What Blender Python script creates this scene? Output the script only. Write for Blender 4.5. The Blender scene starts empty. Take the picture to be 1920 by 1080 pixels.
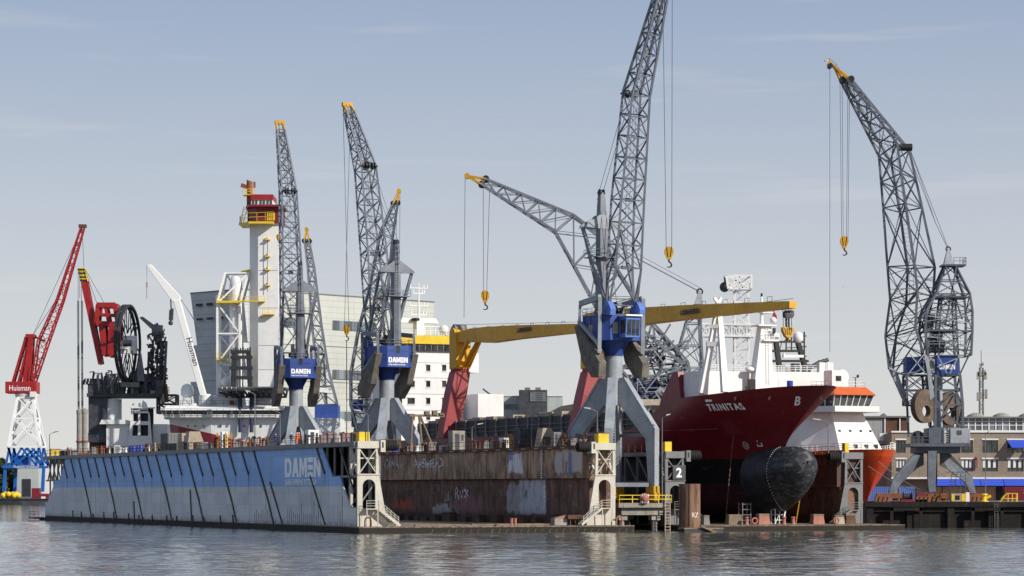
import bpy, bmesh, math, random
from mathutils import Vector, Matrix
random.seed(7)
SC = bpy.context.scene
R = math.radians
# ------------------------------------------------------------------ camera
F = 5000.0                      # focal length in photo pixels (1920 wide)
EYE = 6.0                       # eye height above the water
HOR = 919.0                     # horizon row in the photo
cam_d = bpy.data.cameras.new('camera')
cam_d.sensor_width = 36.0
cam_d.lens = F / 1920 * 36.0
cam_d.shift_y = (HOR - 540) / 1920
cam_d.clip_end = 30000
cam_d.clip_start = 1.0
cam = bpy.data.objects.new('camera', cam_d)
SC.collection.objects.link(cam)
cam.location = (0, 0, EYE)
cam.rotation_euler = (R(90), 0, 0)
SC.camera = cam
# ------------------------------------------------------------------ light
SUN_EL, SUN_AZ = R(31), R(124)  # azimuth from +Y towards +X
S = Vector((math.sin(SUN_AZ) * math.cos(SUN_EL), math.cos(SUN_AZ) * math.cos(SUN_EL), math.sin(SUN_EL)))
sun_d = bpy.data.lights.new('sun', 'SUN')
sun_d.energy = 5.0
sun_d.angle = R(0.5)
sun_d.color = (1.0, 0.93, 0.82)
sun = bpy.data.objects.new('sun', sun_d)
SC.collection.objects.link(sun)
sun.rotation_euler = S.to_track_quat('Z', 'Y').to_euler()
W = bpy.data.worlds.new('World')
SC.world = W
W.use_nodes = True
wt = W.node_tree
bg = wt.nodes['Background']
sky = wt.nodes.new('ShaderNodeTexSky')
sky.sky_type = 'NISHITA'
sky.sun_disc = False
sky.sun_elevation = SUN_EL
sky.sun_rotation = SUN_AZ
sky.air_density = 1.0
sky.dust_density = 1.0
sky.ozone_density = 1.5
tc = wt.nodes.new('ShaderNodeTexCoord')
sepw = wt.nodes.new('ShaderNodeSeparateXYZ')
wt.links.new(tc.outputs['Generated'], sepw.inputs[0])
mp = wt.nodes.new('ShaderNodeMapping')
mp.inputs['Scale'].default_value = (5.0, 5.0, 60.0)
mp.inputs['Rotation'].default_value = (0, R(4), 0)
wt.links.new(tc.outputs['Generated'], mp.inputs[0])
cn = wt.nodes.new('ShaderNodeTexNoise')
cn.inputs['Scale'].default_value = 1.6
cn.inputs['Detail'].default_value = 7
cn.inputs['Roughness'].default_value = 0.55
wt.links.new(mp.outputs[0], cn.inputs[0])
cr = wt.nodes.new('ShaderNodeValToRGB')
cr.color_ramp.elements[0].position = 0.58
cr.color_ramp.elements[0].color = (0, 0, 0, 1)
cr.color_ramp.elements[1].position = 0.85
cr.color_ramp.elements[1].color = (0.34, 0.34, 0.34, 1)
wt.links.new(cn.outputs[0], cr.inputs[0])
# thin high veil: greys the blue, a little more towards the horizon
vr = wt.nodes.new('ShaderNodeMapRange')
vr.inputs[1].default_value = 0.0
vr.inputs[2].default_value = 0.22
vr.inputs[3].default_value = 0.88
vr.inputs[4].default_value = 0.84
wt.links.new(sepw.outputs[2], vr.inputs[0])
vc = wt.nodes.new('ShaderNodeMapRange')
vc.data_type = 'FLOAT_VECTOR'
vc.inputs[7].default_value = (0.0, 0.0, 0.0)
vc.inputs[8].default_value = (0.20, 0.20, 0.20)
vc.inputs[9].default_value = (6.5, 6.4, 6.2)
vc.inputs[10].default_value = (2.5, 3.2, 4.6)
cmb = wt.nodes.new('ShaderNodeCombineXYZ')
for i in range(3):
    wt.links.new(sepw.outputs[2], cmb.inputs[i])
wt.links.new(cmb.outputs[0], vc.inputs[6])
mx = wt.nodes.new('ShaderNodeMix'); mx.data_type = 'RGBA'
wt.links.new(vr.outputs[0], mx.inputs[0])
wt.links.new(sky.outputs[0], mx.inputs[6])
wt.links.new(vc.outputs[1], mx.inputs[7])
mx2 = wt.nodes.new('ShaderNodeMix'); mx2.data_type = 'RGBA'
wt.links.new(cr.outputs[0], mx2.inputs[0])
wt.links.new(mx.outputs[2], mx2.inputs[6])
mx2.inputs[7].default_value = (6.6, 6.3, 6.2, 1)
wt.links.new(mx2.outputs[2], bg.inputs[0])
bg.inputs[1].default_value = 0.12
vs = SC.view_settings
vs.view_transform = 'Standard'
vs.look = 'None'
vs.exposure = 0.0
vs.gamma = 1.0
vs.use_curve_mapping = False

# ------------------------------------------------------------------ helpers
COL = SC.collection
V = Vector
EX, EY, EZ = V((1, 0, 0)), V((0, 1, 0)), V((0, 0, 1))


class MB:
    """collects shapes for ONE mesh object"""
    def __init__(s):
        s.v, s.f = [], []

    def add(s, pts, faces):
        o = len(s.v)
        s.v += [tuple(p) for p in pts]
        s.f += [tuple(i + o for i in q) for q in faces]

    def hexa(s, a, b):            # two 4-rings
        s.add(list(a) + list(b), [(3, 2, 1, 0), (4, 5, 6, 7), (0, 1, 5, 4), (1, 2, 6, 5), (2, 3, 7, 6), (3, 0, 4, 7)])

    def box(s, x0, x1, y0, y1, z0, z1):
        s.hexa([(x0, y0, z0), (x1, y0, z0), (x1, y1, z0), (x0, y1, z0)],
               [(x0, y0, z1), (x1, y0, z1), (x1, y1, z1), (x0, y1, z1)])

    def beam(s, p, q, w, h=None, n=4, w2=None):
        p, q = V(p), V(q)
        d = q - p
        if d.length < 1e-6:
            return
        d.normalize()
        up = EZ if abs(d.z) < 0.94 else EY
        a = d.cross(up).normalized()
        b = a.cross(d).normalized()
        h = h or w
        w2 = w if w2 is None else w2
        k = w2 / w
        if n == 4:
            ring = lambda c, m: [c + a * (i * w / 2 * m) + b * (j * h / 2 * m) for i, j in ((-1, -1), (1, -1), (1, 1), (-1, 1))]
            s.hexa(ring(p, 1), ring(q, k))
        else:
            ring = lambda c, m: [c + a * (math.cos(t * 2 * math.pi / n) * w / 2 * m) + b * (math.sin(t * 2 * math.pi / n) * h / 2 * m) for t in range(n)]
            s.add(ring(p, 1) + ring(q, k), [tuple(range(n - 1, -1, -1)), tuple(range(n, 2 * n))] + [(i, (i + 1) % n, n + (i + 1) % n, n + i) for i in range(n)])

    def path(s, pts, w, n=6):
        for a, b in zip(pts, pts[1:]):
            s.beam(a, b, w, n=n)

    def prism(s, poly, fn, t0, t1):
        """poly in a plane; fn(u, v, t) maps it to a point; t0..t1 is the thickness"""
        n = len(poly)
        s.add([fn(u, v, t0) for u, v in poly] + [fn(u, v, t1) for u, v in poly],
              [tuple(range(n - 1, -1, -1)), tuple(range(n, 2 * n))] + [(i, (i + 1) % n, n + (i + 1) % n, n + i) for i in range(n)])

    def sheet(s, pts):
        s.add(pts, [tuple(range(len(pts)))])

    def lathe(s, prof, c=(0, 0, 0), n=20, axis='z'):
        c = V(c)
        pts, fs = [], []
        for r, h in prof:
            for i in range(n):
                t = i * 2 * math.pi / n
                x, y = r * math.cos(t), r * math.sin(t)
                p = (x, y, h) if axis == 'z' else ((h, x, y) if axis == 'x' else (y, h, x))
                pts.append(c + V(p))
        m = len(prof)
        for j in range(m - 1):
            for i in range(n):
                fs.append((j * n + i, j * n + (i + 1) % n, (j + 1) * n + (i + 1) % n, (j + 1) * n + i))
        fs.append(tuple(range(n - 1, -1, -1)))
        fs.append(tuple((m - 1) * n + i for i in range(n)))
        s.add(pts, fs)

    def grid(s, rows, close=False):
        nr, nc = len(rows), len(rows[0])
        fs = []
        for j in range(nr - 1):
            for i in range(nc - 1 + (1 if close else 0)):
                fs.append((j * nc + i, j * nc + (i + 1) % nc, (j + 1) * nc + (i + 1) % nc, (j + 1) * nc + i))
        s.add([p for r in rows for p in r], fs)

    def torus(s, c, r, t, axis='x', n=24, m=10):
        c = V(c)
        rows = []
        for i in range(n + 1):
            a = i * 2 * math.pi / n
            row = []
            for j in range(m):
                b = j * 2 * math.pi / m
                x, y, h = (r + t * math.cos(b)) * math.cos(a), (r + t * math.cos(b)) * math.sin(a), t * math.sin(b)
                row.append(c + V((h, x, y) if axis == 'x' else ((x, h, y) if axis == 'y' else (x, y, h))))
            rows.append(row)
        s.grid(rows, True)

    def ball(s, c, r, n=16, sz=1.0, z0=-1.0):
        prof = []
        for i in range(n // 2 + 1):
            a = -math.pi / 2 + math.pi * i / (n // 2)
            if math.sin(a) >= z0 - 1e-6:
                prof.append((max(r * math.cos(a), 0.001), r * sz * math.sin(a)))
        s.lathe(prof, c, n)

    def build(s, name, mat, parent=None, smooth=False, bevel=0, loc=None, rz=0):
        me = bpy.data.meshes.new(name)
        me.from_pydata(s.v, [], s.f)
        bm = bmesh.new(); bm.from_mesh(me)
        bmesh.ops.recalc_face_normals(bm, faces=bm.faces)
        bm.to_mesh(me); bm.free()
        me.materials.append(mat)
        if smooth:
            for p in me.polygons:
                p.use_smooth = True
            try:
                me.set_sharp_from_angle(angle=R(40))
            except Exception:
                pass
        o = bpy.data.objects.new(name, me)
        COL.objects.link(o)
        if parent:
            o.parent = parent
        if loc is not None:
            o.location = loc
            o.rotation_euler.z = rz
        if bevel:
            b = o.modifiers.new('bevel', 'BEVEL'); b.width = bevel; b.segments = 2; b.limit_method = 'ANGLE'
        return o


def each(name, mat, parent, shapes):
    """every shape (a function that fills an MB) becomes a part of its own"""
    for f in shapes:
        m = MB(); f(m); m.build(name, M[mat], parent)


def tag(o, label=None, cat=None, group=None, kind=None):
    for k, v in (('label', label), ('category', cat), ('group', group), ('kind', kind)):
        if v:
            o[k] = v
    return o


def empty(name, loc, label, cat, group=None, rz=0):
    o = bpy.data.objects.new(name, None)
    COL.objects.link(o)
    o.location = loc
    o.rotation_euler.z = rz
    o.empty_display_size = 0.5
    return tag(o, label, cat, group)


def copy_tree(o, parent=None):
    c = o.copy()
    COL.objects.link(c)
    if parent:
        c.parent = parent
    for ch in [x for x in COL.objects if x.parent == o]:
        copy_tree(ch, c)
    return c


def P(px, py, Y):
    return V(((px - 960) * Y / F, Y, EYE + (HOR - py) * Y / F))


class Fr:
    """measuring frame: photo pixels at distance Y -> metres from a thing's base"""
    def __init__(s, px0, Y, z0):
        s.px0, s.Y, s.z0, s.k = px0, Y, z0, Y / F
        s.loc = V(((px0 - 960) * Y / F, Y, z0))

    def __call__(s, px, py, d=0.0):
        return V(((px - s.px0) * s.k, d, EYE + (HOR - py) * s.k - s.z0))

    def x(s, px):
        return (px - s.px0) * s.k

    def z(s, py):
        return EYE + (HOR - py) * s.k - s.z0


# the docks' common frame: w across to the right, l along and away
C0 = V((-21.6, 370.0, 0.0))
VU = V((-0.4003, 0.9164, 0))
VV = V((0.9164, 0.4003, 0))
DROT = math.atan2(0.4003, 0.9164)


def DW(w, l, z=0.0):
    return C0 + VV * w + VU * l + V((0, 0, z))


def dl(px, w):
    r = (px - 960) / F
    return (-21.6 - 370 * r + w * (0.9164 - 0.4003 * r)) / (0.4003 + 0.9164 * r)


def dz(py, w, l):
    return EYE + (HOR - py) * DW(w, l).y / F


def lattice(mb, secs, bays, chord, brace, faces=(0, 1, 2, 3), horiz=True, cross=False, n=4):
    """box lattice through 4-corner sections"""
    flip = 0
    for si in range(len(secs) - 1):
        A, B = secs[si], secs[si + 1]
        nb = bays[si] if isinstance(bays, (list, tuple)) else bays
        for c in range(4):
            mb.beam(A[c], B[c], chord, n=n)
        for b in range(nb):
            t0, t1 = b / nb, (b + 1) / nb
            p = [V(A[c]).lerp(V(B[c]), t0) for c in range(4)]
            q = [V(A[c]).lerp(V(B[c]), t1) for c in range(4)]
            for f in faces:
                g = (f + 1) % 4
                if horiz:
                    mb.beam(p[f], p[g], brace)
                if cross:
                    mb.beam(p[f], q[g], brace * .8); mb.beam(p[g], q[f], brace * .8)
                elif flip % 2:
                    mb.beam(p[f], q[g], brace)
                else:
                    mb.beam(p[g], q[f], brace)
            flip += 1
    for f in faces:
        mb.beam(secs[-1][f], secs[-1][(f + 1) % 4], brace)


def rail(mb, pts, h=1.1, step=2.0, r=0.05, bars=2):
    for a, b in zip(pts, pts[1:]):
        a, b = V(a), V(b)
        n = max(1, int((b - a).length / step))
        for i in range(n + 1):
            p = a.lerp(b, i / n)
            mb.beam(p, p + EZ * h, r)
        for k in range(bars):
            z = EZ * (h * (k + 1) / bars)
            mb.beam(a + z, b + z, r)


def ladder(mb, p, q, w=0.5, side=EX, step=0.35, r=0.05):
    p, q = V(p), V(q)
    o = V(side) * w / 2
    mb.beam(p - o, q - o, r); mb.beam(p + o, q + o, r)
    n = int((q - p).length / step)
    for i in range(1, n):
        c = p.lerp(q, i / n)
        mb.beam(c - o, c + o, r * .8)


def text_mesh(name, body, size, mat, parent, fn, bold=0.0, space=1.0, xs=1.0):
    cu = bpy.data.curves.new(name, 'FONT')
    cu.body = body; cu.size = size; cu.offset = bold; cu.space_character = space
    cu.resolution_u = 3
    tmp = bpy.data.objects.new(name + '_curve', cu)
    COL.objects.link(tmp)
    dg = bpy.context.evaluated_depsgraph_get()
    dg.update()
    me = bpy.data.meshes.new_from_object(tmp.evaluated_get(dg))
    COL.objects.unlink(tmp); bpy.data.objects.remove(tmp)
    me.name = name
    for v in me.vertices:
        v.co = V(fn(v.co.x * xs, v.co.y))
    me.materials.clear(); me.materials.append(mat)
    o = bpy.data.objects.new(name, me)
    COL.objects.link(o)
    if parent:
        o.parent = parent
    return o


GLY = {
    'D': ([[(0, 0), (.28, 0), (.28, 1), (0, 1)], [(.29, .78), (.5, .78), (.62, .66), (.62, .34), (.5, .22), (.29, .22), (.29, 0), (.65, 0), (.9, .25), (.9, .75), (.65, 1), (.29, 1)]], .98),
    'A': ([[(0, 0), (.26, 1), (.64, 1), (.9, 0), (.62, 0), (.57, .22), (.33, .22), (.28, 0)]], .96),
    'M': ([[(0, 0), (0, 1), (.34, 1), (.5, .5), (.66, 1), (1, 1), (1, 0), (.74, 0), (.74, .55), (.57, .08), (.43, .08), (.26, .55), (.26, 0)]], 1.08),
    'E': ([[(0, 0), (.7, 0), (.7, .24), (0, .24)], [(0, .38), (.7, .38), (.7, .62), (0, .62)], [(0, .76), (.7, .76), (.7, 1), (0, 1)]], .78),
    'N': ([[(0, 0), (0, 1), (.28, 1), (.62, .46), (.62, 1), (.9, 1), (.9, 0), (.62, 0), (.28, .54), (.28, 0)]], .9),
}


def block_word(name, word, width, height, mat, parent, fn):
    tot = sum(GLY[c][1] for c in word)
    mb = MB(); x = 0
    for c in word:
        for poly in GLY[c][0]:
            mb.sheet([fn((x + u) / tot * width, v * height) for u, v in poly])
        x += GLY[c][1]
    return mb.build(name, mat, parent)


# ------------------------------------------------------------------ materials
class G:
    def __init__(s, name):
        s.m = bpy.data.materials.new(name)
        s.m.use_nodes = True
        s.t = s.m.node_tree
        s.b = s.t.nodes['Principled BSDF']
        s._c = None

    def set(s, sock, v):
        if isinstance(v, bpy.types.NodeSocket):
            s.t.links.new(v, sock)
        elif isinstance(v, (tuple, list)) and len(v) == 3 and sock.type == 'RGBA':
            sock.default_value = (*v, 1)
        else:
            sock.default_value = v

    def co(s):
        if s._c is None:
            s._c = s.t.nodes.new('ShaderNodeTexCoord').outputs['Object']
        return s._c

    def xyz(s, v=None):
        n = s.t.nodes.new('ShaderNodeSeparateXYZ')
        s.set(n.inputs[0], v or s.co())
        return n.outputs

    def math(s, op, a, b=0.0, clamp=False):
        n = s.t.nodes.new('ShaderNodeMath'); n.operation = op; n.use_clamp = clamp
        s.set(n.inputs[0], a); s.set(n.inputs[1], b)
        return n.outputs[0]

    def map(s, sc, v=None, loc=(0, 0, 0), rot=(0, 0, 0)):
        n = s.t.nodes.new('ShaderNodeMapping')
        s.set(n.inputs[0], v or s.co())
        n.inputs['Scale'].default_value = sc
        n.inputs['Location'].default_value = loc
        n.inputs['Rotation'].default_value = rot
        return n.outputs[0]

    def noise(s, scale=1.0, detail=4, rough=0.6, v=None, dist=0.0):
        n = s.t.nodes.new('ShaderNodeTexNoise')
        s.set(n.inputs['Vector'], v or s.co())
        n.inputs['Scale'].default_value = scale
        n.inputs['Detail'].default_value = detail
        n.inputs['Roughness'].default_value = rough
        n.inputs['Distortion'].default_value = dist
        return n.outputs[0]

    def rng(s, v, a, b, c=0.0, d=1.0):
        n = s.t.nodes.new('ShaderNodeMapRange')
        s.set(n.inputs[0], v)
        for i, k in enumerate((a, b, c, d)):
            n.inputs[i + 1].default_value = k
        return n.outputs[0]

    def mix(s, f, a, b, mode='MIX'):
        n = s.t.nodes.new('ShaderNodeMix'); n.data_type = 'RGBA'; n.blend_type = mode
        s.set(n.inputs[0], f); s.set(n.inputs[6], a); s.set(n.inputs[7], b)
        return n.outputs[2]

    def rect(s, a, b, a0, a1, b0, b1, nz=None, amp=0.0, k=6.0):
        if nz is not None:
            d = s.math('MULTIPLY', s.math('SUBTRACT', nz, 0.5), amp)
            a = s.math('ADD', a, d); b = s.math('ADD', b, d)
        m = None
        for v, lo in ((s.math('SUBTRACT', a, a0), 1), (s.math('SUBTRACT', a1, a), 1), (s.math('SUBTRACT', b, b0), 1), (s.math('SUBTRACT', b1, b), 1)):
            q = s.math('MULTIPLY', v, k, True)
            m = q if m is None else s.math('MULTIPLY', m, q)
        return m

    def bump(s, h, strength=0.3, dist=0.05):
        n = s.t.nodes.new('ShaderNodeBump')
        n.inputs['Strength'].default_value = strength
        n.inputs['Distance'].default_value = dist
        s.set(n.inputs['Height'], h)
        s.t.links.new(n.outputs[0], s.b.inputs['Normal'])

    def done(s, col, rough=0.5, metal=0.0, spec=0.5):
        s.set(s.b.inputs['Base Color'], col)
        s.set(s.b.inputs['Roughness'], rough)
        s.b.inputs['Metallic'].default_value = metal
        s.b.inputs['Specular IOR Level'].default_value = spec
        return s.m


RUST = (0.085, 0.035, 0.016)


def dirty(g, col, var=0.25, scale=0.35, rust=0.0, streak=0.0):
    """weathered paint: patchy tone, rust spots, run-down streaks"""
    n1 = g.noise(scale, 5, 0.6)
    n2 = g.noise(scale * 6, 3, 0.6)
    f = g.math('ADD', g.math('MULTIPLY', n1, 0.65), g.math('MULTIPLY', n2, 0.35))
    dark = g.mix(1.0, col, (1 - var, 1 - var, 1 - var * .9), 'MULTIPLY')
    lite = g.mix(1.0, col, (1 + var * .6,) * 3, 'MULTIPLY')
    out = g.mix(g.rng(f, 0.36, 0.64), dark, lite)
    if streak:
        sn = g.noise(1.0, 4, 0.7, g.map((2.2, 2.2, 0.09)))
        out = g.mix(g.math('MULTIPLY', g.rng(sn, 0.55, 0.75), streak), out, g.mix(.5, (0.03, 0.025, 0.02), RUST))
    if rust:
        rn = g.noise(scale * 3, 6, 0.7, g.map((1, 1, 0.55), loc=(3, 5, 1)))
        out = g.mix(g.rng(rn, 0.66 - rust * .2, 0.74 - rust * .2), out, g.mix(n2, RUST, (0.05, 0.025, 0.015)))
    return out


def paint(name, col, rough=0.5, var=0.22, scale=0.35, rust=0.0, streak=0.0, metal=0.0, spec=0.4):
    g = G(name)
    return g.done(dirty(g, col, var, scale, rust, streak), rough, metal, spec)


M = {}
M['steel'] = paint('grey_crane_paint', (0.17, 0.19, 0.225), .5, .3, .5, .14)
M['steel_dark'] = paint('dark_crane_paint', (0.085, 0.10, 0.13), .5, .3, .5, .12)
M['steel_lite'] = paint('pale_crane_paint', (0.31, 0.34, 0.37), .55, .25, .4, .08, .35)
M['crane_blue'] = paint('crane_blue_paint', (0.025, 0.062, 0.26), .5, .3, .4, 0.05, .35)
M['pale_blue'] = paint('pale_and_sunlit_blue', (0.10, 0.19, 0.52), .45, .25, .4, 0.05, .1)  # container paint; on cab and jib brackets its paleness stands for sunlight
M['bright_blue'] = paint('portal_blue_paint', (0.012, 0.11, 0.42), .4, .2, .3)
M['yellow'] = paint('yellow_paint', (0.56, 0.30, 0.015), .4, .2, .5, .03, .12)
M['boom_yellow'] = paint('boom_yellow_paint', (0.72, 0.37, 0.02), .5, .22, .25, .02, .25)
M['lemon'] = paint('lemon_yellow_paint', (0.72, 0.50, 0.03), .4, .2, .6, .05)
M['white'] = paint('white_paint', (0.74, 0.74, 0.73), .45, .10, .2, 0, .10)
M['white_clean'] = paint('fresh_white_paint', (0.78, 0.78, 0.77), .35, .06, .2)
M['letter'] = paint('white_lettering', (0.90, 0.91, 0.93), .5, .08, .8)
M['cream'] = paint('cream_steel_paint', (0.52, 0.49, 0.42), .55, .15, .4, .05, .28)
M['portal_grey'] = paint('grey_steel_paint', (0.17, 0.175, 0.18), .55, .22, .4, .1, .25)
M['red'] = paint('red_crane_paint', (0.33, 0.016, 0.018), .45, .28, .3, 0, .12)
M['maroon'] = paint('maroon_paint', (0.19, 0.018, 0.03), .45, .22, .2, 0, .15)
M['pedestal_red'] = paint('faded_red_paint', (0.30, 0.045, 0.05), .5, .22, .25, .0, .22)
M['orange'] = paint('orange_paint', (0.62, 0.12, 0.02), .4, .15, .3, 0, .12)
M['black'] = paint('black_paint', (0.012, 0.012, 0.014), .5, .3, .5)
M['rubber'] = paint('black_rubber', (0.014, 0.014, 0.014), .8, .3, 2)
M['dark'] = paint('dark_steel', (0.03, 0.032, 0.037), .6, .4, .5, .1)
M['machine'] = paint('machinery_grey', (0.055, 0.06, 0.07), .5, .5, .6, .08)
M['brown'] = paint('rusty_steel', (0.11, 0.055, 0.033), .8, .45, .6, .5)
M['rust_orange'] = paint('orange_rust', (0.24, 0.085, 0.035), .8, .35, .8, .2)
M['concrete'] = paint('concrete', (0.30, 0.28, 0.245), .9, .28, .6, 0, .45)
M['slab'] = paint('weathered_concrete', (0.15, 0.135, 0.115), .9, .45, .7, .05, .75)
M['timber'] = paint('old_timber', (0.20, 0.15, 0.10), .85, .4, 1.2, 0, .3)
M['rope'] = paint('wire_rope', (0.07, 0.075, 0.085), .6, .2, 1)
M['line'] = paint('mooring_rope', (0.32, 0.29, 0.24), .9, .2, 1)
M['grey_box'] = paint('grey_container_paint', (0.16, 0.165, 0.165), .6, .3, .6, .08, .3)
M['tan'] = paint('tan_paint', (0.36, 0.30, 0.23), .7, .25, .7, .06, .25)
M['pink'] = paint('red_lead_primer', (0.36, 0.15, 0.11), .75, .3, .7, .1)
M['blue_drum'] = paint('blue_plastic', (0.025, 0.06, 0.33), .4, .15, 1)
M['vest'] = paint('orange_workwear', (0.75, 0.14, 0.03), .8, .1, 3)
M['navy'] = paint('navy_workwear', (0.03, 0.04, 0.09), .8, .2, 3)
M['skin'] = paint('skin', (0.45, 0.26, 0.19), .6, .05, 3)
M['lamp'] = paint('lamp_housing', (0.55, 0.54, 0.5), .5, .15, 1)
g = G('dark_glass'); M['glass'] = g.done(g.mix(g.rng(g.noise(.7, 2), .4, .6), (0.012, 0.016, 0.02), (0.05, 0.06, 0.065)), 0.08, 0, .8)
g = G('strip_window_glass'); M['glass_grey'] = g.done(g.mix(g.rng(g.noise(1.0, 1, .5, g.map((.55, .55, .01))), .42, .58), (0.07, 0.085, 0.10), (0.20, 0.24, 0.27)), 0.15, 0, .6)
# ================================================================== setting: water and ground
def build_water():
    g = G('harbour_water')
    a = g.noise(1.0, 3, .55, g.map((0.30, 0.42, 1), rot=(0, 0, R(12))), .4)
    b = g.noise(1.0, 3, .6, g.map((0.9, 1.25, 1), rot=(0, 0, R(-18))), .3)
    c = g.noise(1.0, 2, .5, g.map((0.05, 0.07, 1)))
    calm = g.rng(c, .38, .62, .55, 1.15)
    h = g.math('MULTIPLY', g.math('ADD', g.math('MULTIPLY', a, 1.0), g.math('MULTIPLY', b, .32)), calm)
    g.bump(h, 1.0, .16)
    g.b.inputs['IOR'].default_value = 1.333
    m = g.done((0.11, 0.115, 0.10), 0.06, 0, .5)
    import numpy as np
    rng = np.random.default_rng(3)
    ys = [150.0]
    while ys[-1] < 520:
        ys.append(ys[-1] + .0019 * ys[-1] + .05)
    ys = np.array([20, 80, 140] + ys + [560, 700, 1000, 2000, 6000, 14000])
    xs = np.linspace(-1, 1, 331)
    xs = np.concatenate(([-30, -6, -2], xs, [2, 6, 30]))
    gx = xs[None, :] * (ys * .215)[:, None]
    gy = np.repeat(ys[:, None], len(xs), 1)
    gz = np.zeros_like(gx)
    for i in range(46):
        lam = 1.1 * (7 / 1.1) ** rng.random()
        th = rng.normal(0, .75) + .4
        kx, ky = math.sin(th) * 2 * math.pi / lam, math.cos(th) * 2 * math.pi / lam
        env = .55 + .45 * np.sin(gx * rng.normal(0, .05) + gy * rng.normal(0, .03) + rng.random() * 6.3)
        gz += lam ** .85 * .0033 * env * np.sin(gx * kx + gy * ky + rng.random() * 6.28)
    fade = np.clip((ys - 145) / 10, 0, 1) * np.clip((530 - ys) / 60, 0, 1)
    gz *= fade[:, None] * (np.abs(xs) <= 1)[None, :]
    nr, nc = gx.shape
    idx = np.arange(nr * nc).reshape(nr, nc)
    q = np.stack([idx[:-1, :-1], idx[:-1, 1:], idx[1:, 1:], idx[1:, :-1]], -1).reshape(-1, 4)
    me = bpy.data.meshes.new('water')
    me.vertices.add(nr * nc); me.vertices.foreach_set('co', np.stack([gx, gy, gz], -1).reshape(-1).astype(np.float32))
    me.loops.add(q.size); me.loops.foreach_set('vertex_index', q.reshape(-1).astype(np.int32))
    me.polygons.add(len(q)); me.polygons.foreach_set('loop_start', np.arange(0, q.size, 4).astype(np.int32))
    me.polygons.foreach_set('use_smooth', np.ones(len(q), bool))
    me.update(); me.validate()
    me.materials.append(m)
    o = bpy.data.objects.new('water', me); COL.objects.link(o); tag(o, kind='structure')


build_water()
M['quay_wall'] = paint('wet_quay_concrete', (0.012, 0.011, 0.010), .9, .5, .3, .2, .6)
g = G('yard_paving'); M['paving'] = g.done(dirty(g, (0.14, 0.13, 0.12), .3, .2), .9)


def land(name, poly, z, mat, z0=-2.0):
    mb = MB()
    mb.prism(poly, lambda u, v, t: (u, v, t), z0, z)
    tag(mb.build(name, mat), kind='structure')


QY = 422.0
land('quay_ground', [(56, QY + .6), (420, QY + .6), (420, 900), (-10, 760), (78, 458), (56, 452)], 4.0, M['paving'])
land('yard_ground', [(-120, 700), (240, 700), (420, 905), (420, 1120), (-120, 1120)], 4.0, M['paving'])
land('far_shore', [(-3000, 1128), (3000, 1128), (6000, 9000), (-6000, 9000)], 3.2, M['paving'])


def build_quay_wall():
    r = empty('quay_wall', (56, QY, 0), 'dark concrete quay wall with recessed bays along the right waterline', 'quay wall')
    mb = MB()
    mb.box(0, 360, -0.05, .6, -1.5, 2.6)
    mb.box(-.3, 360, -1.0, .58, 3.35, 4.15)
    x = 0.0
    while x < 60:
        mb.box(x, x + 1.1, -.75, -.05, -1.5, 3.35)
        mb.box(x + 1.1, x + 6.4, -.45, -.05, 2.6, 3.35)
        x += 6.4
    mb.build('wall', M['quay_wall'], r)
    for x in (3.9, 16.7, 29.6):
        f = MB()
        f.beam((x, -1.25, .2), (x, -1.25, 3.3), .5, .45); f.beam((x + 4.6, -1.25, .2), (x + 4.6, -1.25, 3.3), .5, .45)
        f.beam((x - .3, -1.25, 3.0), (x + 4.9, -1.25, 3.0), .45, .5)
        f.build('timber_fender', M['quay_wall'], r)
    l = MB(); ladder(l, (20.4, -1.35, .0), (20.4, -1.35, 4.1), .55); l.build('ladder', M['portal_grey'], r)
    l = MB(); l.path([(56.5 + 0, -1.35, 4.1), (56.5, -1.35, .2)], .12); l.build('hanging_chain', M['brown'], r)


build_quay_wall()

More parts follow.
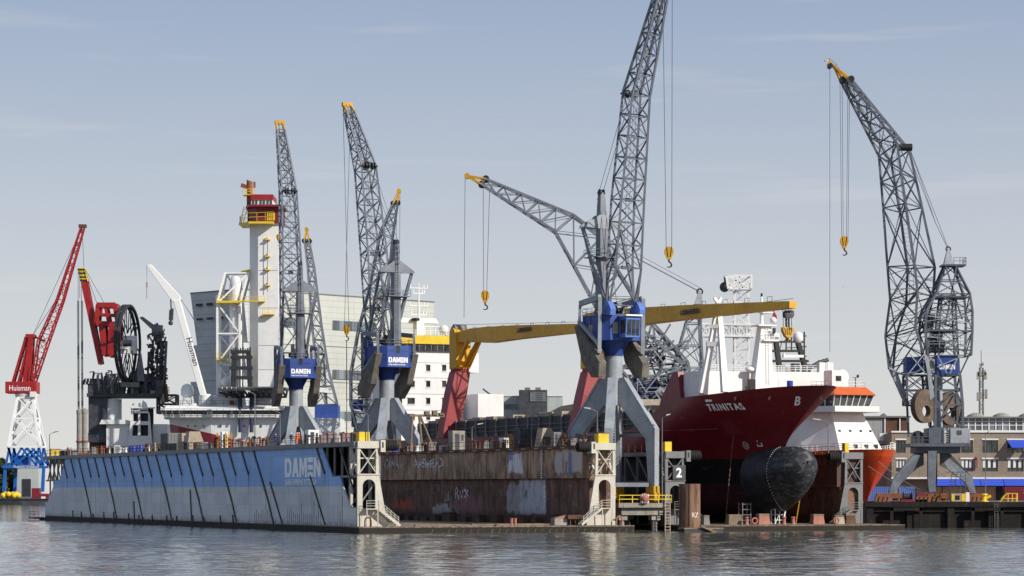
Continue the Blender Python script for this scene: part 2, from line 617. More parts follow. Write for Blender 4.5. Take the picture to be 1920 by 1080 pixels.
# ================================================================== floating docks
def rusty_wall(name, tan, spots):
    g = G(name)
    x, y, z = g.xyz()
    n1 = g.noise(.55, 6, .65, g.map((1, 1, .5)))
    n2 = g.noise(1.8, 5, .7)
    st = g.noise(1.0, 5, .7, g.map((1.2, 1.2, .10)))
    st2 = g.noise(1.0, 4, .7, g.map((3.4, 3.4, .16), loc=(7, 2, 3)))
    base = g.mix(g.rng(n1, .38, .62), (0.070, 0.036, 0.024), (0.20, 0.10, 0.064))
    up = g.mix(g.rng(n1, .40, .6), (0.20, 0.115, 0.072), tan)
    up = g.mix(g.rng(st, .50, .70), up, (0.030, 0.015, 0.010))
    col = g.mix(g.math('MULTIPLY', g.math('SUBTRACT', z, 7.7), 30, True), base, up)
    col = g.mix(g.math('MULTIPLY', g.rng(st2, .55, .70), .6), col, (0.30, 0.21, 0.16))
    n3 = g.noise(.8, 6, .8, g.map((1, 1, .8), loc=(4, 1, 8)))
    col = g.mix(g.math('MULTIPLY', g.rng(n3, .55, .66), .6), col, (0.36, 0.30, 0.26))
    sv = g.noise(1.0, 3, .6, g.map((1, .9, .03), loc=(1, 5, 2)))
    col = g.mix(g.math('MULTIPLY', g.rng(sv, .60, .72), .55), col, (0.018, 0.010, 0.008))
    nd = g.noise(.45, 6, .7, g.map((1, 1, .7)))
    for (y0, y1, z0, z1, c, amp) in spots:
        m = g.rect(y, z, y0, y1, z0, z1, nd, amp, 3.0)
        m = g.math('MULTIPLY', m, g.rng(n1, .36, .50, .35, 1.0))
        col = g.mix(m, col, c)
    col = g.mix(g.math('MULTIPLY', g.rng(n2, .62, .74), .7), col, (0.020, 0.011, 0.008))
    low = g.math('MULTIPLY', g.math('SUBTRACT', 3.0, z), .7, True)
    col = g.mix(g.math('MULTIPLY', low, g.rng(n1, .3, .6, .3, .9)), col, (0.02, 0.014, 0.012))
    g.bump(n2, .25, .05)
    return g.done(col, .85)


def portal(parent, mat, w0, sgn, zt, top, lvl=8.1, zlow=3.45, base=4.6, deck=.95):
    """arched end frame of a wing wall: outer edge at w0, leaning in towards the dock (sgn)"""
    mb = MB()
    fn = lambda u, v, t: (w0 + sgn * u, t, v)
    edge = lambda z: 3.2 + (4.05 - 3.2) * max(0, min(1, (lvl - z) / (lvl - zlow)))
    ac, ar, sp = 1.72, .95, lvl - 1.55
    arcl = [(ac - ar * math.cos(a), sp + ar * math.sin(a)) for a in [i * math.pi / 16 for i in range(9)]]
    arcr = [(ac + ar * math.sin(a), sp + ar * math.cos(a)) for a in [i * math.pi / 16 for i in range(9)]]
    mb.prism([(0, zlow), (ac - ar, zlow)] + arcl + [(ac, lvl), (0, lvl)], fn, -.3, 0)
    mb.prism([(ac, lvl)] + arcr + [(ac + ar, zlow), (edge(zlow), zlow), (edge(lvl), lvl)], fn, -.3, 0)
    mb.prism([(0, deck), (base, deck), (edge(zlow), zlow - .003), (0, zlow - .003)], fn, -.3, 0)
    # thin rim round the arch, panel lip
    mb.prism([(0, lvl + .003), (3.3, lvl + .003), (3.3, lvl + .18), (0, lvl + .18)], fn, -.42, 0)
    # cross-braced bay above
    z0, z1 = lvl + .18, top - 1.0
    mb.prism([(0, z0), (.42, z0), (.42, z1), (0, z1)], fn, -.3, .1)
    mb.prism([(2.75, z0), (3.2, z0), (3.1, z1), (2.75, z1)], fn, -.3, .1)
    for a, b, d in (((.3, z0 + .1), (2.85, z1), -.2), ((2.85, z0 + .1), (.3, z1), -.05)):
        mb.beam(fn(a[0], a[1], d), fn(b[0], b[1], d), .36, .12)
    mb.beam(fn(.4, (z0 + z1) / 2 + .4, .06), fn(2.8, (z0 + z1) / 2 + .4, .06), .18)
    # side frames going back along the wing
    for uu in (.2, 3.0):
        mb.beam(fn(uu, z0, .2), fn(uu, z1, 2.6), .28); mb.beam(fn(uu, z1, .2), fn(uu, z0, 2.6), .28)
    for uu in (.2, 3.0):
        mb.box(*sorted((w0 + sgn * (uu - .18), w0 + sgn * (uu + .18))), 2.5, 2.86, deck, z1)
    # head box with a bracket that carries the fender rollers
    mb.prism([(0, z1 + .003), (3.3, z1 + .003), (3.3, top), (0, top)], fn, -.45, 2.9)
    mb.prism([(3.303, z1 - .5), (4.0, z1 - .5), (4.0, top + .15), (3.303, top + .15)], fn, -.75, .9)
    p = mb.build('end_portal', mat, parent)
    d = MB()
    d.prism([(3.5, z1 + .1), (3.72, z1 + .1), (3.72, top - .12), (3.5, top - .12)], fn, -.78, -.74)
    d.build('slot', M['black'], p)
    # fender: a row of tyres on a shaft
    f = MB()
    for i in range(5):
        f.torus((w0 + sgn * (4.28 + i * .36), .1, z1 + .42), .55, .22, 'x')
    f.lathe([(.3, 0), (.3, 2.1)], (min(w0 + sgn * 4.02, w0 + sgn * 6.12), .1, z1 + .42), 12, 'x')
    f.build('tyre_fender', M['rubber'], parent, smooth=True)
    # landing and stair down to the pontoon, towards the dock floor
    st = MB()
    st.box(*sorted((w0 + sgn * .85, w0 + sgn * 2.75)), -1.5, -.31, zlow - .14, zlow)
    a, b = (2.75, zlow), (5.9, deck + .1)
    for yy in (-1.5, -.45):
        st.beam(fn(a[0], a[1] - .1, yy), fn(b[0], b[1], yy), .1, .32)
    for i in range(1, 10):
        t = i / 10
        u, v = a[0] + (b[0] - a[0]) * t, a[1] + (b[1] - a[1]) * t
        st.box(*sorted((w0 + sgn * (u - .17), w0 + sgn * (u + .17))), -1.44, -.5, v - .03, v + .03)
    st.beam(fn(1.0, deck, -1.4), fn(1.0, zlow - .15, -1.4), .12)
    st.beam(fn(2.6, deck, -1.4), fn(2.6, zlow - .15, -1.4), .12)
    s = st.build('stair', mat, parent)
    h = MB()
    rail(h, [fn(.95, zlow, -1.45), fn(2.7, zlow, -1.45)], 1.1, .9, .06, 3)
    for k in (.4, .75, 1.1):
        h.beam(fn(a[0], a[1] + k, -1.5), fn(b[0] - .2, b[1] + k, -1.5), .06)
    for i in range(6):
        t = i / 5.4
        u, v = a[0] + (b[0] - a[0]) * t, a[1] + (b[1] - a[1]) * t
        h.beam(fn(u, v, -1.5), fn(u, v + 1.1, -1.5), .06)
    h.build('handrail', mat, s)
    return p


def wing_rail(parent, w, l0, l1, z, mat):
    mb = MB()
    rail(mb, [(w, l0, z), (w, l1, z)], 1.15, 2.4, .06, 2)
    mb.build('railing', mat, parent)


def build_dock_a():
    r = empty('floating_dock', C0, 'long floating dock with blue and grey outer wall and rusty inner wall', 'floating dock', rz=DROT)
    L, TOP = 180.0, 12.75
    # pontoon
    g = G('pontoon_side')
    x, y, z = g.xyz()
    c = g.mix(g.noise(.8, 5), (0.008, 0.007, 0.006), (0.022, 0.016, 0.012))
    c = g.mix(g.math('MULTIPLY', g.math('SUBTRACT', z, .78), 30, True), c, g.mix(g.rng(g.noise(1.3, 5, .7), .4, .62), (0.10, 0.055, 0.035), (0.27, 0.22, 0.17)))  # black side below, lighter deck and top edge painted as sunlit
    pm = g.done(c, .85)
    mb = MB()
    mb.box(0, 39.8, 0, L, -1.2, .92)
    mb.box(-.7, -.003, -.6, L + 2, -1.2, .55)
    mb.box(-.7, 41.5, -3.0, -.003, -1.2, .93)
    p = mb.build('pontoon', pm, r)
    d = MB()
    for i in range(27):
        w = 12.5 + i * 1.1 if i % 9 != 5 else 5 + i
        d = MB(); d.beam((w, -3.03, .05), (w + .28, -3.03, .55), .10, .05)
        d.build('side_mark', M['timber'], p)
    # near wing: outer plating, frames, inner wall, deck
    g = G('blue_grey_plating')
    x, y, z = g.xyz()
    nz = g.noise(.12, 5, .6)
    blue = g.mix(g.rng(nz, .35, .65), (0.20, 0.41, 0.80), (0.26, 0.48, 0.84))
    grey = g.mix(g.rng(nz, .35, .65), (0.56, 0.575, 0.60), (0.66, 0.67, 0.68))
    col = g.mix(g.math('MULTIPLY', g.math('SUBTRACT', z, 6.5), 40, True), grey, blue)
    # fine plate seams
    def seam(v, period, wd):
        q = g.math('FRACT', g.math('DIVIDE', v, period))
        return g.math('LESS_THAN', q, wd / period)
    sm = g.math('MAXIMUM', seam(y, 6.0, .06), g.math('MAXIMUM', seam(z, 1.85, .05), seam(g.math('ADD', y, 1.3), 2.0, .03)))
    col = g.mix(g.math('MULTIPLY', sm, .30), col, (0.04, 0.045, 0.05))
    wn = g.t.nodes.new('ShaderNodeTexWhiteNoise'); wn.noise_dimensions = '2D'
    cv = g.t.nodes.new('ShaderNodeCombineXYZ')
    g.set(cv.inputs[0], g.math('FLOOR', g.math('DIVIDE', y, 6.0))); g.set(cv.inputs[1], g.math('FLOOR', g.math('DIVIDE', z, 1.85)))
    g.set(wn.inputs['Vector'], cv.outputs[0])
    col = g.mix(g.rng(wn.outputs[0], 0, 1, 0, .22), col, (0.10, 0.13, 0.17))
    g.bump(g.math('ADD', g.noise(.35, 3), g.math('MULTIPLY', sm, -.25)), .5, .25)
    sn = g.noise(1.0, 5, .75, g.map((1, .85, .05)))
    col = g.mix(g.math('MULTIPLY', g.rng(sn, .55, .70), .6), col, (0.10, 0.075, 0.055))
    q = g.math('DIVIDE', y, .92)
    w1 = g.t.nodes.new('ShaderNodeTexWhiteNoise'); w1.noise_dimensions = '1D'
    g.set(w1.inputs['W'], g.math('FLOOR', q))
    w2 = g.t.nodes.new('ShaderNodeTexWhiteNoise'); w2.noise_dimensions = '1D'
    g.set(w2.inputs['W'], g.math('FLOOR', g.math('DIVIDE', y, 7.4)))
    top = g.math('ADD', 2.4, g.math('MULTIPLY', g.math('POWER', w1.outputs[0], 3.0), 3.6))
    near = g.math('MULTIPLY', g.math('LESS_THAN', z, top), g.math('LESS_THAN', g.math('FRACT', q), .24))
    near = g.math('MULTIPLY', near, g.math('MULTIPLY', g.math('GREATER_THAN', w2.outputs[0], .3), g.math('MULTIPLY', g.math('LESS_THAN', y, 46), g.math('GREATER_THAN', y, 5.5))))
    col = g.mix(g.math('MULTIPLY', near, g.rng(g.noise(1.5, 3), .25, .4, .7, 1)), col, (0.018, 0.015, 0.014))
    low = g.rng(z, .6, 1.7, 1, 0)
    col = g.mix(g.math('MULTIPLY', low, g.rng(g.noise(.8, 4), .3, .6)), col, (0.02, 0.022, 0.02))
    sp = g.noise(.55, 6, .72, g.map((1, 1, 1.1), loc=(2, 9, 4)))
    col = g.mix(g.rng(sp, .67, .70), col, (0.06, 0.04, 0.035))
    plate = g.done(col, .5, 0, .4)
    mb = MB()
    poly = [(0, .93), (0, 3.5), (2.4, 3.5), (3.9, 5.0), (6.75, 7.9), (9.9, 7.9), (14.15, 12.1), (163.4, 12.1), (168, 7.9), (171.5, 7.9), (178, 3.6), (180, 3.6), (180, .93)]
    mb.prism(poly, lambda u, v, t: (t, u, v), -.02, .2)
    wing = mb.build('wing_wall', plate, r)
    fr = MB()
    l = .3
    while l < L:
        if l < 16 or l > 160:
            fr.beam((.3, l, .9), (.3, l, 12.1), .24, .3)
            fr.beam((3.5, l, .9), (3.5, l, 12.1), .3, .3)
            fr.beam((.3, l, 8.0), (3.5, l, 8.0), .25)
            fr.beam((.3, l, 3.6), (3.5, l, 7.9), .2)
        l += 3.1
    for (a, b) in ((.3, 16), (160, L)):
        fr.beam((.3, a, 7.9), (.3, b, 7.9), .3); fr.beam((3.5, a, 7.9), (3.5, b, 7.9), .3)
        fr.beam((.3, a, 3.5), (.3, b, 3.5), .3)
    for a in range(5):
        q = 162 + a * 3.4
        fr.beam((.35, q, 8), (.35, q + 3.4, 12), .2); fr.beam((.35, q, 12), (.35, q + 3.4, 8), .2)
    fr.build('frame', M['portal_grey'], wing)
    iw = MB(); iw.box(3.62, 3.8, .5, L, .93, 12.1); iw.build('inner_plating', M['dark'], wing)
    # rubbing bars: sloping black strips
    for i in range(28):
        l0 = 165.5 - i * 5.98 + random.uniform(-.45, .45)
        long_bar = (i % 3 == 2)
        if l0 < 15 or 19 < l0 < 42:
            continue
        zb = (1.0 if long_bar else 8.55) + random.uniform(-.25, .15)
        z1 = 12.08
        k = 10.3 / 11.0
        b = MB()
        mid = (z1 + max(zb, 5.2)) / 2 if not long_bar else 4.4
        pts = [(-.10, l0, z1), (-.10, l0 - (z1 - mid) * k, mid), (-.10, l0 - (z1 - zb) * k * (.93 if long_bar else 1), zb)]
        for a, c, ww in zip(pts, pts[1:], (.42, .34)):
            b.beam(a, c, .16, ww)
        b.build('rubbing_bar', M['black'], wing)
        b = MB(); b.sheet([(-.035, l0 - (z1 - zb) * k - .25, zb + .4), (-.035, l0 - (z1 - zb) * k + .12, zb + .4), (-.035, l0 - (z1 - zb) * k + .02, zb - random.uniform(1.0, 3.2) if not long_bar else .95), (-.035, l0 - (z1 - zb) * k - .1, zb - .9 if not long_bar else .95)])
        b.build('rust_run', M['brown'], wing)
    for l0, z1, z2, ww in ((19.2, 8.1, 1.1, .22), (37.5, 7.2, 1.0, .26), (6.3, 11.9, 5.6, .34)):
        b = MB()
        b.beam((-.1, l0, z1), (-.1, l0 - (z1 - z2) * .93, z2), .16, ww); b.build('rubbing_bar', M['black'], wing)
    for l0, h in [(157 - i * 7.9 + random.uniform(-1.5, 1.5), random.uniform(.7, 1.3)) for i in range(14)] + [(113, 3.1), (78, 5.2)]:
        b = MB(); b.beam((-.1, l0 + .4, .6), (-.1, l0 + .4 + h * .18, .9 + h), .16, .32); b.build('fender_post', M['black'], wing)
    fx = lambda l0: (lambda u, v: (-.05, l0 - u, v))
    la, lb = dl(535, 0), dl(602, 0)
    word = block_word('dock_name', 'DAMEN', la - lb, 2.85, M['letter'], wing, lambda u, v: (-.06, la - u, 7.9 + v))
    text_mesh('dock_subtitle', 'DAMEN SHIPREPAIR ROTTERDAM', 1.2, M['letter'], wing, lambda u, v: (-.06, la - u * 1.0, 6.75 + v), xs=(la - lb) / 20.4, bold=.03)
    dk = MB(); dk.box(-.35, 4.0, 0, L + .4, 12.1, TOP)
    dk.build('walkway_deck', M['portal_grey'], r)
    wing_rail(r, -.2, 1.0, L, TOP, M['brown']); wing_rail(r, 3.8, 3, L, TOP, M['brown'])
    portal(r, M['cream'], 0.05, 1, 0, TOP + .06)
    # far wing: rusty inner face in two tiers
    sp = []
    def spot(px0, px1, py0, py1, c, amp=1.2):
        b, a = dl(px0, 35.8), dl(px1, 35.8)
        m = (a + b) / 2
        sp.append((a, b, dz(py1, 35.8, m), dz(py0, 35.8, m), c, amp))
    Wc = (0.72, 0.72, 0.74); Pc = (0.38, 0.35, 0.36)
    spot(1040, 1092, 842, 888, (0.50, 0.45, 0.41), 2.0)
    spot(952, 980, 848, 890, Wc, 2.6)
    spot(953, 962, 842, 864, (0.10, 0.22, 0.45), .9)
    spot(968, 1019, 897, 966, (0.50, 0.51, 0.54), 1.2)
    spot(945, 972, 905, 962, Pc, 4.0)
    spot(805, 850, 945, 970, (0.45, 0.41, 0.40), 5.0)
    spot(735, 770, 935, 955, (0.40, 0.08, 0.04), 4.0)
    spot(840, 900, 930, 965, (0.26, 0.12, 0.12), 5.5)
    spot(760, 830, 960, 985, (0.05, 0.04, 0.045), 2.0)
    spot(1065, 1073, 846, 892, (0.04, 0.17, 0.45), .1)
    spot(1059, 1064, 862, 892, (0.30, 0.16, 0.08), .5)
    rw = rusty_wall('rusty_dock_wall', (0.50, 0.34, 0.22), sp)
    fw = MB()
    lp = dl(1092, 35.8)
    fw.prism([(lp, 7.75), (L, 7.75), (L, 12.1), (lp, 12.1)], lambda u, v, t: (t, u, v), 35.8, 39.7)
    fw.prism([(1.2, .93), (L, .93), (L, 7.72), (lp - .5, 7.72), (1.2, 11.9)], lambda u, v, t: (t, u, v), 36.25, 39.65)
    far = fw.build('wing_wall', rw, r)
    ob = MB()
    l = 6
    while l < 110:
        ob = MB(); ob.box(35.2, 36.2, l, l + random.uniform(1.5, 4), .93, random.uniform(1.7, 2.5)); l += random.uniform(3.5, 7)
        ob.build('side_block', M['brown'], far)
    dm = MB()
    lm = dl(1015, 35.7)
    for i in range(26):
        z = 3.2 + i * .35
        wv = 35.76 if z > 7.7 else 36.22
        dm.box(wv, wv + .03, lm - (.15 if i % 2 else 0), lm + .35, z, z + .16)
    dm.build('draught_scale', M['letter'], far)
    # paint scrawls on the wall
    for txt, px, py, sz, c in (('AHSMEFAD', 776, 868, 1.7, (0.75, 0.72, 0.70)), ('KOVA', 722, 866, 1.5, (0.62, 0.60, 0.60)), ('RUX', 848, 925, 2.0, (0.62, 0.58, 0.58)), ('d', 832, 930, 1.7, (0.5, 0.46, 0.46))):
        l0 = dl(px, 35.7); z0 = dz(py, 35.7, l0)
        wv = 35.74 if z0 > 7.7 else 36.18
        mm = paint('scrawl_' + txt.lower(), c, .8, .4, 1.6, .04)
        rn = random.Random(len(txt))
        text_mesh('graffiti', txt, sz, mm, far, lambda u, v: (wv, l0 - u + .25 * math.sin(u * 2.3) + rn.uniform(-.09, .09), z0 - .8 + v * (1 + .28 * math.sin(u * 1.7)) + rn.uniform(-.09, .09)), bold=.012, xs=1.6 if len(txt) > 3 else 1.5, space=.92)
        m = MB()
        for _ in range(9):
            u, z1 = rn.uniform(-1, len(txt) * 2.0), z0 - rn.uniform(.2, .8)
            m.sheet([(wv - .003, l0 - u, z1), (wv - .003, l0 - u - rn.uniform(.1, .35), z1 + rn.uniform(-.1, .4)), (wv - .003, l0 - u - rn.uniform(.05, .1), z1 - rn.uniform(.5, 1.6))])
        m.build('paint_run', mm, far)
    mm = paint('scrawl_tag', (0.30, 0.27, 0.26), .8, .4, 1.6, .05)
    rn = random.Random(4)
    for px, py, sc in ((808, 913, .8), (842, 955, .9), (930, 925, .7)):
        l0 = dl(px, 35.7); z0 = dz(py, 35.7, l0); wv = 35.72 if z0 > 7.7 else 36.16
        m = MB(); a, b, c = rn.uniform(1, 2), rn.uniform(2, 4), rn.uniform(0, 6)
        m.path([(wv, l0 - sc * (t * .28 + .7 * math.sin(t * a * .5 + c)), z0 + sc * (.55 * math.sin(t * b * .45 + c) - .02 * t)) for t in range(16)], .13 * sc, 4)
        m.build('graffiti', mm, far)
    l0 = dl(977, 35.7); z0 = dz(924, 35.7, l0)
    text_mesh('graffiti', 'X', 1.6, M['black'], far, lambda u, v: (36.18, l0 - u * 1.2, z0 - .7 + v), bold=-.02)
    dk = MB(); dk.box(35.5, 40.1, .2, L, 12.1, 12.5)
    dk.build('walkway_deck', M['brown'], r)
    tr = MB()
    for i in range(36):
        tr = MB(); tr.box(35.46, 35.5, 3 + i * 4.8, 4.6 + i * 4.8, 12.15, 12.32)
        tr.build('edge_plate', M['tan'], r)
    wing_rail(r, 35.7, 1.0, L, 12.5, M['brown'])
    portal(r, M['cream'], 39.75, -1, 0, TOP + .06)
    # platform at the far end
    e = MB(); e.box(-2.2, 0, L + .2, L + 5, .2, .6); rail(e, [(-2.1, L + .3, .6), (-2.1, L + 4.9, .6), (-.1, L + 4.9, .6)], 1.1, 1.5, .08)
    e.build('end_platform', M['portal_grey'], r)
    return r


DOCK_A = build_dock_a()


def build_dock_b():
    loc = DW(51, -2)
    r = empty('floating_dock', loc, 'smaller dark floating dock cradling the red ship', 'floating dock', rz=DROT)
    L, TOP, B = 172.0, 11.7, 33.5
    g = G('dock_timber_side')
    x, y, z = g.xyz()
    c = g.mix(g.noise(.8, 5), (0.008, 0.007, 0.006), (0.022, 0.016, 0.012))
    c = g.mix(g.math('MULTIPLY', g.math('SUBTRACT', z, .70), 30, True), c, g.mix(g.rng(g.noise(1.2, 5, .7), .4, .62), (0.09, 0.055, 0.035), (0.22, 0.17, 0.12)))  # sunlit look of the deck edge is put into the colour
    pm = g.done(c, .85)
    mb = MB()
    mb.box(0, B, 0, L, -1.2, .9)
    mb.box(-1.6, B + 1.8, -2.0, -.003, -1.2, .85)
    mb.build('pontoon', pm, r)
    lw = MB()
    lw.box(2.9, 3.3, 9, L, .9, 11.1)
    lw.box(0, .18, 18, L, .9, 7.0)
    lw.build('wing_wall', M['dark'], r)
    fr = MB()
    for i in range(12):
        l = 9 + i * 4.2
        fr.box(0, .28, l, l + .3, .9, 11.1)
        fr.beam((.14, l + .3, 7.2), (.14, l + 4.1, 11.0), .22)
    fr.box(-.05, .35, 8.5, 120, 7.0, 7.4)
    fr.build('frame', M['portal_grey'], r)
    dk = MB(); dk.box(-.2, 3.6, 8.2, L, 11.1, TOP); dk.build('walkway_deck', M['portal_grey'], r)
    rl = MB(); rail(rl, [(-.1, 9, TOP), (-.1, 110, TOP)], 1.15, 2.2, .06); rl.build('railing', M['brown'], r)
    e1 = empty_part('left_end', r, (0, 8.2, 0))
    portal(e1, M['portal_grey'], 0.0, 1, 0, TOP + .06, lvl=7.3, zlow=3.2, base=4.4, deck=.9)
    n = MB(); n.box(1.1, 3.2, -.62, -.5, 7.55, 9.7); pn = n.build('number_board', M['machine'], e1)
    text_mesh('number', '2', 1.9, M['letter'], pn, lambda u, v: (1.62 + u, -.64, 7.95 + v), bold=.05)
    rw = rusty_wall('dark_rusty_wall', (0.085, 0.05, 0.042), [(4, 14, 6.6, 10.2, (0.09, 0.045, 0.04), .6)])
    fw = MB()
    w0 = B - 4.2
    fw.box(w0, B, 7.8, L, 6.5, 11.1)
    fw.prism([(7.8, .9), (L, .9), (L, 6.47), (7.8, 6.47)], lambda u, v, t: (t, u, v), w0 + .5, B - .05)
    far = fw.build('wing_wall', rw, r)
    fd = MB()
    fd.box(w0 - .04, w0 + .0, 11.0, 13.0, 6.8, 10.0)
    fd.build('wall_panel', M['brown'], far)
    dk = MB(); dk.box(w0 - .3, B + .3, 7.6, L, 11.1, TOP - .2); dk.build('walkway_deck', M['brown'], r)
    rl = MB(); rail(rl, [(w0 - .2, 8, TOP - .2), (w0 - .2, 90, TOP - .2)], 1.15, 2.0, .06); rl.build('railing', M['rust_orange'], r)
    e2 = empty_part('right_end', r, (B, 7.5, 0))
    portal(e2, M['portal_grey'], 0.0, -1, 0, TOP + .06, lvl=7.0, zlow=3.0, base=4.4, deck=.9)
    y = MB(); y.box(w0 + 1.4, w0 + 2.1, 7.8, 8.6, TOP, TOP + 1.5)
    y.build('winch_cover', M['lemon'], r)
    y = MB(); y.box(.3, 1.4, 8.6, 9.8, TOP + .06, TOP + 1.5); y.build('winch_cover', M['lemon'], r)
    return r


def empty_part(name, parent, loc):
    o = bpy.data.objects.new(name, None)
    COL.objects.link(o); o.parent = parent; o.location = loc
    o.empty_display_size = .3
    return o


DOCK_B = build_dock_b()
for e_ in [o for o in COL.objects if o.name in ('left_end', 'right_end')]:
    for o in [o for o in COL.objects if o.parent == e_]:
        o.parent = DOCK_B; o.location = e_.location
    bpy.data.objects.remove(e_)


def build_jetty(loc_w, loc_l, width, length, label, rails_on):
    r = empty('crane_jetty', DW(loc_w, loc_l), label, 'jetty', rz=DROT)
    g = G('jetty_concrete_' + str(int(loc_w)))
    cm = g.done(dirty(g, (0.27, 0.25, 0.215), .3, .5, 0, .6), .9)
    mb = MB(); mb.box(0, width, 0, length, 3.45, 4.1); mb.box(0.8, width - .8, .7, length, 2.35, 3.45)
    mb.build('deck', cm, r)
    for i in range(7):
        for w in (1.2, width - 1.8):
            p = MB(); p.box(w - .7, w + .7, 1.0 + i * 9, 2.2 + i * 9, 1.6, 2.35); p.lathe([(.42, -2), (.42, 1.6)], (w, 1.6 + i * 9, 0), 12)
            p.build('pile', M['concrete'], r)
    tr = MB()
    for w in (width / 2 - 3.6, width / 2 + 3.6):
        tr.box(w - .1, w + .1, .3, length, 4.1, 4.22)
    tr.build('crane_rail', M['brown'], r)
    if rails_on:
        y = MB(); rail(y, [(.15, 8, 4.1), (.15, .15, 4.1), (width + .3, .15, 4.1), (width + .3, 6, 4.1)], 1.15, 1.9, .11, 2)
        y.build('safety_railing', M['lemon'], r)
        l = MB(); ladder(l, (width - .55, -.25, -.3), (width - .55, -.25, 4.6), .8, EX, .42, .13)
        l.build('ladder', M['tan'], r)
        b = MB(); b.ball((4.1, -.12, 4.75), .72, 14, 1.15); b.build('float', M['pink'], r, smooth=True)
        b = MB()
        for i in range(7):
            a = -1.2 + i * .4
            b.beam((4.1 + math.sin(a) * .66, -.12 - math.cos(a) * .5, 4.1), (4.1 + math.sin(a) * .66, -.12 - math.cos(a) * .5, 5.4), .07)
        b.build('float_stripe', M['white'], r)
    return r


build_jetty(41.9, 3.0, 8.4, 190, 'concrete crane jetty on piles with yellow safety railing between the docks', True)
build_jetty(86.0, 20.0, 8.0, 270, 'second concrete crane jetty behind the red ship, mostly hidden', False)
# ================================================================== cranes
def bell_hook(root, at, k=1.0, name='hook_block', cols=('yellow', 'black')):
    """yellow hook block with a black hook, hanging at a point (its top)"""
    at = V(at)
    m = MB()
    m.prism([(-.25, 0), (.25, 0), (.62, -.35), (.66, -.9), (.22, -1.9), (-.22, -1.9), (-.66, -.9), (-.62, -.35)], lambda u, v, t: at + V((u * k, t * k, v * k)), -.34, -.12)
    m.prism([(-.25, 0), (.25, 0), (.62, -.35), (.66, -.9), (.22, -1.9), (-.22, -1.9), (-.66, -.9), (-.62, -.35)], lambda u, v, t: at + V((u * k, t * k, v * k)), .12, .34)
    hb = m.build(name, M[cols[0]], root)
    s = MB()
    s.lathe([(.5 * k, -.11 * k), (.5 * k, .11 * k)], at + V((0, 0, -.75 * k)), 14, 'y')
    for dx in (-.36, .36):
        s.prism([(dx - .06, -.1), (dx + .06, -.1), (dx * .5 + .06, -1.5), (dx * .5 - .06, -1.5)], lambda u, v, t: at + V((u * k, t * k, v * k)), -.36, -.342)
    s.build('sheave', M['black'], hb)
    h = MB()
    pts = [at + V((0, 0, -1.85 * k)), at + V((0, 0, -2.25 * k))]
    for i in range(9):
        a = math.pi * .5 - i * math.pi * 1.25 / 8
        pts.append(at + V((math.cos(a) * .38 * k, 0, (-2.62 + math.sin(a) * .38) * k)))
    for i, (a, b) in enumerate(zip(pts, pts[1:])):
        h.beam(a, b, .24 * k if i < 7 else .15 * k, n=8)
    h.build('hook', M['black'], hb)
    return hb


def rope(root, pts, r=.035, name='hoist_rope', mat='rope'):
    m = MB(); m.path(pts, r * 2, 5)
    return m.build(name, M[mat], root)


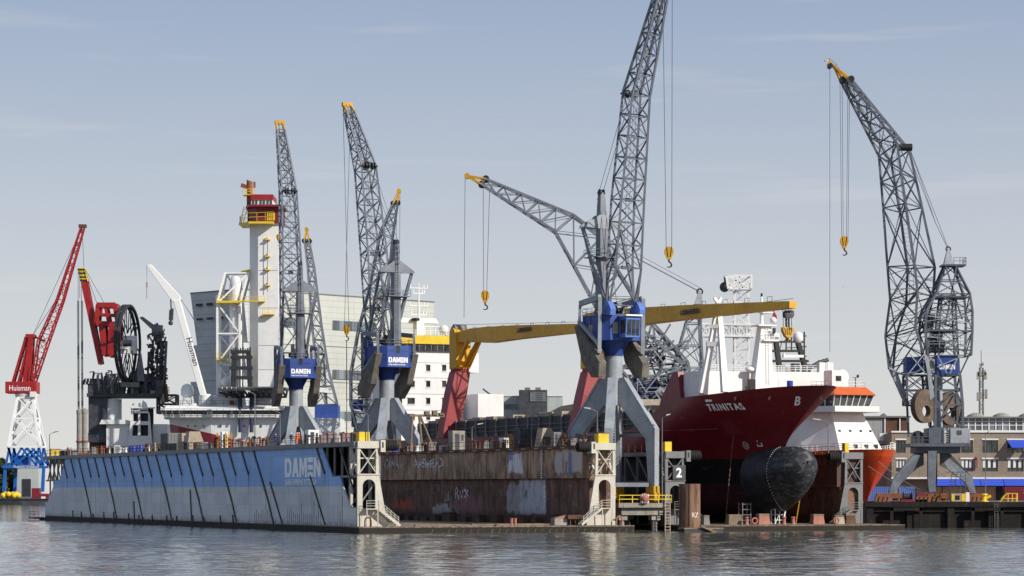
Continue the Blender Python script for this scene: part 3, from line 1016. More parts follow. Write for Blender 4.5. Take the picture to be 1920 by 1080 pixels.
def modern_crane(px, w, theta, label, tipx, tipz, kneex, kneez, hook, name_plate, hk=1.0, chain=None):
    l = dl(px, w)
    root = empty('dock_crane', DW(w, l, 4.1), label, 'crane', 'grey level luffing cranes on the jetty')
    cd, sd = math.cos(DROT), math.sin(DROT)
    D = lambda x, y, z: V((x * cd - y * sd, x * sd + y * cd, z))      # along the jetty
    ct, st = math.cos(theta), math.sin(theta)
    U = lambda x, y, z: V((x * ct - y * st, x * st + y * ct, z))      # slewing part: x ahead, y to its left
    # --- portal: four bent legs, bogies, ties
    gx, gy = 3.6, 6.0
    RR = math.hypot(gx, gy)
    for ix in (-1, 1):
        for iy in (-1, 1):
            dx, dy = ix * gx / RR, iy * gy / RR
            poly = [(1.2, 18.7), (1.9, 18.7), (RR + .55, 10.9), (RR + .5, 2.5), (RR - .45, 2.5), (RR - 1.0, 9.5), (1.2, 14.9)]
            m = MB()
            m.prism(poly, lambda u, v, t: D(dx * u - dy * t, dy * u + dx * t, v), -.5, .5)
            lg = m.build('leg', M['steel_lite'], root)
            e = MB()
            e.prism([(1.9, 18.72), (2.3, 18.72), (RR + .75, 11.05), (RR + .7, 2.5), (RR + .553, 2.5), (RR + .6, 10.92), ], lambda u, v, t: D(dx * u - dy * t, dy * u + dx * t, v), -.62, .62)
            e.build('edge_flange', M['steel_lite'], lg)
            b = MB()
            c = D(ix * gx, iy * gy, 0)
            def bb(x0, x1, y0, y1, z0, z1):
                ps = [D(ix * gx + a, iy * gy + c_, z0) for a, c_ in ((x0, y0), (x1, y0), (x1, y1), (x0, y1))]
                b.hexa(ps, [p + EZ * (z1 - z0) for p in ps])
            bb(-.5, .5, -1.3, 1.3, 1.5, 2.5)
            for q in (-1.5, .15):
                bb(-.45, .45, q, q + 1.35, .7, 1.5)
                for t in (.3, 1.0):
                    b.lathe([(.36, -.3), (.36, .3)], D(ix * gx, iy * gy + q + t, .48), 12, 'x')
            b.build('bogie', M['yellow'], lg)
    each('portal_tie', 'steel', root, [lambda m, iy=iy: m.beam(D(-gx, iy * gy, 2.7), D(gx, iy * gy, 2.7), .5, .6) for iy in (-1, 1)] + [lambda m, ix=ix: m.beam(D(ix * gx, -gy, 10.2), D(ix * gx, gy, 10.2), .4, .5) for ix in (-1, 1)])
    m = MB(); ladder(m, D(-gx + .4, -gy - .7, 4), D(-1.3, -2.4, 15.2), .7, D(1, 0, 0), .45, .09); m.build('ladder', M['steel_lite'], root)
    m = MB(); m.lathe([(1.38, 14.6), (1.38, 22.1)], n=28)
    m.build('column', M['steel_lite'], root, smooth=True)
    # --- slewing cone and machinery house
    m = MB(); m.lathe([(1.42, 22.0), (1.5, 22.6), (2.35, 24.2)], n=28); m.build('slewing_cone', M['crane_blue'], root, smooth=True)
    m = MB()
    poly = [(-4.5, -2.2), (-3.4, -3.4), (2.4, -3.4), (3.4, -2.4), (3.4, 2.4), (2.4, 3.4), (-3.4, 3.4), (-4.5, 2.2)]
    m.prism(poly, lambda u, v, t: U(u, v, t), 24.2, 28.1)
    house = m.build('machinery_house', M['crane_blue'], root, bevel=.04)
    each('louvre', 'tan' if theta < 0 else 'machine', house, [lambda m, y=y: m.prism([(0, 25.2), (.9, 25.2), (.9, 26.9), (0, 26.9)], lambda u, v, t: U(3.4 + t, y + u, v), .002, .03) for y in (-2.0, 1.2)] + [lambda m: m.prism([(-1.5, 25.0), (-.3, 25.0), (-.3, 26.7), (-1.5, 26.7)], lambda u, v, t: U(u, -3.4 - t, v), .002, .03)])
    m = MB()
    for x in (-2.6, -.8, 1.2):
        m.beam(U(x, -3.43, 24.3), U(x, -3.43, 28.0), .1, .05); m.beam(U(x, 3.43, 24.3), U(x, 3.43, 28.0), .1, .05)
    m.beam(U(-4.54, -2.2, 27.2), U(-4.54, 2.2, 27.2), .05, .08); m.beam(U(-3.4, -3.43, 26.9), U(2.4, -3.43, 26.9), .05, .08)
    m.build('panel_rib', M['crane_blue'], house)
    m = MB()
    m.prism([(0, 26.8), (.75, 26.8), (.75, 28.12), (0, 28.12)], lambda u, v, t: U(-4.5 - t, -.35 + u, v), .002, .03)
    m.build('door', M['black'], house)
    if name_plate:
        yy = 1.95
        block_word('maker_name', 'DAMEN', 3.9, .95, M['letter'], house, lambda u, v: U(-4.54, yy - u, 25.05 + v))
        text_mesh('maker_line', 'DAMEN SHIPREPAIR ROTTERDAM', .36, M['letter'], house, lambda u, v: U(-4.54, yy - u, 24.55 + v), xs=.62, bold=.006)
    m = MB()
    rail(m, [U(u, v, 28.1) for u, v in ((-4.5, -2.2), (-3.4, -3.4), (2.4, -3.4), (3.4, -2.4))], 1.1, 1.2, .06)
    rail(m, [U(u, v, 28.1) for u, v in ((3.4, 2.4), (2.4, 3.4), (-3.4, 3.4), (-4.5, 2.2), (-4.5, -2.2))], 1.1, 1.2, .06)
    m.build('roof_railing', M['steel'], house)
    # cab hung in front
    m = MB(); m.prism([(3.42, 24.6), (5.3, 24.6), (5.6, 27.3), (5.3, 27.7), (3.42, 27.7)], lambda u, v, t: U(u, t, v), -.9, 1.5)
    cab = m.build('cab', M['pale_blue'], root)  # paler than the house: sunlight painted into the blue
    m = MB()
    for y0, y1 in ((-.75, -.02), (.08, .68), (.78, 1.38)):
        m.add([U(5.34, y0, 24.85), U(5.34, y1, 24.85), U(5.62, y1, 27.2), U(5.62, y0, 27.2)], [(0, 1, 2, 3)])
    for yy in (-.92, 1.52):
        m.add([U(3.8, yy, 25.2), U(5.2, yy, 25.2), U(5.4, yy, 27.2), U(3.8, yy, 27.2)], [(0, 1, 2, 3)])
    m.build('cab_window', M['glass'], cab)
    m = MB(); m.prism([(3.4, 27.72), (5.9, 27.72), (5.9, 27.95), (3.4, 27.95)], lambda u, v, t: U(u, t, v), -1.1, 1.7); m.build('cab_roof', M['white'], cab)
    # jib pivots
    for y in (-2.5, 2.5):
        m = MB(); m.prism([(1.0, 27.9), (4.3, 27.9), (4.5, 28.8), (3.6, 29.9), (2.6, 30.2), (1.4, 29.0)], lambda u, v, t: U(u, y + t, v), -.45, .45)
        m.build('jib_bracket', M['pale_blue'] if theta < 0 else M['crane_blue'], root)  # sunward crane gets the blue with sunlight painted in
    # --- counterweights on their arms
    for y in (-2.95, 2.95):
        m = MB()
        m.prism([(-4.4, 26.6), (-3.6, 26.8), (1.6, 22.6), (3.4, 20.9), (3.2, 18.7), (1.0, 18.7), (-2.0, 21.2)], lambda u, v, t: U(u, y + t + (.75 if y > 0 else -.75), v), -.62, .62)
        cw = m.build('counterweight', M['slab'], root, bevel=.06)
        a = MB()
        q = y + (.75 if y > 0 else -.75)
        a.beam(U(2.6, q, 30.6), U(2.4, q, 22.3), .55, .7); a.beam(U(2.5, q, 30.6), U(-3.6, q, 30.0), .5, .8)
        a.beam(U(-3.6, q, 30.0), U(-3.9, q, 26.6), .45); a.beam(U(-3.4, q, 27.0), U(2.3, q, 23.6), .45, .5)
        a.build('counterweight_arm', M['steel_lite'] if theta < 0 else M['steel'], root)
    # --- king post with crosshead, struts and platform
    m = MB()
    b4 = lambda x, z, hw, hd: [U(x - hd, -hw, z), U(x + hd, -hw, z), U(x + hd, hw, z), U(x - hd, hw, z)]
    m.hexa(b4(-3.5, 28.1, .75, .85), b4(-3.6, 42, .62, .7)); m.hexa(b4(-3.6, 42.003, .62, .7), b4(-3.7, 46.9, .36, .45))
    post = m.build('king_post', M['steel'], root)
    m = MB(); m.prism([(-3.5, 41.4), (3.5, 41.4), (3.4, 41.75), (.7, 43.5), (-.7, 43.5), (-3.4, 41.75)], lambda u, v, t: U(-3.6 + t, u, v), -.75, -.704)
    m.prism([(-3.5, 41.4), (3.5, 41.4), (3.4, 41.75), (.7, 43.5), (-.7, 43.5), (-3.4, 41.75)], lambda u, v, t: U(-3.6 + t, u, v), .704, .75)
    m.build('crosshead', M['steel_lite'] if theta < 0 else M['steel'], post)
    for y in (-1, 1):
        m = MB(); m.beam(U(-3.6, y * 3.3, 41.5), U(2.6, y * 2.6, 29.3), .42, .5); m.build('strut', M['steel'], root)
        m = MB(); m.beam(U(-3.6, y * 3.3, 41.5), U(-3.8, y * .9, 33.0), .4, .4); m.build('strut', M['steel'], root)
    m = MB()
    ps = [(-5.2, -2.2), (-2.0, -2.2), (-2.0, 2.2), (-5.2, 2.2)]
    m.hexa([U(u, v, 37.0) for u, v in ps], [U(u, v, 37.15) for u, v in ps])
    rail(m, [U(u, v, 37.15) for u, v in ps + ps[:1]], 1.1, 1.1, .06)
    m.build('platform', M['steel'], post)
    m = MB(); ladder(m, U(-4.6, .2, 28.2), U(-4.4, .2, 47.4), .5, U(0, 1, 0), .45, .06)
    m.beam(U(-4.4, 0, 42), U(-4.4, 0, 47.6), .08)
    for i in range(5):
        m.beam(U(-4.5, -.3, 43 + i), U(-4.5, .5, 43 + i), .07); m.beam(U(-5.1, .1, 43 + i), U(-4.5, .5, 43 + i), .06); m.beam(U(-5.1, .1, 43 + i), U(-4.5, -.3, 43 + i), .06)
    m.build('ladder', M['steel_dark'], post)
    m = MB()
    for y in (-.3, .3):
        m.lathe([(.55, y - .08), (.55, y + .08)], (0, 0, 0), 16, 'y')
    m.v = [tuple(U(-3.7 + p[0], p[1], 46.9 + p[2])) for p in m.v]
    m.build('sheave', M['black'], post)
    # machinery on the roof
    m = MB()
    for a in ((-1.9, -.5, .55, 31.2), (-1.0, .8, .4, 30.2)):
        m.beam(U(a[0], a[1], 28.1), U(a[0], a[1], a[3]), a[2] * 2, n=10)
    m.beam(U(-2.6, -1.6, 28.7), U(-2.6, 1.6, 28.7), 1.0, n=12); m.beam(U(-.2, -1.3, 28.9), U(-.2, 1.5, 28.9), .9, n=12)
    m.beam(U(-4.2, 1.6, 28.1), U(-4.2, 1.6, 30.9), .7); m.beam(U(2.2, -1.2, 29.4), U(-2, -.9, 31.0), .3)
    m.build('winch', M['machine'], root)
    # --- jib
    base = V((2.5, 0, 29.5)); knee = V((kneex, 0, kneez)); tip = V((tipx, 0, tipz))
    mid = base.lerp(knee, .5) + V((-.35, 0, .1))
    def sec(c, ax, wd, dp):
        n = V((-ax.z, 0, ax.x)).normalized()      # towards the mast side
        return [U(*(c + n * s * dp / 2 + V((0, q * wd / 2, 0)))) for s, q in ((-1, -1), (-1, 1), (1, 1), (1, -1))]
    a1, a2 = (knee - base).normalized(), (tip - knee).normalized()
    low = base.lerp(knee, .18)
    head0 = knee.lerp(tip, .88)
    m = MB()
    secs = [sec(base, a1, 4.7, .9), sec(low, a1, 4.3, 2.6), sec(mid, a1, 3.9, 3.0), sec(knee, (a1 + a2).normalized(), 3.0, 2.9), sec(head0, a2, 1.6, 1.1)]
    for c in range(4):
        for s in range(4):
            m.beam(secs[s][c], secs[s + 1][c], .34 if s < 3 else .30)
    jib = m.build('jib', M['steel'], root)
    m = MB()
    lattice(m, secs, (1, 3, 5, 5), .02, .17)
    # light cross wires on the wide faces
    for s, nb in ((1, 3), (2, 5), (3, 5)):
        for b in range(nb):
            for f in (0, 2):
                g_ = (f + 1) % 4
                p0, p1 = secs[s][f].lerp(secs[s + 1][f], b / nb), secs[s][g_].lerp(secs[s + 1][g_], (b + 1) / nb)
                q0, q1 = secs[s][g_].lerp(secs[s + 1][g_], b / nb), secs[s][f].lerp(secs[s + 1][f], (b + 1) / nb)
                m.beam(p0, p1, .08); m.beam(q0, q1, .08)
    m.build('bracing', M['steel_dark'], jib)
    m = MB()
    cen = lambda s: (secs[s][0] + secs[s][1] + secs[s][2] + secs[s][3]) / 4
    for s in range(1, 4):
        ladder(m, cen(s), cen(s + 1), .55, U(0, 1, 0), .6, .05)
    for s in (1, 2, 3):
        c = cen(s)
        m.beam(c + U(.2, -.5, 0), c + U(.2, .5, 0), .5, .5)
    m.build('catwalk', M['steel_dark'], jib)
    tipc = [U(*(tip + V((0, q * .7, 0)))) for q in (-1, 1)]
    m = MB()
    for c in range(4):
        m.beam(secs[4][c], tipc[0 if c in (0, 3) else 1], .30)
    m.beam(U(*(tip + V((0, -1.0, 0)))), U(*(tip + V((0, 1.0, 0)))), .7, .8)
    m.build('jib_head', M['yellow'], jib)
    m = MB()
    kn = knee + V((-a1.z, 0, a1.x)) * 1.9
    for q in (-.9, -.4, .4, .9):
        m.lathe([(.62, q - .1), (.62, q + .1)], (0, 0, 0), 16, 'y')
    m.v = [tuple(U(kn.x + p[0], p[1], kn.z + p[2])) for p in m.v]
    m.beam(U(kn.x, -1.6, kn.z), U(kn.x, 1.6, kn.z), .25)
    m.build('sheave', M['black'], jib)
    # ropes
    mt = V((-3.7, 0, 47.2))
    for q in (-.35, .35):
        rope(root, [U(mt.x, q, mt.z), U(kn.x, q, kn.z + .6), U(tip.x, q, tip.z + .5)], .04, 'luffing_rope')
        rope(root, [U(mt.x, q, mt.z), U(.0, q * 2, 29.0)], .04, 'luffing_rope')
    for (dx, hz, both, k) in hook:
        hp = U(tip.x, 0, hz) + V((dx, 0, 0))
        for q in ((-.45, .45) if both else (0,)):
            rope(root, [U(*(tip + V((0, q * 1.8, -.2)))) + V((dx * .6, 0, 0)), hp + V((q * .9, 0, -.2))], .045)
        bell_hook(root, hp, k)
        if chain:
            rope(root, [hp + V((0, 0, -3.0 * k)), hp + V((0, 0, chain - hz))], .09, 'sling_chain', 'brown')
    return root


modern_crane(1150, 45.9, R(-63), 'tallest grey jetty crane, with a windowed blue cab, right of the pale arched portal', 15.4, 76.0, 7.0, 60.4, [(.55, 37.2, True, 1.0)], False)
modern_crane(725, 45.9, R(120), 'grey jetty crane with blue DAMEN house in front of the white ship bridge', 16.2, 74.4, 8.6, 61.6, [(-.1, 33.0, True, 1.0)], True, chain=18.5)
modern_crane(555, 45.9, R(107), 'grey jetty crane with blue DAMEN house beside the tall white tower', 15.6, 77.6, 7.6, 62.2, [(-.2, 54.6, False, .8)], True)


# ------------------------------------------------------------------ older lattice cranes with curved jib foot
def quad(fr, L, Mp, Rp, dm=-3.0, dr=1.2):
    a, b, c = fr(*L), fr(Mp[0], Mp[1], dm), fr(Rp[0], Rp[1], dr)
    return [a, b, c, a + c - b]


def box_sec(fr, x0, x1, y, d):
    return [fr(x0, y, -d), fr(x1, y, -d), fr(x1, y, d), fr(x0, y, d)]


def ring_weight(root, c, r, hole, t, mat, rot):
    """round concrete counterweight with a round hole"""
    m = MB()
    n = 36
    rows = []
    for rr, d in ((r, -t / 2), (r, t / 2), (hole, t / 2), (hole, -t / 2), (r, -t / 2)):
        rows.append([V(c) + V((math.cos(a) * rr * math.cos(rot) - d * math.sin(rot), math.cos(a) * rr * math.sin(rot) + d * math.cos(rot), math.sin(a) * rr)) for a in [i * 2 * math.pi / n for i in range(n)]])
    if hole > 0:
        hc = V((.0, 0, -r * .30))
        for j in (2, 3):
            rows[j] = [p + hc for p in rows[j]]
    m.grid(rows, True)
    return m.build('counterweight', mat, root)


M['brown_slab'] = paint('brown_weathered_concrete', (0.13, 0.095, 0.07), .9, .4, .8, .1, .5)
M['old_steel'] = paint('weathered_dark_steel', (0.10, 0.115, 0.14), .5, .35, .5, .12)


def old_crane_right():
    fr = Fr(1745, 440, 4.1)
    root = empty('lattice_crane', fr.loc, 'big old grey lattice crane with round concrete counterweights on the right quay', 'crane', 'old lattice cranes')
    # portal
    for (x0, y0, x1, y1, xf, yf, d0, d1, w0, w1) in ((1722, 868, 1668, 905, 1663, 925, -1.5, -4.5, 3.0, 1.1), (1742, 868, 1737, 905, 1737, 926, -3, -6, 1.6, 1.1), (1752, 862, 1758, 900, 1757, 925, 2, 5, 1.2, .9), (1772, 862, 1828, 900, 1833, 925, 1.5, 4, 3.0, 1.1)):
        m = MB()
        d = 1 if x1 > x0 else -1
        a, b, c = fr(x0, 848, d0), fr(x1, y1 - 4, d1), fr(xf, yf, d1)
        th = V((0, .45, 0))
        k = fr.k
        big = abs(x1 - x0) > 20
        if big:
            poly = [(fr.x(x0 - d * 6), fr.z(846)), (fr.x(x0 + d * 8), fr.z(846)), (fr.x(x1 + d * 2), fr.z(y1 - 5)), (fr.x(xf + d * 4), fr.z(yf)), (fr.x(xf - d * 7), fr.z(yf)), (fr.x(x1 - d * 14), fr.z(y1 + 3)), (fr.x(x0 + d * 6), fr.z(878)), (fr.x(x0 - d * 6), fr.z(872))]
            m.prism(poly, lambda u, v, t: (u, d0 + (d1 - d0) * min(1, abs(u - fr.x(x0)) / abs(fr.x(xf) - fr.x(x0))) + t, v), -.55, .55)
        else:
            poly = [(fr.x(x0 - 8), fr.z(846)), (fr.x(x0 + 8), fr.z(846)), (fr.x(xf + 7), fr.z(y1)), (fr.x(xf + 6), fr.z(yf)), (fr.x(xf - 6), fr.z(yf)), (fr.x(xf - 7), fr.z(y1))]
            m.prism(poly, lambda u, v, t: (u, d0 + (d1 - d0) * max(0, min(1, (fr.z(846) - v) / (fr.z(846) - fr.z(yf)))) + t, v), -.55, .55)
        lg = m.build('leg', M['old_steel'], root)
        b = MB()
        c = fr(xf, yf, d1)
        b.box(c.x - 2.4, c.x + 2.4, d1 - .6, d1 + .6, .55, 1.35)
        for q in (-1.9, -.7, .7, 1.9):
            b.lathe([(.4, -.3), (.4, .3)], (c.x + q, d1, .42), 12, 'y')
        b.build('bogie', M['rust_orange'], lg)
    m = MB()
    m.box(fr.x(1700), fr.x(1812), -4, 4, fr.z(838), fr.z(832)); m.box(fr.x(1712), fr.x(1795), -3, 3, fr.z(850), fr.z(838) - .003)
    rail(m, [V((fr.x(1700), -4, fr.z(832))), V((fr.x(1735), -4, fr.z(832)))], 1.1, 1.2, .07)
    m.build('turntable', M['old_steel'], root)
    m = MB(); m.box(fr.x(1736), fr.x(1765), -3, 2.5, fr.z(831.9), fr.z(803)); m.build('machinery_room', M['old_steel'], root, bevel=.05)
    m = MB(); m.box(fr.x(1775), fr.x(1812), -3.6, .5, fr.z(831.9), fr.z(804)); hut = m.build('machinery_room', M['steel_lite'], root, bevel=.05)
    m = MB(); m.box(fr.x(1788), fr.x(1796), -3.68, -3.6, fr.z(816), fr.z(808)); m.build('window', M['glass'], hut)
    m = MB(); ladder(m, V((fr.x(1769), -3.3, fr.z(832))), V((fr.x(1769), -3.3, fr.z(803))), .6, EX, .35, .08); m.build('ladder', M['white'], root)
    m = MB()
    for x in (1706, 1714, 1722, 1730):
        m.box(fr.x(x), fr.x(x + 6), -2.6, -1.2, fr.z(831.9), fr.z(831.9 - (12 if x != 1714 else 22)))
    m.lathe([(.9, -1), (.9, 1)], (fr.x(1720), 0, fr.z(818)), 14, 'y'); m.build('winch', M['machine'], root)
    # central column and lower tower
    m = MB(); m.lathe([(.75, fr.z(803)), (.75, fr.z(705))], (fr.x(1760), .5, 0), 18); m.build('column', M['steel_lite'], root, smooth=True)
    m = MB()
    lattice(m, [box_sec(fr, 1749, 1800, 803, 2.6), box_sec(fr, 1749, 1800, 760, 2.6), box_sec(fr, 1750, 1795, 704, 2.6)], (1, 2), .42, .24)
    lattice(m, [box_sec(fr, 1697, 1737, 760, 2.2), box_sec(fr, 1697, 1733, 704, 2.2)], (2,), .34, .2, cross=True)
    m.beam(fr(1697, 760, -2.2), fr(1700, 820, -2.2), .34); m.beam(fr(1737, 760, -2.2), fr(1738, 800, -2.2), .3)
    for y in (715, 738, 760):
        m.beam(fr(1733, y, -2.3), fr(1750, y, -2.4), .25)
    m.build('tower_base', M['old_steel'], root)
    m = MB(); m.box(fr.x(1697), fr.x(1729), -1.6, 2.2, fr.z(699), fr.z(670)); h = m.build('machinery_house', M['crane_blue'], root, bevel=.04)
    m = MB(); m.box(fr.x(1751), fr.x(1792), -2.8, 2.2, fr.z(703), fr.z(668)); h = m.build('machinery_house', M['crane_blue'], root, bevel=.04)
    block_word('maker_name', 'DAMEN', 2.6, .8, M['letter'], h, lambda u, v: (fr.x(1756) + u, -2.83, fr.z(694) + v))
    m = MB(); m.box(fr.x(1733), fr.x(1749), -2.6, .5, fr.z(700), fr.z(674)); cab = m.build('cab', M['steel_lite'], root, bevel=.04)
    m = MB(); m.box(fr.x(1735), fr.x(1747), -2.66, -2.61, fr.z(692), fr.z(679)); m.build('cab_window', M['glass'], cab)
    # mast tower
    m = MB()
    ms = [box_sec(fr, 1735, 1815, 668, 3.0), box_sec(fr, 1729, 1817, 622, 3.2), box_sec(fr, 1732, 1817, 585, 3.2), box_sec(fr, 1750, 1813, 553, 2.8), box_sec(fr, 1771, 1790, 500, 1.0)]
    lattice(m, ms, (1, 1, 1, 2), .36, .17)
    lattice(m, [box_sec(fr, 1756, 1795, 700, 2.0), box_sec(fr, 1758, 1790, 610, 2.0), box_sec(fr, 1764, 1788, 553, 1.6)], (3, 2), .26, .14, cross=True)
    for a, b in (((1817, 658), (1795, 705)), ((1816, 658), (1756, 655)), ((1735, 668), (1760, 700)), ((1790, 500), (1769, 610)), ((1770, 502), (1800, 600))):
        m.beam(fr(*a, -2), fr(*b, -2), .24)
    m.build('mast_tower', M['old_steel'], root)
    m = MB()
    m.box(fr.x(1764), fr.x(1808), -1.8, 1.8, fr.z(500), fr.z(497)); rail(m, [fr(1785, 497, -1.8), fr(1808, 497, -1.8), fr(1808, 497, 1.8)], 1.1, 1, .07)
    m.build('platform', M['steel_dark'], root)
    each('platform', 'steel_dark', root, [lambda m: m.box(fr.x(1750), fr.x(1812), -2.9, 2.9, fr.z(560), fr.z(558)), lambda m: m.box(fr.x(1732), fr.x(1790), -2.4, 2.4, fr.z(622), fr.z(619))])
    m = MB()
    m.hexa([fr(1769, 497, -.8), fr(1787, 497, -.8), fr(1787, 497, .8), fr(1769, 497, .8)], [fr(1776, 466, -.3), fr(1780, 466, -.3), fr(1780, 466, .3), fr(1776, 466, .3)])
    m.build('mast_head', M['steel_lite'], root)
    m = MB(); m.torus(fr(1778, 467), .38, .1, 'y', 18, 6); m.build('sheave', M['black'], root)
    m = MB()
    for x, y, r_ in ((1746, 640, .9), (1755, 628, 1.0), (1740, 612, .8), (1762, 645, .8)):
        m.lathe([(r_, -1.2), (r_, 1.2)], fr(x, y), 12, 'y')
    m.box(fr.x(1738), fr.x(1768), -1.5, 1.5, fr.z(661), fr.z(650)); m.box(fr.x(1742), fr.x(1752), -1, 1, fr.z(606), fr.z(590))
    m.build('winch', M['machine'], root)
    # jib
    J = [quad(fr, (1667, 692), (1727, 668), (1740, 680)), quad(fr, (1660, 630), (1711, 615), (1738, 612)), quad(fr, (1669, 562), (1715, 550), (1752, 556)), quad(fr, (1664, 500), (1710, 500), (1755, 500)),
         quad(fr, (1656, 390), (1693, 385), (1731, 388)), quad(fr, (1648, 293), (1677, 273), (1707, 280)), quad(fr, (1576, 152), (1586, 148), (1596, 146), -1, .6)]
    m = MB()
    for s in range(6):
        for c in range(4):
            m.beam(J[s][c], J[s + 1][c], .36)
    jib = m.build('jib', M['old_steel'], root)
    m = MB()
    lattice(m, J, (1, 1, 1, 1, 2, 4), .02, .19)
    for s, nb in ((2, 1), (3, 1), (4, 2), (5, 4), (0, 1), (1, 1)):
        for b in range(nb):
            for f in range(4):
                g_ = (f + 1) % 4
                m.beam(J[s][f].lerp(J[s + 1][f], b / nb), J[s][g_].lerp(J[s + 1][g_], (b + 1) / nb), .1)
                m.beam(J[s][g_].lerp(J[s + 1][g_], b / nb), J[s][f].lerp(J[s + 1][f], (b + 1) / nb), .1)
    rn = random.Random(5)
    for s in range(0, 3):
        for _ in range(7):
            f = rn.randrange(4); g_ = (f + 1) % 4
            m.beam(J[s][f].lerp(J[s + 1][f], rn.random()), J[s][g_].lerp(J[s + 1][g_], rn.random()), rn.choice((.07, .09, .12)))
        for _ in range(3):
            m.beam(J[s][0].lerp(J[s + 1][0], rn.random()), J[s][2].lerp(J[s + 1][2], rn.random()), .1)
    m.build('bracing', M['steel_dark'], jib)
    m = MB()
    for s in range(3):
        for _ in range(9):
            f = rn.randrange(4); g_ = (f + 1) % 4
            m.beam(ms[s][f].lerp(ms[s + 1][f], rn.random()), ms[s][g_].lerp(ms[s + 1][g_], rn.random()), rn.choice((.07, .1, .14)))
    for x0, x1, y in ((1732, 1816, 600), (1731, 1816, 640), (1736, 1815, 652)):
        rail(m, [fr(x0, y, -3.2), fr(x1, y, -3.2)], .9, 1.6, .07)
    for a, b in (((1700, 665), (1728, 700)), ((1728, 665), (1698, 702)), ((1752, 668), (1770, 702)), ((1792, 668), (1775, 702)), ((1751, 690), (1792, 672))):
        m.beam(fr(*a, -3.3), fr(*b, -3.3), .16)
    m.build('secondary_bracing', M['steel_lite'], root)
    m = MB()
    cn_ = [(q[0] + q[1] + q[2] + q[3]) / 4 for q in J]
    for a, b in zip(cn_[2:], cn_[3:]):
        ladder(m, a, b, .7, EX, .7, .06)
    m.build('catwalk', M['steel_dark'], jib)
    m = MB()
    m.prism([(fr.x(1665), fr.z(688)), (fr.x(1680), fr.z(694)), (fr.x(1704), fr.z(756)), (fr.x(1699), fr.z(762)), (fr.x(1690), fr.z(745))], lambda u, v, t: (u, t, v), -.5, .5)
    m.build('jib_foot', M['steel_lite'], jib)
    m = MB()
    m.prism([(fr.x(1726), fr.z(662)), (fr.x(1735), fr.z(672)), (fr.x(1746), fr.z(745)), (fr.x(1738), fr.z(752)), (fr.x(1733), fr.z(700))], lambda u, v, t: (u, t, v), -3.4, -2.7)
    m.build('jib_foot', M['steel_lite'], jib)
    m = MB()
    m.path([fr(1667, 692, -.4), fr(1690, 703, -1.6), fr(1712, 700, -2.4), fr(1728, 690, -3)], .35); m.build('curved_tie', M['steel_lite'], jib)
    tip = fr(1556, 121)
    m = MB()
    for c in range(4):
        m.beam(J[6][c], tip + V((.5, (-.4 if c < 2 else .4), -.1)), .3)
    m.lathe([(.45, -.7), (.45, .7)], tip, 14, 'y')
    m.build('jib_head', M['yellow'], jib)
    m = MB()
    for x, y in ((1580, 150), (1595, 149), (1556, 124)):
        m.lathe([(.55 if x > 1560 else .4, -.8), (.55 if x > 1560 else .4, .8)], fr(x, y), 16, 'y')
    m.lathe([(.6, fr.x(1680)), (.6, fr.x(1708))], (0, -1.2, fr.z(278)), 14, 'x')
    m.build('sheave', M['black'], jib)
    m = MB(); rail(m, [fr(1556, 120, .5), fr(1568, 130, .5), fr(1578, 145, .5)], 1.0, 1.0, .06); m.build('head_railing', M['old_steel'], jib)
    for a, b in (((1575, 155), (1578, 446)), ((1579, 155), (1581, 446)), ((1590, 155), (1587, 446)), ((1593, 155), (1590, 446)), ((1556, 124), (1556, 660))):
        rope(root, [fr(*a), fr(*b)], .04)
    bell_hook(root, fr(1583, 443), 1.05)
    for a in ((1707, 282), (1700, 278)):
        rope(root, [fr(*a), fr(1755, 420), fr(1778, 468)], .045, 'luffing_rope')
    rope(root, [fr(1706, 276, .5), fr(1779, 465, .5)], .045, 'luffing_rope')
    ring_weight(root, fr(1727, 763, -3.4), 2.75, .95, 1.0, M['brown_slab'], R(38))
    ring_weight(root, fr(1784, 765, 2.4), 2.75, .95, 1.0, M['brown_slab'], R(38))
    return root


old_crane_right()


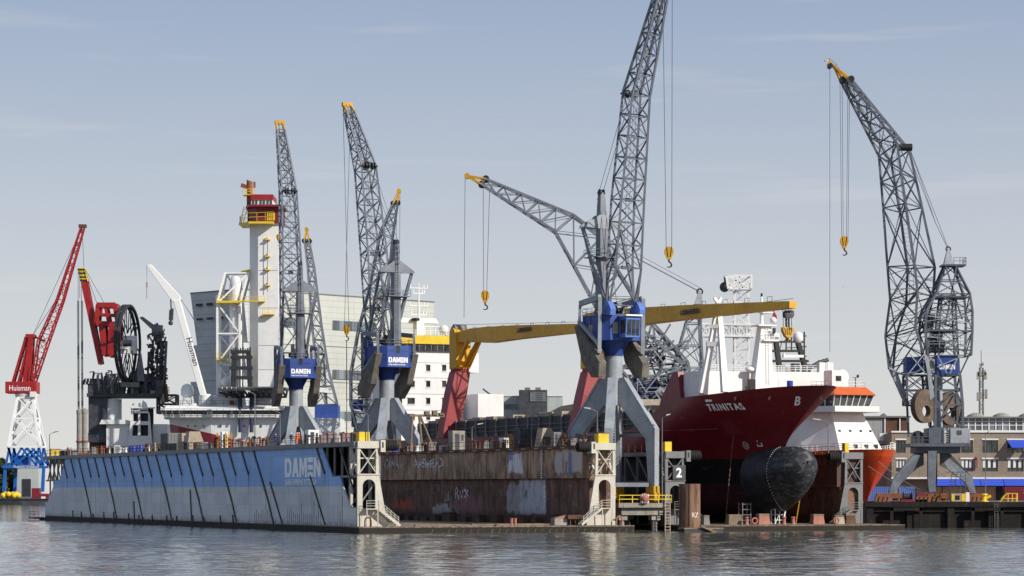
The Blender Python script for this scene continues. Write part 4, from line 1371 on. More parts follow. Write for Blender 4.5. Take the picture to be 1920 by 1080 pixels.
def simple_old_crane(name_label, fr, J, bays, mast, house, tip, hooks, mast_top, depth=3.0, name=False, mats=('steel', 'steel_dark'), legs=True, tower=None, extra=()):
    root = empty('lattice_crane', fr.loc, name_label, 'crane', 'old lattice cranes')
    secs = []
    for (a, b, d) in J:
        secs.append([fr(*a, -d), fr(*b, -d), fr(*b, d), fr(*a, d)])
    m = MB()
    for s in range(len(secs) - 1):
        for c in range(4):
            m.beam(secs[s][c], secs[s + 1][c], .38)
    jib = m.build('jib', M[mats[0]], root)
    m = MB()
    lattice(m, secs, bays, .02, .2)
    for s, nb in enumerate(bays):
        for b in range(nb):
            for f in (0, 2):
                g_ = (f + 1) % 4
                m.beam(secs[s][f].lerp(secs[s + 1][f], b / nb), secs[s][g_].lerp(secs[s + 1][g_], (b + 1) / nb), .11)
                m.beam(secs[s][g_].lerp(secs[s + 1][g_], b / nb), secs[s][f].lerp(secs[s + 1][f], (b + 1) / nb), .11)
    m.build('bracing', M[mats[1]], jib)
    t = fr(*tip)
    m = MB()
    for c in range(4):
        m.beam(secs[-1][c], t + V((0, .35 if c > 1 else -.35, 0)), .32)
    m.lathe([(.5, -.7), (.5, .7)], t, 14, 'y'); m.build('jib_head', M['yellow'], jib)
    m = MB()
    for c in (secs[-1][0], secs[-1][1]):
        m.lathe([(.62, -.9), (.62, .9)], V((c.x, 0, c.z)), 14, 'y')
    m.build('sheave', M['black'], jib)
    if mast:
        m = MB()
        ms = [box_sec(fr, x0, x1, y, d) for (x0, x1, y, d) in mast]
        lattice(m, ms, [2] * (len(ms) - 1), .34, .18)
        lattice(m, [[p * 1.0 for p in q] for q in ms], [1] * (len(ms) - 1), .02, .14, cross=True)
        m.build('mast_tower', M[mats[0]], root)
        x0, x1, y, d = mast[-1]
        m = MB()
        c = fr(*mast_top)
        m.beam(fr((x0 + x1) / 2, y), c, 1.6, n=4, w2=.5); m.build('mast_head', M['steel_lite'], root)
        m = MB(); m.torus(c, .5, .14, 'y', 18, 6); m.box(fr.x(x0 - 4), fr.x(x1 + 4), -1.4, 1.4, fr.z(y) - .1, fr.z(y) + .05)
        m.build('sheave', M['black'], root)
    for (x0, x1, y0, y1, d, wrd) in house:
        m = MB(); m.box(fr.x(x0), fr.x(x1), -d, d, fr.z(y1), fr.z(y0)); h = m.build('machinery_house', M['crane_blue'], root, bevel=.05)
        if wrd:
            ww = (x1 - x0) * fr.k * .68
            block_word('maker_name', 'DAMEN', ww, ww * .2, M['letter'], h, lambda u, v: (fr.x(x0) + (x1 - x0) * fr.k * .28 + u, -d - .03, fr.z(y1) + .9 + v))
    if tower:
        m = MB()
        lattice(m, [box_sec(fr, x0, x1, y, d) for (x0, x1, y, d) in tower], [2] * (len(tower) - 1), .42, .22, cross=True); m.build('tower_base', M[mats[0]], root)
    if legs:
        zt = fr.z(legs)
        for ix in (-1, 1):
            for iy in (-1, 1):
                m = MB(); m.beam((ix * 1.6, iy * 1.4, zt), (ix * 4, iy * 5, 1.2), 1.6, w2=.9); lg = m.build('leg', M['steel'], root)
                m = MB(); m.box(ix * 4 - .5, ix * 4 + .5, iy * 5 - 1.5, iy * 5 + 1.5, .1, 1.2); m.build('bogie', M['rust_orange'], lg)
        m = MB(); m.lathe([(3.2, zt), (3.2, zt + .8)], n=20); m.build('turntable', M['steel'], root)
    for pts, bl, k in hooks:
        for p in pts:
            rope(root, [fr(*q) for q in p], .05)
        if bl:
            bell_hook(root, fr(*bl), k)
    for a, b, w, mt in extra:
        m = MB(); m.beam(fr(*a), fr(*b), w); m.build('stay_beam', M[mt], root)
    return root


# crane with its jib lowered to the left, house hidden behind the red bow
Y5 = DW(90, 84).y
f5 = Fr(1240, Y5, 4.1)
c5 = simple_old_crane('grey lattice crane behind the red ship with its long jib lowered to the left', f5,
    [((1215, 752), (1292, 700), 3.4), ((1160, 690), (1288, 680), 3.6), ((1130, 600), (1222, 606), 3.2), ((1108, 557), (1160, 512), 3.0), ((1076, 498), (1128, 445), 2.7), ((1041, 435), (1075, 405), 2.4), ((903, 346), (911, 336), .9)],
    (2, 2, 2, 1, 1, 5), [(1255, 1308, 735, 3.2), (1262, 1316, 690, 3.2), (1286, 1312, 607, 2.6), (1303, 1317, 572, 1.0)],
    [(1186, 1240, 708, 748, 1.5, False), (1243, 1292, 704, 742, 1.5, False)], (876, 330),
    [([[(906, 345), (906.5, 548)], [(918, 352), (912.5, 548)]], (909.5, 545), 1.15), ([[(872, 331), (870, 596)]], None, 1)], (1312, 547), mats=('steel', 'steel'), legs=760,
    tower=[(1180, 1275, 800, 3.4), (1175, 1275, 752, 3.4), (1170, 1280, 705, 3.4)],
    extra=[((1288, 694, -2), (1298, 742, -2), 1.0, 'steel_lite'), ((1232, 730, -3), (1262, 756, -3), 1.2, 'steel_lite'), ((1150, 700, -3.5), (1290, 640, -3.5), .4, 'steel'), ((1190, 610, -3.6), (1288, 694, -3.6), .55, 'steel'),
           ((1182, 640, -3), (1270, 720, -3), .35, 'steel'), ((1175, 720, -3), (1262, 640, -3), .35, 'steel'), ((1200, 700, -3.5), (1255, 610, -3.5), .32, 'steel'), ((1185, 655, -3.2), (1290, 655, -3.2), .3, 'steel'), ((1180, 690, -3.2), (1286, 700, -3.2), .3, 'steel'), ((1208, 640, 2), (1250, 760, 2), .3, 'steel'), ((1220, 609, -3), (1200, 690, -3), .4, 'steel'), ((1225, 612, 1), (1240, 700, 1), .35, 'steel')])
m = MB(); m.path([f5(1262, 756, -3.6), f5(1240, 735, -3.6), f5(1262, 722, -3.6), f5(1288, 694, -3.6)], .5); m.build('curved_tie', M['steel_lite'], c5)
rn = random.Random(9)
m = MB(); k_ = MB()
for a in range(6):
    for b in range(7):
        x, y = 1190 + a * 18 + rn.uniform(-3, 3), 606 + b * 26
        if y < 606 + (x - 1222) * 1.25 - 8: continue
        p_ = fr_ = f5(x, y, -4.2)
        for dx, dy in ((18, 0), (0, 26), (18, 26), (-18, 26)):
            if rn.random() < .62 and 1186 < x + dx < 1298 and y + dy < 790 and y + dy > 604 + (x + dx - 1222) * 1.25:
                (m if rn.random() < .6 else k_).beam(p_, f5(x + dx + rn.uniform(-3, 3), y + dy, rn.uniform(-4.4, 1)), rn.choice((.1, .14, .2, .28)))
m.build('stair_scaffold', M['steel_lite'], c5); k_.build('lower_bracing', M['steel'], c5)
for y in (655, 683):
    m = MB(); m.box(f5.x(1185), f5.x(1268), -2.8, 2.8, f5.z(y), f5.z(y - 1.5)); m.build('platform', M['machine'], c5)
m = MB()
for x, y in ((1222, 655), (1238, 672)):
    m.lathe([(.8, -1.5), (.8, 1.5)], f5(x, y), 12, 'y')
m.build('winch', M['machine'], c5)
for d in (-.5, .5):
    rope(c5, [f5(1075, 405, d), f5(1190, 482, d), f5(1312, 547, d)], .045, 'luffing_rope')
rope(c5, [f5(1130, 440, 1.2), f5(1316, 540, 1.2)], .04, 'luffing_rope')

Y6 = DW(90, 238).y
f6 = Fr(684, Y6, 4.1)
c6 = simple_old_crane('dark lattice crane behind the nearer blue-housed crane, jib leaning to the right', f6,
    [((672, 812), (700, 805), 3.2), ((658, 760), (694, 760), 3.6), ((658, 700), (700, 705), 3.6), ((672, 620), (712, 625), 3.4), ((692, 545), (727, 548), 3.2), ((713, 438), (736, 446), 2.6), ((737, 382), (746, 380), 1.1)],
    (1, 2, 2, 2, 2, 3), [(686, 716, 735, 3.0), (690, 722, 640, 3.0), (704, 716, 560, 1.2)], [(664, 688, 752, 772, 2.2, False)], (748, 358),
    [([[(750, 362), (749, 520)], [(744, 384), (742, 500)]], None, 1)], (712, 540), legs=800, mats=('steel_dark', 'steel_dark'),
    tower=[(662, 704, 800, 3), (662, 704, 750, 3)])
m = MB(); m.box(f6.x(682), f6.x(716), -3, 2, f6.z(792), f6.z(738)); m.build('machinery_room', M['steel_lite'], c6, bevel=.1)

Y7 = DW(90, 265).y
f7 = Fr(612, Y7, 4.1)
c7 = simple_old_crane('slim lattice crane with blue DAMEN house, behind the crane beside the white tower', f7,
    [((588, 760), (632, 758), 3.0), ((594, 690), (615, 690), 2.2), ((585, 610), (603, 612), 2.0), ((577, 500), (589, 500), 1.5), ((571, 452), (580, 452), 1.0)],
    (2, 3, 4, 3), [(590, 612, 760, 2.6), (595, 607, 665, 1.0)], [(592, 636, 760, 804, 3.6, True)], (575, 430),
    [], (601, 655), legs=810, mats=('steel', 'steel_dark'))
m = MB(); m.prism([(f7.x(588), f7.z(735)), (f7.x(624), f7.z(738)), (f7.x(612), f7.z(728)), (f7.x(582), f7.z(728))], lambda u, v, t: (u, t, v), -3, 3); m.build('canopy', M['white'], c7)


# ------------------------------------------------------------------ red slewing crane on a white lattice tower (far left)
def red_crane():
    fr = Fr(45, 1100, 3.2)
    root = empty('pedestal_crane', fr.loc, 'red slewing crane on a white lattice tower and blue portal at the far left', 'crane')
    for (x0, x1) in ((9, 15), (20, 26), (72, 78), (81, 87)):
        m = MB(); d = -6 if x0 in (9, 81) else 5
        m.hexa([fr(x0, 922, d), fr(x1, 922, d), fr(x1, 922, d + 1.4), fr(x0, 922, d + 1.4)], [fr(x0 + 3, 874, d), fr(x1 + 2, 874, d), fr(x1 + 2, 874, d + 1.4), fr(x0 + 3, 874, d + 1.4)])
        m.build('leg', M['bright_blue'], root)
    m = MB()
    m.box(fr.x(10), fr.x(86), -6.6, -4.6, fr.z(878), fr.z(873)); m.box(fr.x(10), fr.x(86), 4.6, 6.6, fr.z(878), fr.z(873))
    for a, b in (((16, 873), (22, 840)), ((27, 873), (22, 840)), ((72, 873), (77, 840)), ((86, 873), (78, 840)), ((27, 872), (45, 840)), ((45, 840), (72, 872)), ((55, 840), (86, 872)), ((33, 872), (20, 840)), ((70, 842), (35, 870))):
        m.beam(fr(*a, -5.6), fr(*b, -5.6), .8); m.beam(fr(*a, 5.6), fr(*b, 5.6), .8)
    for x in (14, 50, 82):
        m.beam(fr(x, 875, -5), fr(x, 875, 5), .8)
    m.build('portal_frame', M['bright_blue'], root)
    text_mesh('portal_text', 'HUISMAN SCHIEDAM', 2.0, M['letter'], root, lambda u, v: (fr.x(31) + u, -6.7, fr.z(877.4) + v * .5), xs=.55)
    m = MB(); m.box(fr.x(27), fr.x(56), -4, 3, fr.z(872), fr.z(854)); m.build('machinery_room', M['bright_blue'], root)
    m = MB()
    secs = [box_sec(fr, 20, 80, 838, 6), box_sec(fr, 29, 70, 785, 4.5), box_sec(fr, 36, 64, 746, 3)]
    lattice(m, secs, (1, 1), 1.0, .7, cross=True)
    m.build('tower', M['white_clean'], root)
    m = MB(); m.lathe([(3.2, fr.z(748)), (3.8, fr.z(738.5))], n=20); m.build('slewing_ring', M['white'], root)
    m = MB(); m.box(fr.x(13), fr.x(72), -4, 4, fr.z(738), fr.z(716)); h = m.build('machinery_house', M['red'], root, bevel=.3)
    m = MB(); m.box(fr.x(60), fr.x(71), -5, -1, fr.z(745), fr.z(735)); m.build('cab', M['white'], root)
    text_mesh('maker_name', 'Huisman', 3.2, M['letter'], h, lambda u, v: (fr.x(20) + u, -4.06, fr.z(733) + v), xs=.8)
    m = MB()
    for a, b, w in (((25, 718), (50, 632), .8), ((36, 718), (58, 632), .9), ((48, 718), (59, 632), 1.5), ((57, 718), (61, 632), 1.2), ((30, 695), (52, 695), .5), ((38, 668), (54, 668), .5)):
        for d in (-2.2, 2.2):
            m.beam(fr(*a, d), fr(*b, d), w)
    m.box(fr.x(50), fr.x(66), -3, 3, fr.z(634), fr.z(627)); m.beam(fr(64, 631), fr(84, 640), .8)
    m.build('gantry', M['red'], root)
    m = MB()
    J = [[fr(a[0], a[1], -d), fr(b[0], b[1], -d), fr(b[0], b[1], d), fr(a[0], a[1], d)] for a, b, d in (((62, 712), (66, 716), 3), ((72, 640), (90, 645), 2.6), ((108, 560), (119, 564), 2), ((152, 426), (158, 428), .8))]
    lattice(m, J, (4, 5, 7), .6, .26)
    jib = m.build('jib', M['red'], root)
    m = MB(); m.box(fr.x(148), fr.x(162), -1.2, 1.2, fr.z(427), fr.z(421)); m.build('jib_head', M['brown'], jib)
    for p, q in (((60, 632), (155, 424)), ((62, 628), (120, 540)), ((154, 428), (158, 520))):
        rope(root, [fr(*p), fr(*q)], .10, 'stay_rope')
    return root


red_crane()
# ================================================================== ships
def smooth(t):
    t = max(0.0, min(1.0, t))
    return t * t * (3 - 2 * t)


def hull_material(name, bands, streak=.18, spec=.4, rough=.42):
    """bands: list of (z, colour) from the keel up"""
    g = G(name)
    x, y, z = g.xyz()
    nz = g.math('MULTIPLY', g.math('SUBTRACT', g.noise(.5, 3), .5), .10)
    zz = g.math('ADD', z, nz)
    col = bands[0][1]
    for z0, c in bands[1:]:
        col = g.mix(g.math('MULTIPLY', g.math('SUBTRACT', zz, z0), 25, True), col, c)
    def seam(v, per, wd):
        return g.math('LESS_THAN', g.math('FRACT', g.math('DIVIDE', v, per)), wd / per)
    sm = g.math('MAXIMUM', seam(z, 2.3, .07), seam(g.math('ADD', y, g.math('MULTIPLY', g.math('FLOOR', g.math('DIVIDE', z, 2.3)), 3.1)), 7.5, .09))
    col = g.mix(g.math('MULTIPLY', sm, .22), col, (0.01, 0.005, 0.005))
    wn = g.t.nodes.new('ShaderNodeTexWhiteNoise'); wn.noise_dimensions = '2D'
    cv = g.t.nodes.new('ShaderNodeCombineXYZ')
    g.set(cv.inputs[0], g.math('FLOOR', g.math('DIVIDE', y, 7.5))); g.set(cv.inputs[1], g.math('FLOOR', g.math('DIVIDE', z, 2.3)))
    g.set(wn.inputs['Vector'], cv.outputs[0])
    col = g.mix(g.rng(wn.outputs[0], 0, 1, 0, .16), col, (0.03, 0.012, 0.012))
    sc = g.noise(1.0, 6, .75, g.map((.3, .3, 1.6), loc=(3, 1, 7)))
    col = g.mix(g.math('MULTIPLY', g.rng(sc, .60, .70), .16), col, (0.5, 0.45, 0.43))
    col = dirty(g, col, .22, .12, 0, streak)
    g.bump(g.math('ADD', g.noise(.32, 3), g.math('MULTIPLY', sm, -.12)), .35, .25)
    return g.done(col, rough, 0, spec)


def hull_mesh(hb, s0, length, zk, ztop, nt=44, nz=22, flat_stern=True):
    """x across, y aft from the stem; returns MB with both sides, deck and transom"""
    mb = MB()
    for sg in (-1, 1):
        rows = []
        for j in range(nz + 1):
            row = []
            for i in range(nt + 1):
                t = (i / nt) ** 1.9
                zt = ztop(t * length)
                z = zk + (zt - zk) * (j / nz) ** 1.15
                s = s0(z) + (length - s0(z)) * t
                row.append((sg * hb(s - s0(z), z), s, z))
            rows.append(row)
        mb.grid(rows)
        if sg < 0:
            left = rows
        else:
            right = rows
    for k in (0, nz):
        fs = []
        mb.grid([left[k], right[k]])
    mb.grid([[r[nt] for r in left], [r[nt] for r in right]])
    return mb


def trinitas():
    W0, L0 = 69.6, -9.4
    root = empty('cargo_ship', DW(W0, L0), 'long red heavy cargo ship named TRINITAS in the smaller dock, with black bulbous bow', 'ship', rz=DROT)
    B = 9.1
    def ztop(s):
        if s < 24: return 21.3 - .9 * smooth(s / 24)
        if s < 31: return 20.4 - .4 * (s - 24) / 7
        if s < 39: return 20.0 - 4.3 * (s - 31) / 8
        return 15.7
    def s0(z):
        pts = [(2.4, 12.8), (11.5, 12.6), (13.2, 11.8), (15.0, 9.9), (18.0, 5.6), (21.3, 0)]
        for (a, sa), (b, sb) in zip(pts, pts[1:]):
            if z <= b:
                return sa + (sb - sa) * max(0, (z - a)) / (b - a)
        return 0
    def hb(d, z):
        k = smooth((z - 6) / 15)
        le = 46 - 22 * k
        t = max(0, min(1, d / le))
        p = 1.15 - .55 * k
        v = B * math.sin(math.pi / 2 * t) ** p
        bil = 1.0 if z > 4.4 else math.sqrt(max(.05, 1 - ((4.4 - z) / 2.6) ** 2))
        return max(.02, v * bil)
    hm = hull_material('ship_hull_red', [(0, (0.055, 0.012, 0.014)), (7.0, (0.010, 0.011, 0.013)), (10.8, (0.165, 0.005, 0.013))], .35)
    hull = hull_mesh(hb, s0, 150, 2.4, ztop).build('hull', hm, root, smooth=True)
    # bulb
    m = MB()
    prof = []
    for i in range(25):
        t = i / 24
        prof.append((max(.02, math.sin(math.acos(max(-1, 1 - t)))), t))
    rows = []
    g = G('bulb_black')
    x, y, z = g.xyz()
    sc = g.noise(1.0, 6, .75, g.map((.5, .22, .8), rot=(R(35), 0, 0)), 1.5)
    c = g.mix(g.math('MULTIPLY', g.rng(sc, .50, .68), g.rng(y, 5, 13, .8, .2)), g.mix(g.rng(g.noise(.5, 5), .4, .6), (0.010, 0.011, 0.013), (0.024, 0.026, 0.031)), (0.18, 0.19, 0.21))
    g.bump(g.noise(.5, 3), .25, .15)
    bm_ = g.done(c, .58, 0, .35)
    def interp(pts, d):
        for (a, va), (b, vb) in zip(pts, pts[1:]):
            if d <= b:
                return va + (vb - va) * (d - a) / (b - a)
        return pts[-1][1]
    def bulb_pt(d, a):
        """d metres aft of the bulb's tip, a the angle round it"""
        q = math.sqrt(min(1, d / 4.2)) if d < 4.2 else 1.0
        top = 10.2 + 2.35 * math.sin(math.pi / 2 * min(1, (d / 4.5) ** .6))
        bot = interp([(0, 9.9), (.15, 8.9), (.6, 7.7), (1.6, 6.2), (3, 4.9), (5, 3.7), (7, 2.9), (10, 2.45), (20, 2.4)], d)
        zc = (top + bot) / 2 + .35
        sn = math.sin(a)
        w = 3.75 * math.sin(math.pi / 2 * min(1, d / 5.5) ** .55)
        return V((w * math.cos(a) * (1 - .25 * max(0, -sn)), 5.6 + d, zc + ((top - zc) if sn > 0 else (zc - bot)) * sn))
    for i in range(34):
        d = 14 * (i / 33) ** 2 + .01
        rows.append([bulb_pt(d, k * 2 * math.pi / 32) for k in range(32)])
    m.grid(rows, True)
    bulb = m.build('bulb', bm_, root, smooth=True)
    # row of weld dots round the bulb root, painted thruster ring
    m = MB()
    for k in range(30):
        a = R(100) + k * R(165) / 29
        p = bulb_pt(7.2 - 1.6 * math.sin(R(10) + k * math.pi / 33), a)
        p.x -= .06
        m.ball(p, .07, 6)
    m.build('draught_mark', M['letter'], bulb)
    m = MB(); pts = []
    for k in range(25):
        pts.append(bulb_pt(1.9, R(60) + k * R(215) / 24) + V((-.02, 0, .02)))
    m.path(pts, .07); m.build('seam', M['dark'], bulb)
    # lettering follows the port bow
    def on_hull(s_start, zb, k=1.0, sh=0.0):
        def fn(u, v):
            s = s_start - (u + sh * v) * k; z = zb + v
            d = s - s0(z)
            return (-(hb(d, z) + .05), s, z)
        return fn
    text_mesh('ship_name', 'TRINITAS', 1.35, M['letter'], hull, on_hull(21.5, 18.1, 1.1), bold=.05, space=1.25)
    m = MB(); m.sheet([on_hull(21.4, 19.4, 1.3)(u, v) for u, v in ((0, 0), (1.25, .03), (1.25, .32), (0, .36))]); m.build('name_flash', M['letter'], hull)
    def on_px(px, z):
        a, b = s0(z) + .02, s0(z) + 30
        for _ in range(30):
            c_ = (a + b) / 2
            q_ = DW(W0 - hb(c_ - s0(z), z), L0 + c_)
            if 960 + F * q_.x / q_.y > px: a = c_
            else: b = c_
        return (-(hb(a - s0(z), z) + .06), a, z)
    text_mesh('bow_emblem', 'B', 1.75, M['letter'], hull, lambda u, v: on_px(1489 + u * 11.5 + v * 2.4, 18.55 + v), bold=.05)
    for cx, zz in ((11.0, 13.0),):
        m = MB()
        for (u0, u1, v0, v1) in ((0, .95, 0, .13), (.82, .95, .13, .62), (0, .13, .13, .35), (.3, .82, .5, .62), (.3, .42, .62, .95)):
            m.sheet([on_hull(16.9, 12.6, 1.0)(u, v) for u, v in ((u0, v0), (u1, v0), (u1, v1), (u0, v1))])
        m.build('bulb_symbol', M['letter'], hull)
    m = MB()
    fn = on_hull(19.0, 12.75)
    ring = [(math.cos(a) * .46, math.sin(a) * .56) for a in [i * math.pi / 10 for i in range(21)]]
    for a, b in zip(ring, ring[1:]):
        m.beam(V(fn(*a)), V(fn(*b)), .14)
    for a in (.8, 2.37):
        m.beam(V(fn(math.cos(a) * .4, math.sin(a) * .5)), V(fn(-math.cos(a) * .4, -math.sin(a) * .5)), .13)
    m.build('thruster_symbol', M['tan'], hull)
    # anchor pocket and the anchor chain hanging to the dock floor
    m = MB()
    fn = on_hull(21.0, 14.3)
    m.sheet([fn(u, v) for u, v in ((0, .2), (.3, 2.3), (2.6, 2.3), (3.1, .2))]); m.build('anchor_pocket', M['maroon'], hull)
    m = MB()
    top, bot = V(fn(1.9, .9)), V((-7.6, 17.0, .95))
    pts = [top.lerp(bot, i / 40) + V((-.35 * math.sin(math.pi * i / 40), -.5 * math.sin(math.pi * i / 40), 0)) for i in range(41)]
    for i, (a, b) in enumerate(zip(pts, pts[1:])):
        m.beam(a, b.lerp(a, .15), .17 if i % 2 else .07, .07 if i % 2 else .17)
    m.build('anchor_chain', M['brown'], root)
    m = MB()
    for s, z in ((14.5, 19.8), (8.4, 19.7), (1.7, 19.4)):
        m.lathe([(.05, -.1), (.42, 0), (.3, .1)], on_hull(s, z)(0, 0), 12, 'x')
    m.build('fairlead', M['pink'], hull)
    m = MB()
    m.path([on_hull(s, 15.3)(0, 0) for s in (60, 45, 36, 28, 22)], .2); m.build('rubbing_strake', M['maroon'], hull)
    # forecastle: raised red side, breakwater house, masts
    m = MB(); m.prism([(31, 20.05), (38.5, 20.05 - 4.3 * .9), (36.5, 20.2), (32.2, 24.4), (30.6, 24.4), (29.6, 20.3)], lambda u, v, t: (t, u, v), -8.7, -7.6); m.build('bulwark_wing', M['maroon'], root)
    m = MB(); m.prism([(-8.0, 19), (8.0, 19), (8.0, 24.3), (-8.0, 24.3)], lambda u, v, t: (u, t, v), 25, 30)
    m.box(-8.0, -3.2, 24.3, 24.998, 19, 24.0)
    fh = m.build('forecastle_house', M['white'], root, bevel=.06)
    m = MB(); rail(m, [(-8, 25, 24.3), (8, 25, 24.3)], 1.0, 1.4, .06, 3); m.build('railing', M['white'], fh)
    fT = Fr(1365, DW(W0 - 1, L0 + 22).y, 0)
    def TP(px, py, x=0.0):
        """photo pixel on the cross plane of the ship at station x aft"""
        return None
    def S(px, py, s):             # point on the ship's cross-section s metres aft of the stem tip
        r = (px - 960) / F
        # solve for w so that the point lies on the pixel column at l = L0 + s
        l = L0 + s
        w = (r * (370 + .9164 * l) + 21.6 + .4003 * l) / (.9164 - .4003 * r)
        Y = 370 + .4003 * w + .9164 * l
        return V((w - W0, s, EYE + (HOR - py) * Y / F))
    # A-frame mast
    m = MB()
    a, b, t_ = S(1316, 737, 24.2), S(1359, 735, 21), S(1345, 580, 23)
    m.beam(a, t_, 1.05, .8, w2=.7); m.beam(b, t_ + V((.3, 0, 0)), 1.05, .8, w2=.7)
    m.beam(S(1327, 645, 23.6), S(1351, 645, 22.3), .7); m.beam(S(1333, 612, 23.4), S(1348, 612, 22.6), .6)
    m.beam(t_ + V((0, 0, -.3)), S(1346, 566, 23), .9, w2=.6)
    m.beam(S(1346, 568, 23), S(1339, 558, 23), .4); m.beam(S(1346, 568, 23), S(1352, 558, 23), .4)
    m.box(t_.x - .2, t_.x + 2.2, t_.y - .8, t_.y + .8, t_.z + .1, t_.z + .25)
    rail(m, [t_ + V((0, -.8, .25)), t_ + V((2.2, -.8, .25)), t_ + V((2.2, .8, .25))], 1.0, .9, .07)
    m.beam(t_ + V((2.0, 0, .1)), t_ + V((0, 0, -1.8)), .2)
    m.build('bow_mast', M['white_clean'], root)
    # foremast with radar platform and pole
    c = S(1428, 722, 24)
    m = MB()
    m.hexa([c + V((x, y, -1)) for x, y in ((-1.9, -1), (1.5, -1), (1.5, 1), (-1.9, 1))], [V((c.x, c.y, S(1428, 612, 24).z)) + V((x, y, 0)) for x, y in ((-.4, -.7), (1.3, -.7), (1.3, .7), (-.4, .7))])
    zt = S(1428, 612, 24).z
    m.box(c.x - 1.2, c.x + 1.9, c.y - 1.3, c.y + 1.2, zt, zt + .2)
    zm = S(1428, 640, 24).z
    m.box(c.x - .3, c.x + 2.4, c.y - 1.3, c.y + 1, zm, zm + .2); rail(m, [(c.x - .3, c.y - 1.3, zm + .2), (c.x + 2.4, c.y - 1.3, zm + .2)], 1, .8, .06)
    m.beam((c.x, c.y, zt), (c.x, c.y, S(1428, 556, 24).z), .62, n=10, w2=.3)
    zc = S(1428, 578, 24).z
    m.beam((c.x - 1.4, c.y, zc + .6), (c.x, c.y, zc - .2), .16); m.beam((c.x - .9, c.y, zc + .3), (c.x + 2.2, c.y, zc + .3), .18)
    rail(m, [(c.x, c.y - .6, zc - .6), (c.x + 1.6, c.y - .6, zc - .6)], 1.0, .7, .07); m.box(c.x - .2, c.x + 1.7, c.y - .7, c.y + .7, zc - .75, zc - .62)
    ladder(m, V((c.x + .6, c.y - 1.15, c.z)), V((c.x + .5, c.y - .8, zt)), .5, EX, .4, .06)
    fm = m.build('foremast', M['white_clean'], root)
    m = MB()
    for dx, z in ((1.6, zt + .9), (1.75, zm + 1.0)):
        m.ball((c.x + dx, c.y - .8, z), .55, 14)
    m.build('radome', M['white'], fm, smooth=True)
    m = MB(); m.box(c.x + 1.2, c.x + 1.6, c.y - 1.6, c.y - 1.3, zm + 1.2, zm + 2.0); m.beam((c.x, c.y, S(1428, 556, 24).z), (c.x, c.y, S(1428, 550, 24).z), .34, n=8); m.build('lamp', M['black'], fm)
    # small things on the forecastle deck
    m = MB(); q = S(1409, 732, 22); m.box(q.x - .5, q.x + .5, q.y - .4, q.y + .4, 20.0, q.z + 1.7); m.beam(q + V((-.9, 0, -.6)), q + V((-.9, 0, .6)), .25); m.build('winch_head', M['black'], root)
    m = MB(); q = S(1481, 725, 16); m.beam((q.x, q.y, 20), (q.x, q.y, q.z + .9), .95, n=12); m.build('drum', M['blue_drum'], root)
    m = MB(); q = S(1406, 693, 24); m.ball(q, .75, 16, .6); m.beam(q, (q.x, q.y, 20.2), .2); m.build('dome', M['white'], root, smooth=True)
    q = S(1448, 583, 24)
    m = MB(); m.add([q, q + V((.15, .1, -.9)), q + V((1.0, .3, -1.55)), q + V((.85, .1, -.7)), q + V((.2, .35, .5))], [(0, 1, 2, 3), (0, 3, 4)])
    m.add([q + V((0, .06, 0)), q + V((.15, .16, -.9)), q + V((1.0, .36, -1.55)), q + V((.85, .16, -.7)), q + V((.2, .41, .5))], [(3, 2, 1, 0), (4, 3, 0)])
    m.build('flag', M['red'], root)
    m = MB(); m.path([(c.x, c.y, zc), q + V((.2, 0, .6)), V((q.x + 1.2, q.y, 21))], .05); m.build('signal_halyard', M['rope'], root)
    # cargo deck: hatch coaming with dark bays, bulwark posts, hatch covers
    m = MB(); m.box(-8.9, -8.3, 39, 140, 15.7, 18.7); side = m.build('hatch_coaming', M['dark'], root)
    m = MB()
    for i in range(22):
        y = 40 + i * 4.7
        m.beam((-9.05, y, 15.7), (-9.05, y, 18.9), .3, .3)
        m.prism([(y - .9, 15.7), (y + .9, 15.7), (y + .15, 16.6), (y - .15, 16.6)], lambda u, v, t: (t, u, v), -9.1, -9.0)
    m.beam((-9.1, 39, 17.4), (-9.1, 140, 17.4), .1); m.beam((-9.1, 39, 16.6), (-9.1, 140, 16.6), .1)
    m.build('stanchion', M['portal_grey'], side)
    m = MB()
    y = 40.0
    while y < 138:
        ln = random.uniform(1.2, 4.0)
        h = random.uniform(.1, 1.1)
        m.box(-8.8 + random.uniform(-.1, .3), -6.5, y, y + ln * .9, 18.7, 18.7 + h * .8); y += ln
    m.build('hatch_clutter', M['tan'], root)
    m = MB()
    m.prism([(48, 18.6), (90, 18.6), (80, 20.5), (70, 20.9), (56, 21.0)], lambda u, v, t: (t, u, v), -6, 6); m.build('covered_cargo', M['tan'], root)
    # superstructure at the stern
    ys = 152.4
    m = MB(); m.box(-7.4, 5.8, ys, ys + 16, 15, 33.6); sup = m.build('superstructure', M['white'], root)
    for px in (803, 771, 833, 750):
        for py in (690, 720, 752) + ((782,) if px in (803, 771) else ()):
            q = S(px, py, ys)
            k = .75 if px == 771 else .42
            m = MB(); m.box(q.x - k, q.x + k, ys - .06, ys - .004, q.z - .55, q.z + .55); m.build('window', M['glass'], sup)
            m = MB(); m.beam((q.x - k - .1, ys - .15, q.z + .72), (q.x + k + .1, ys - .15, q.z + .72), .12); m.beam((q.x - k - .1, ys - .1, q.z - .68), (q.x + k + .1, ys - .1, q.z - .68), .1); m.build('window_ledge', M['white'], sup)
    m = MB()
    for z in (18.4, 21.8, 25.0, 28.2, 31.2):
        m.box(-7.42, 5.8, ys - .03, ys - .004, z, z + .07)
    m.build('deck_seam', M['portal_grey'], sup)
    m = MB(); m.box(-7.9, 6.6, ys - .6, ys + 8, 33.603, 34.9 + .0); bb = m.build('bridge_front', M['glass'], root)
    m = MB()
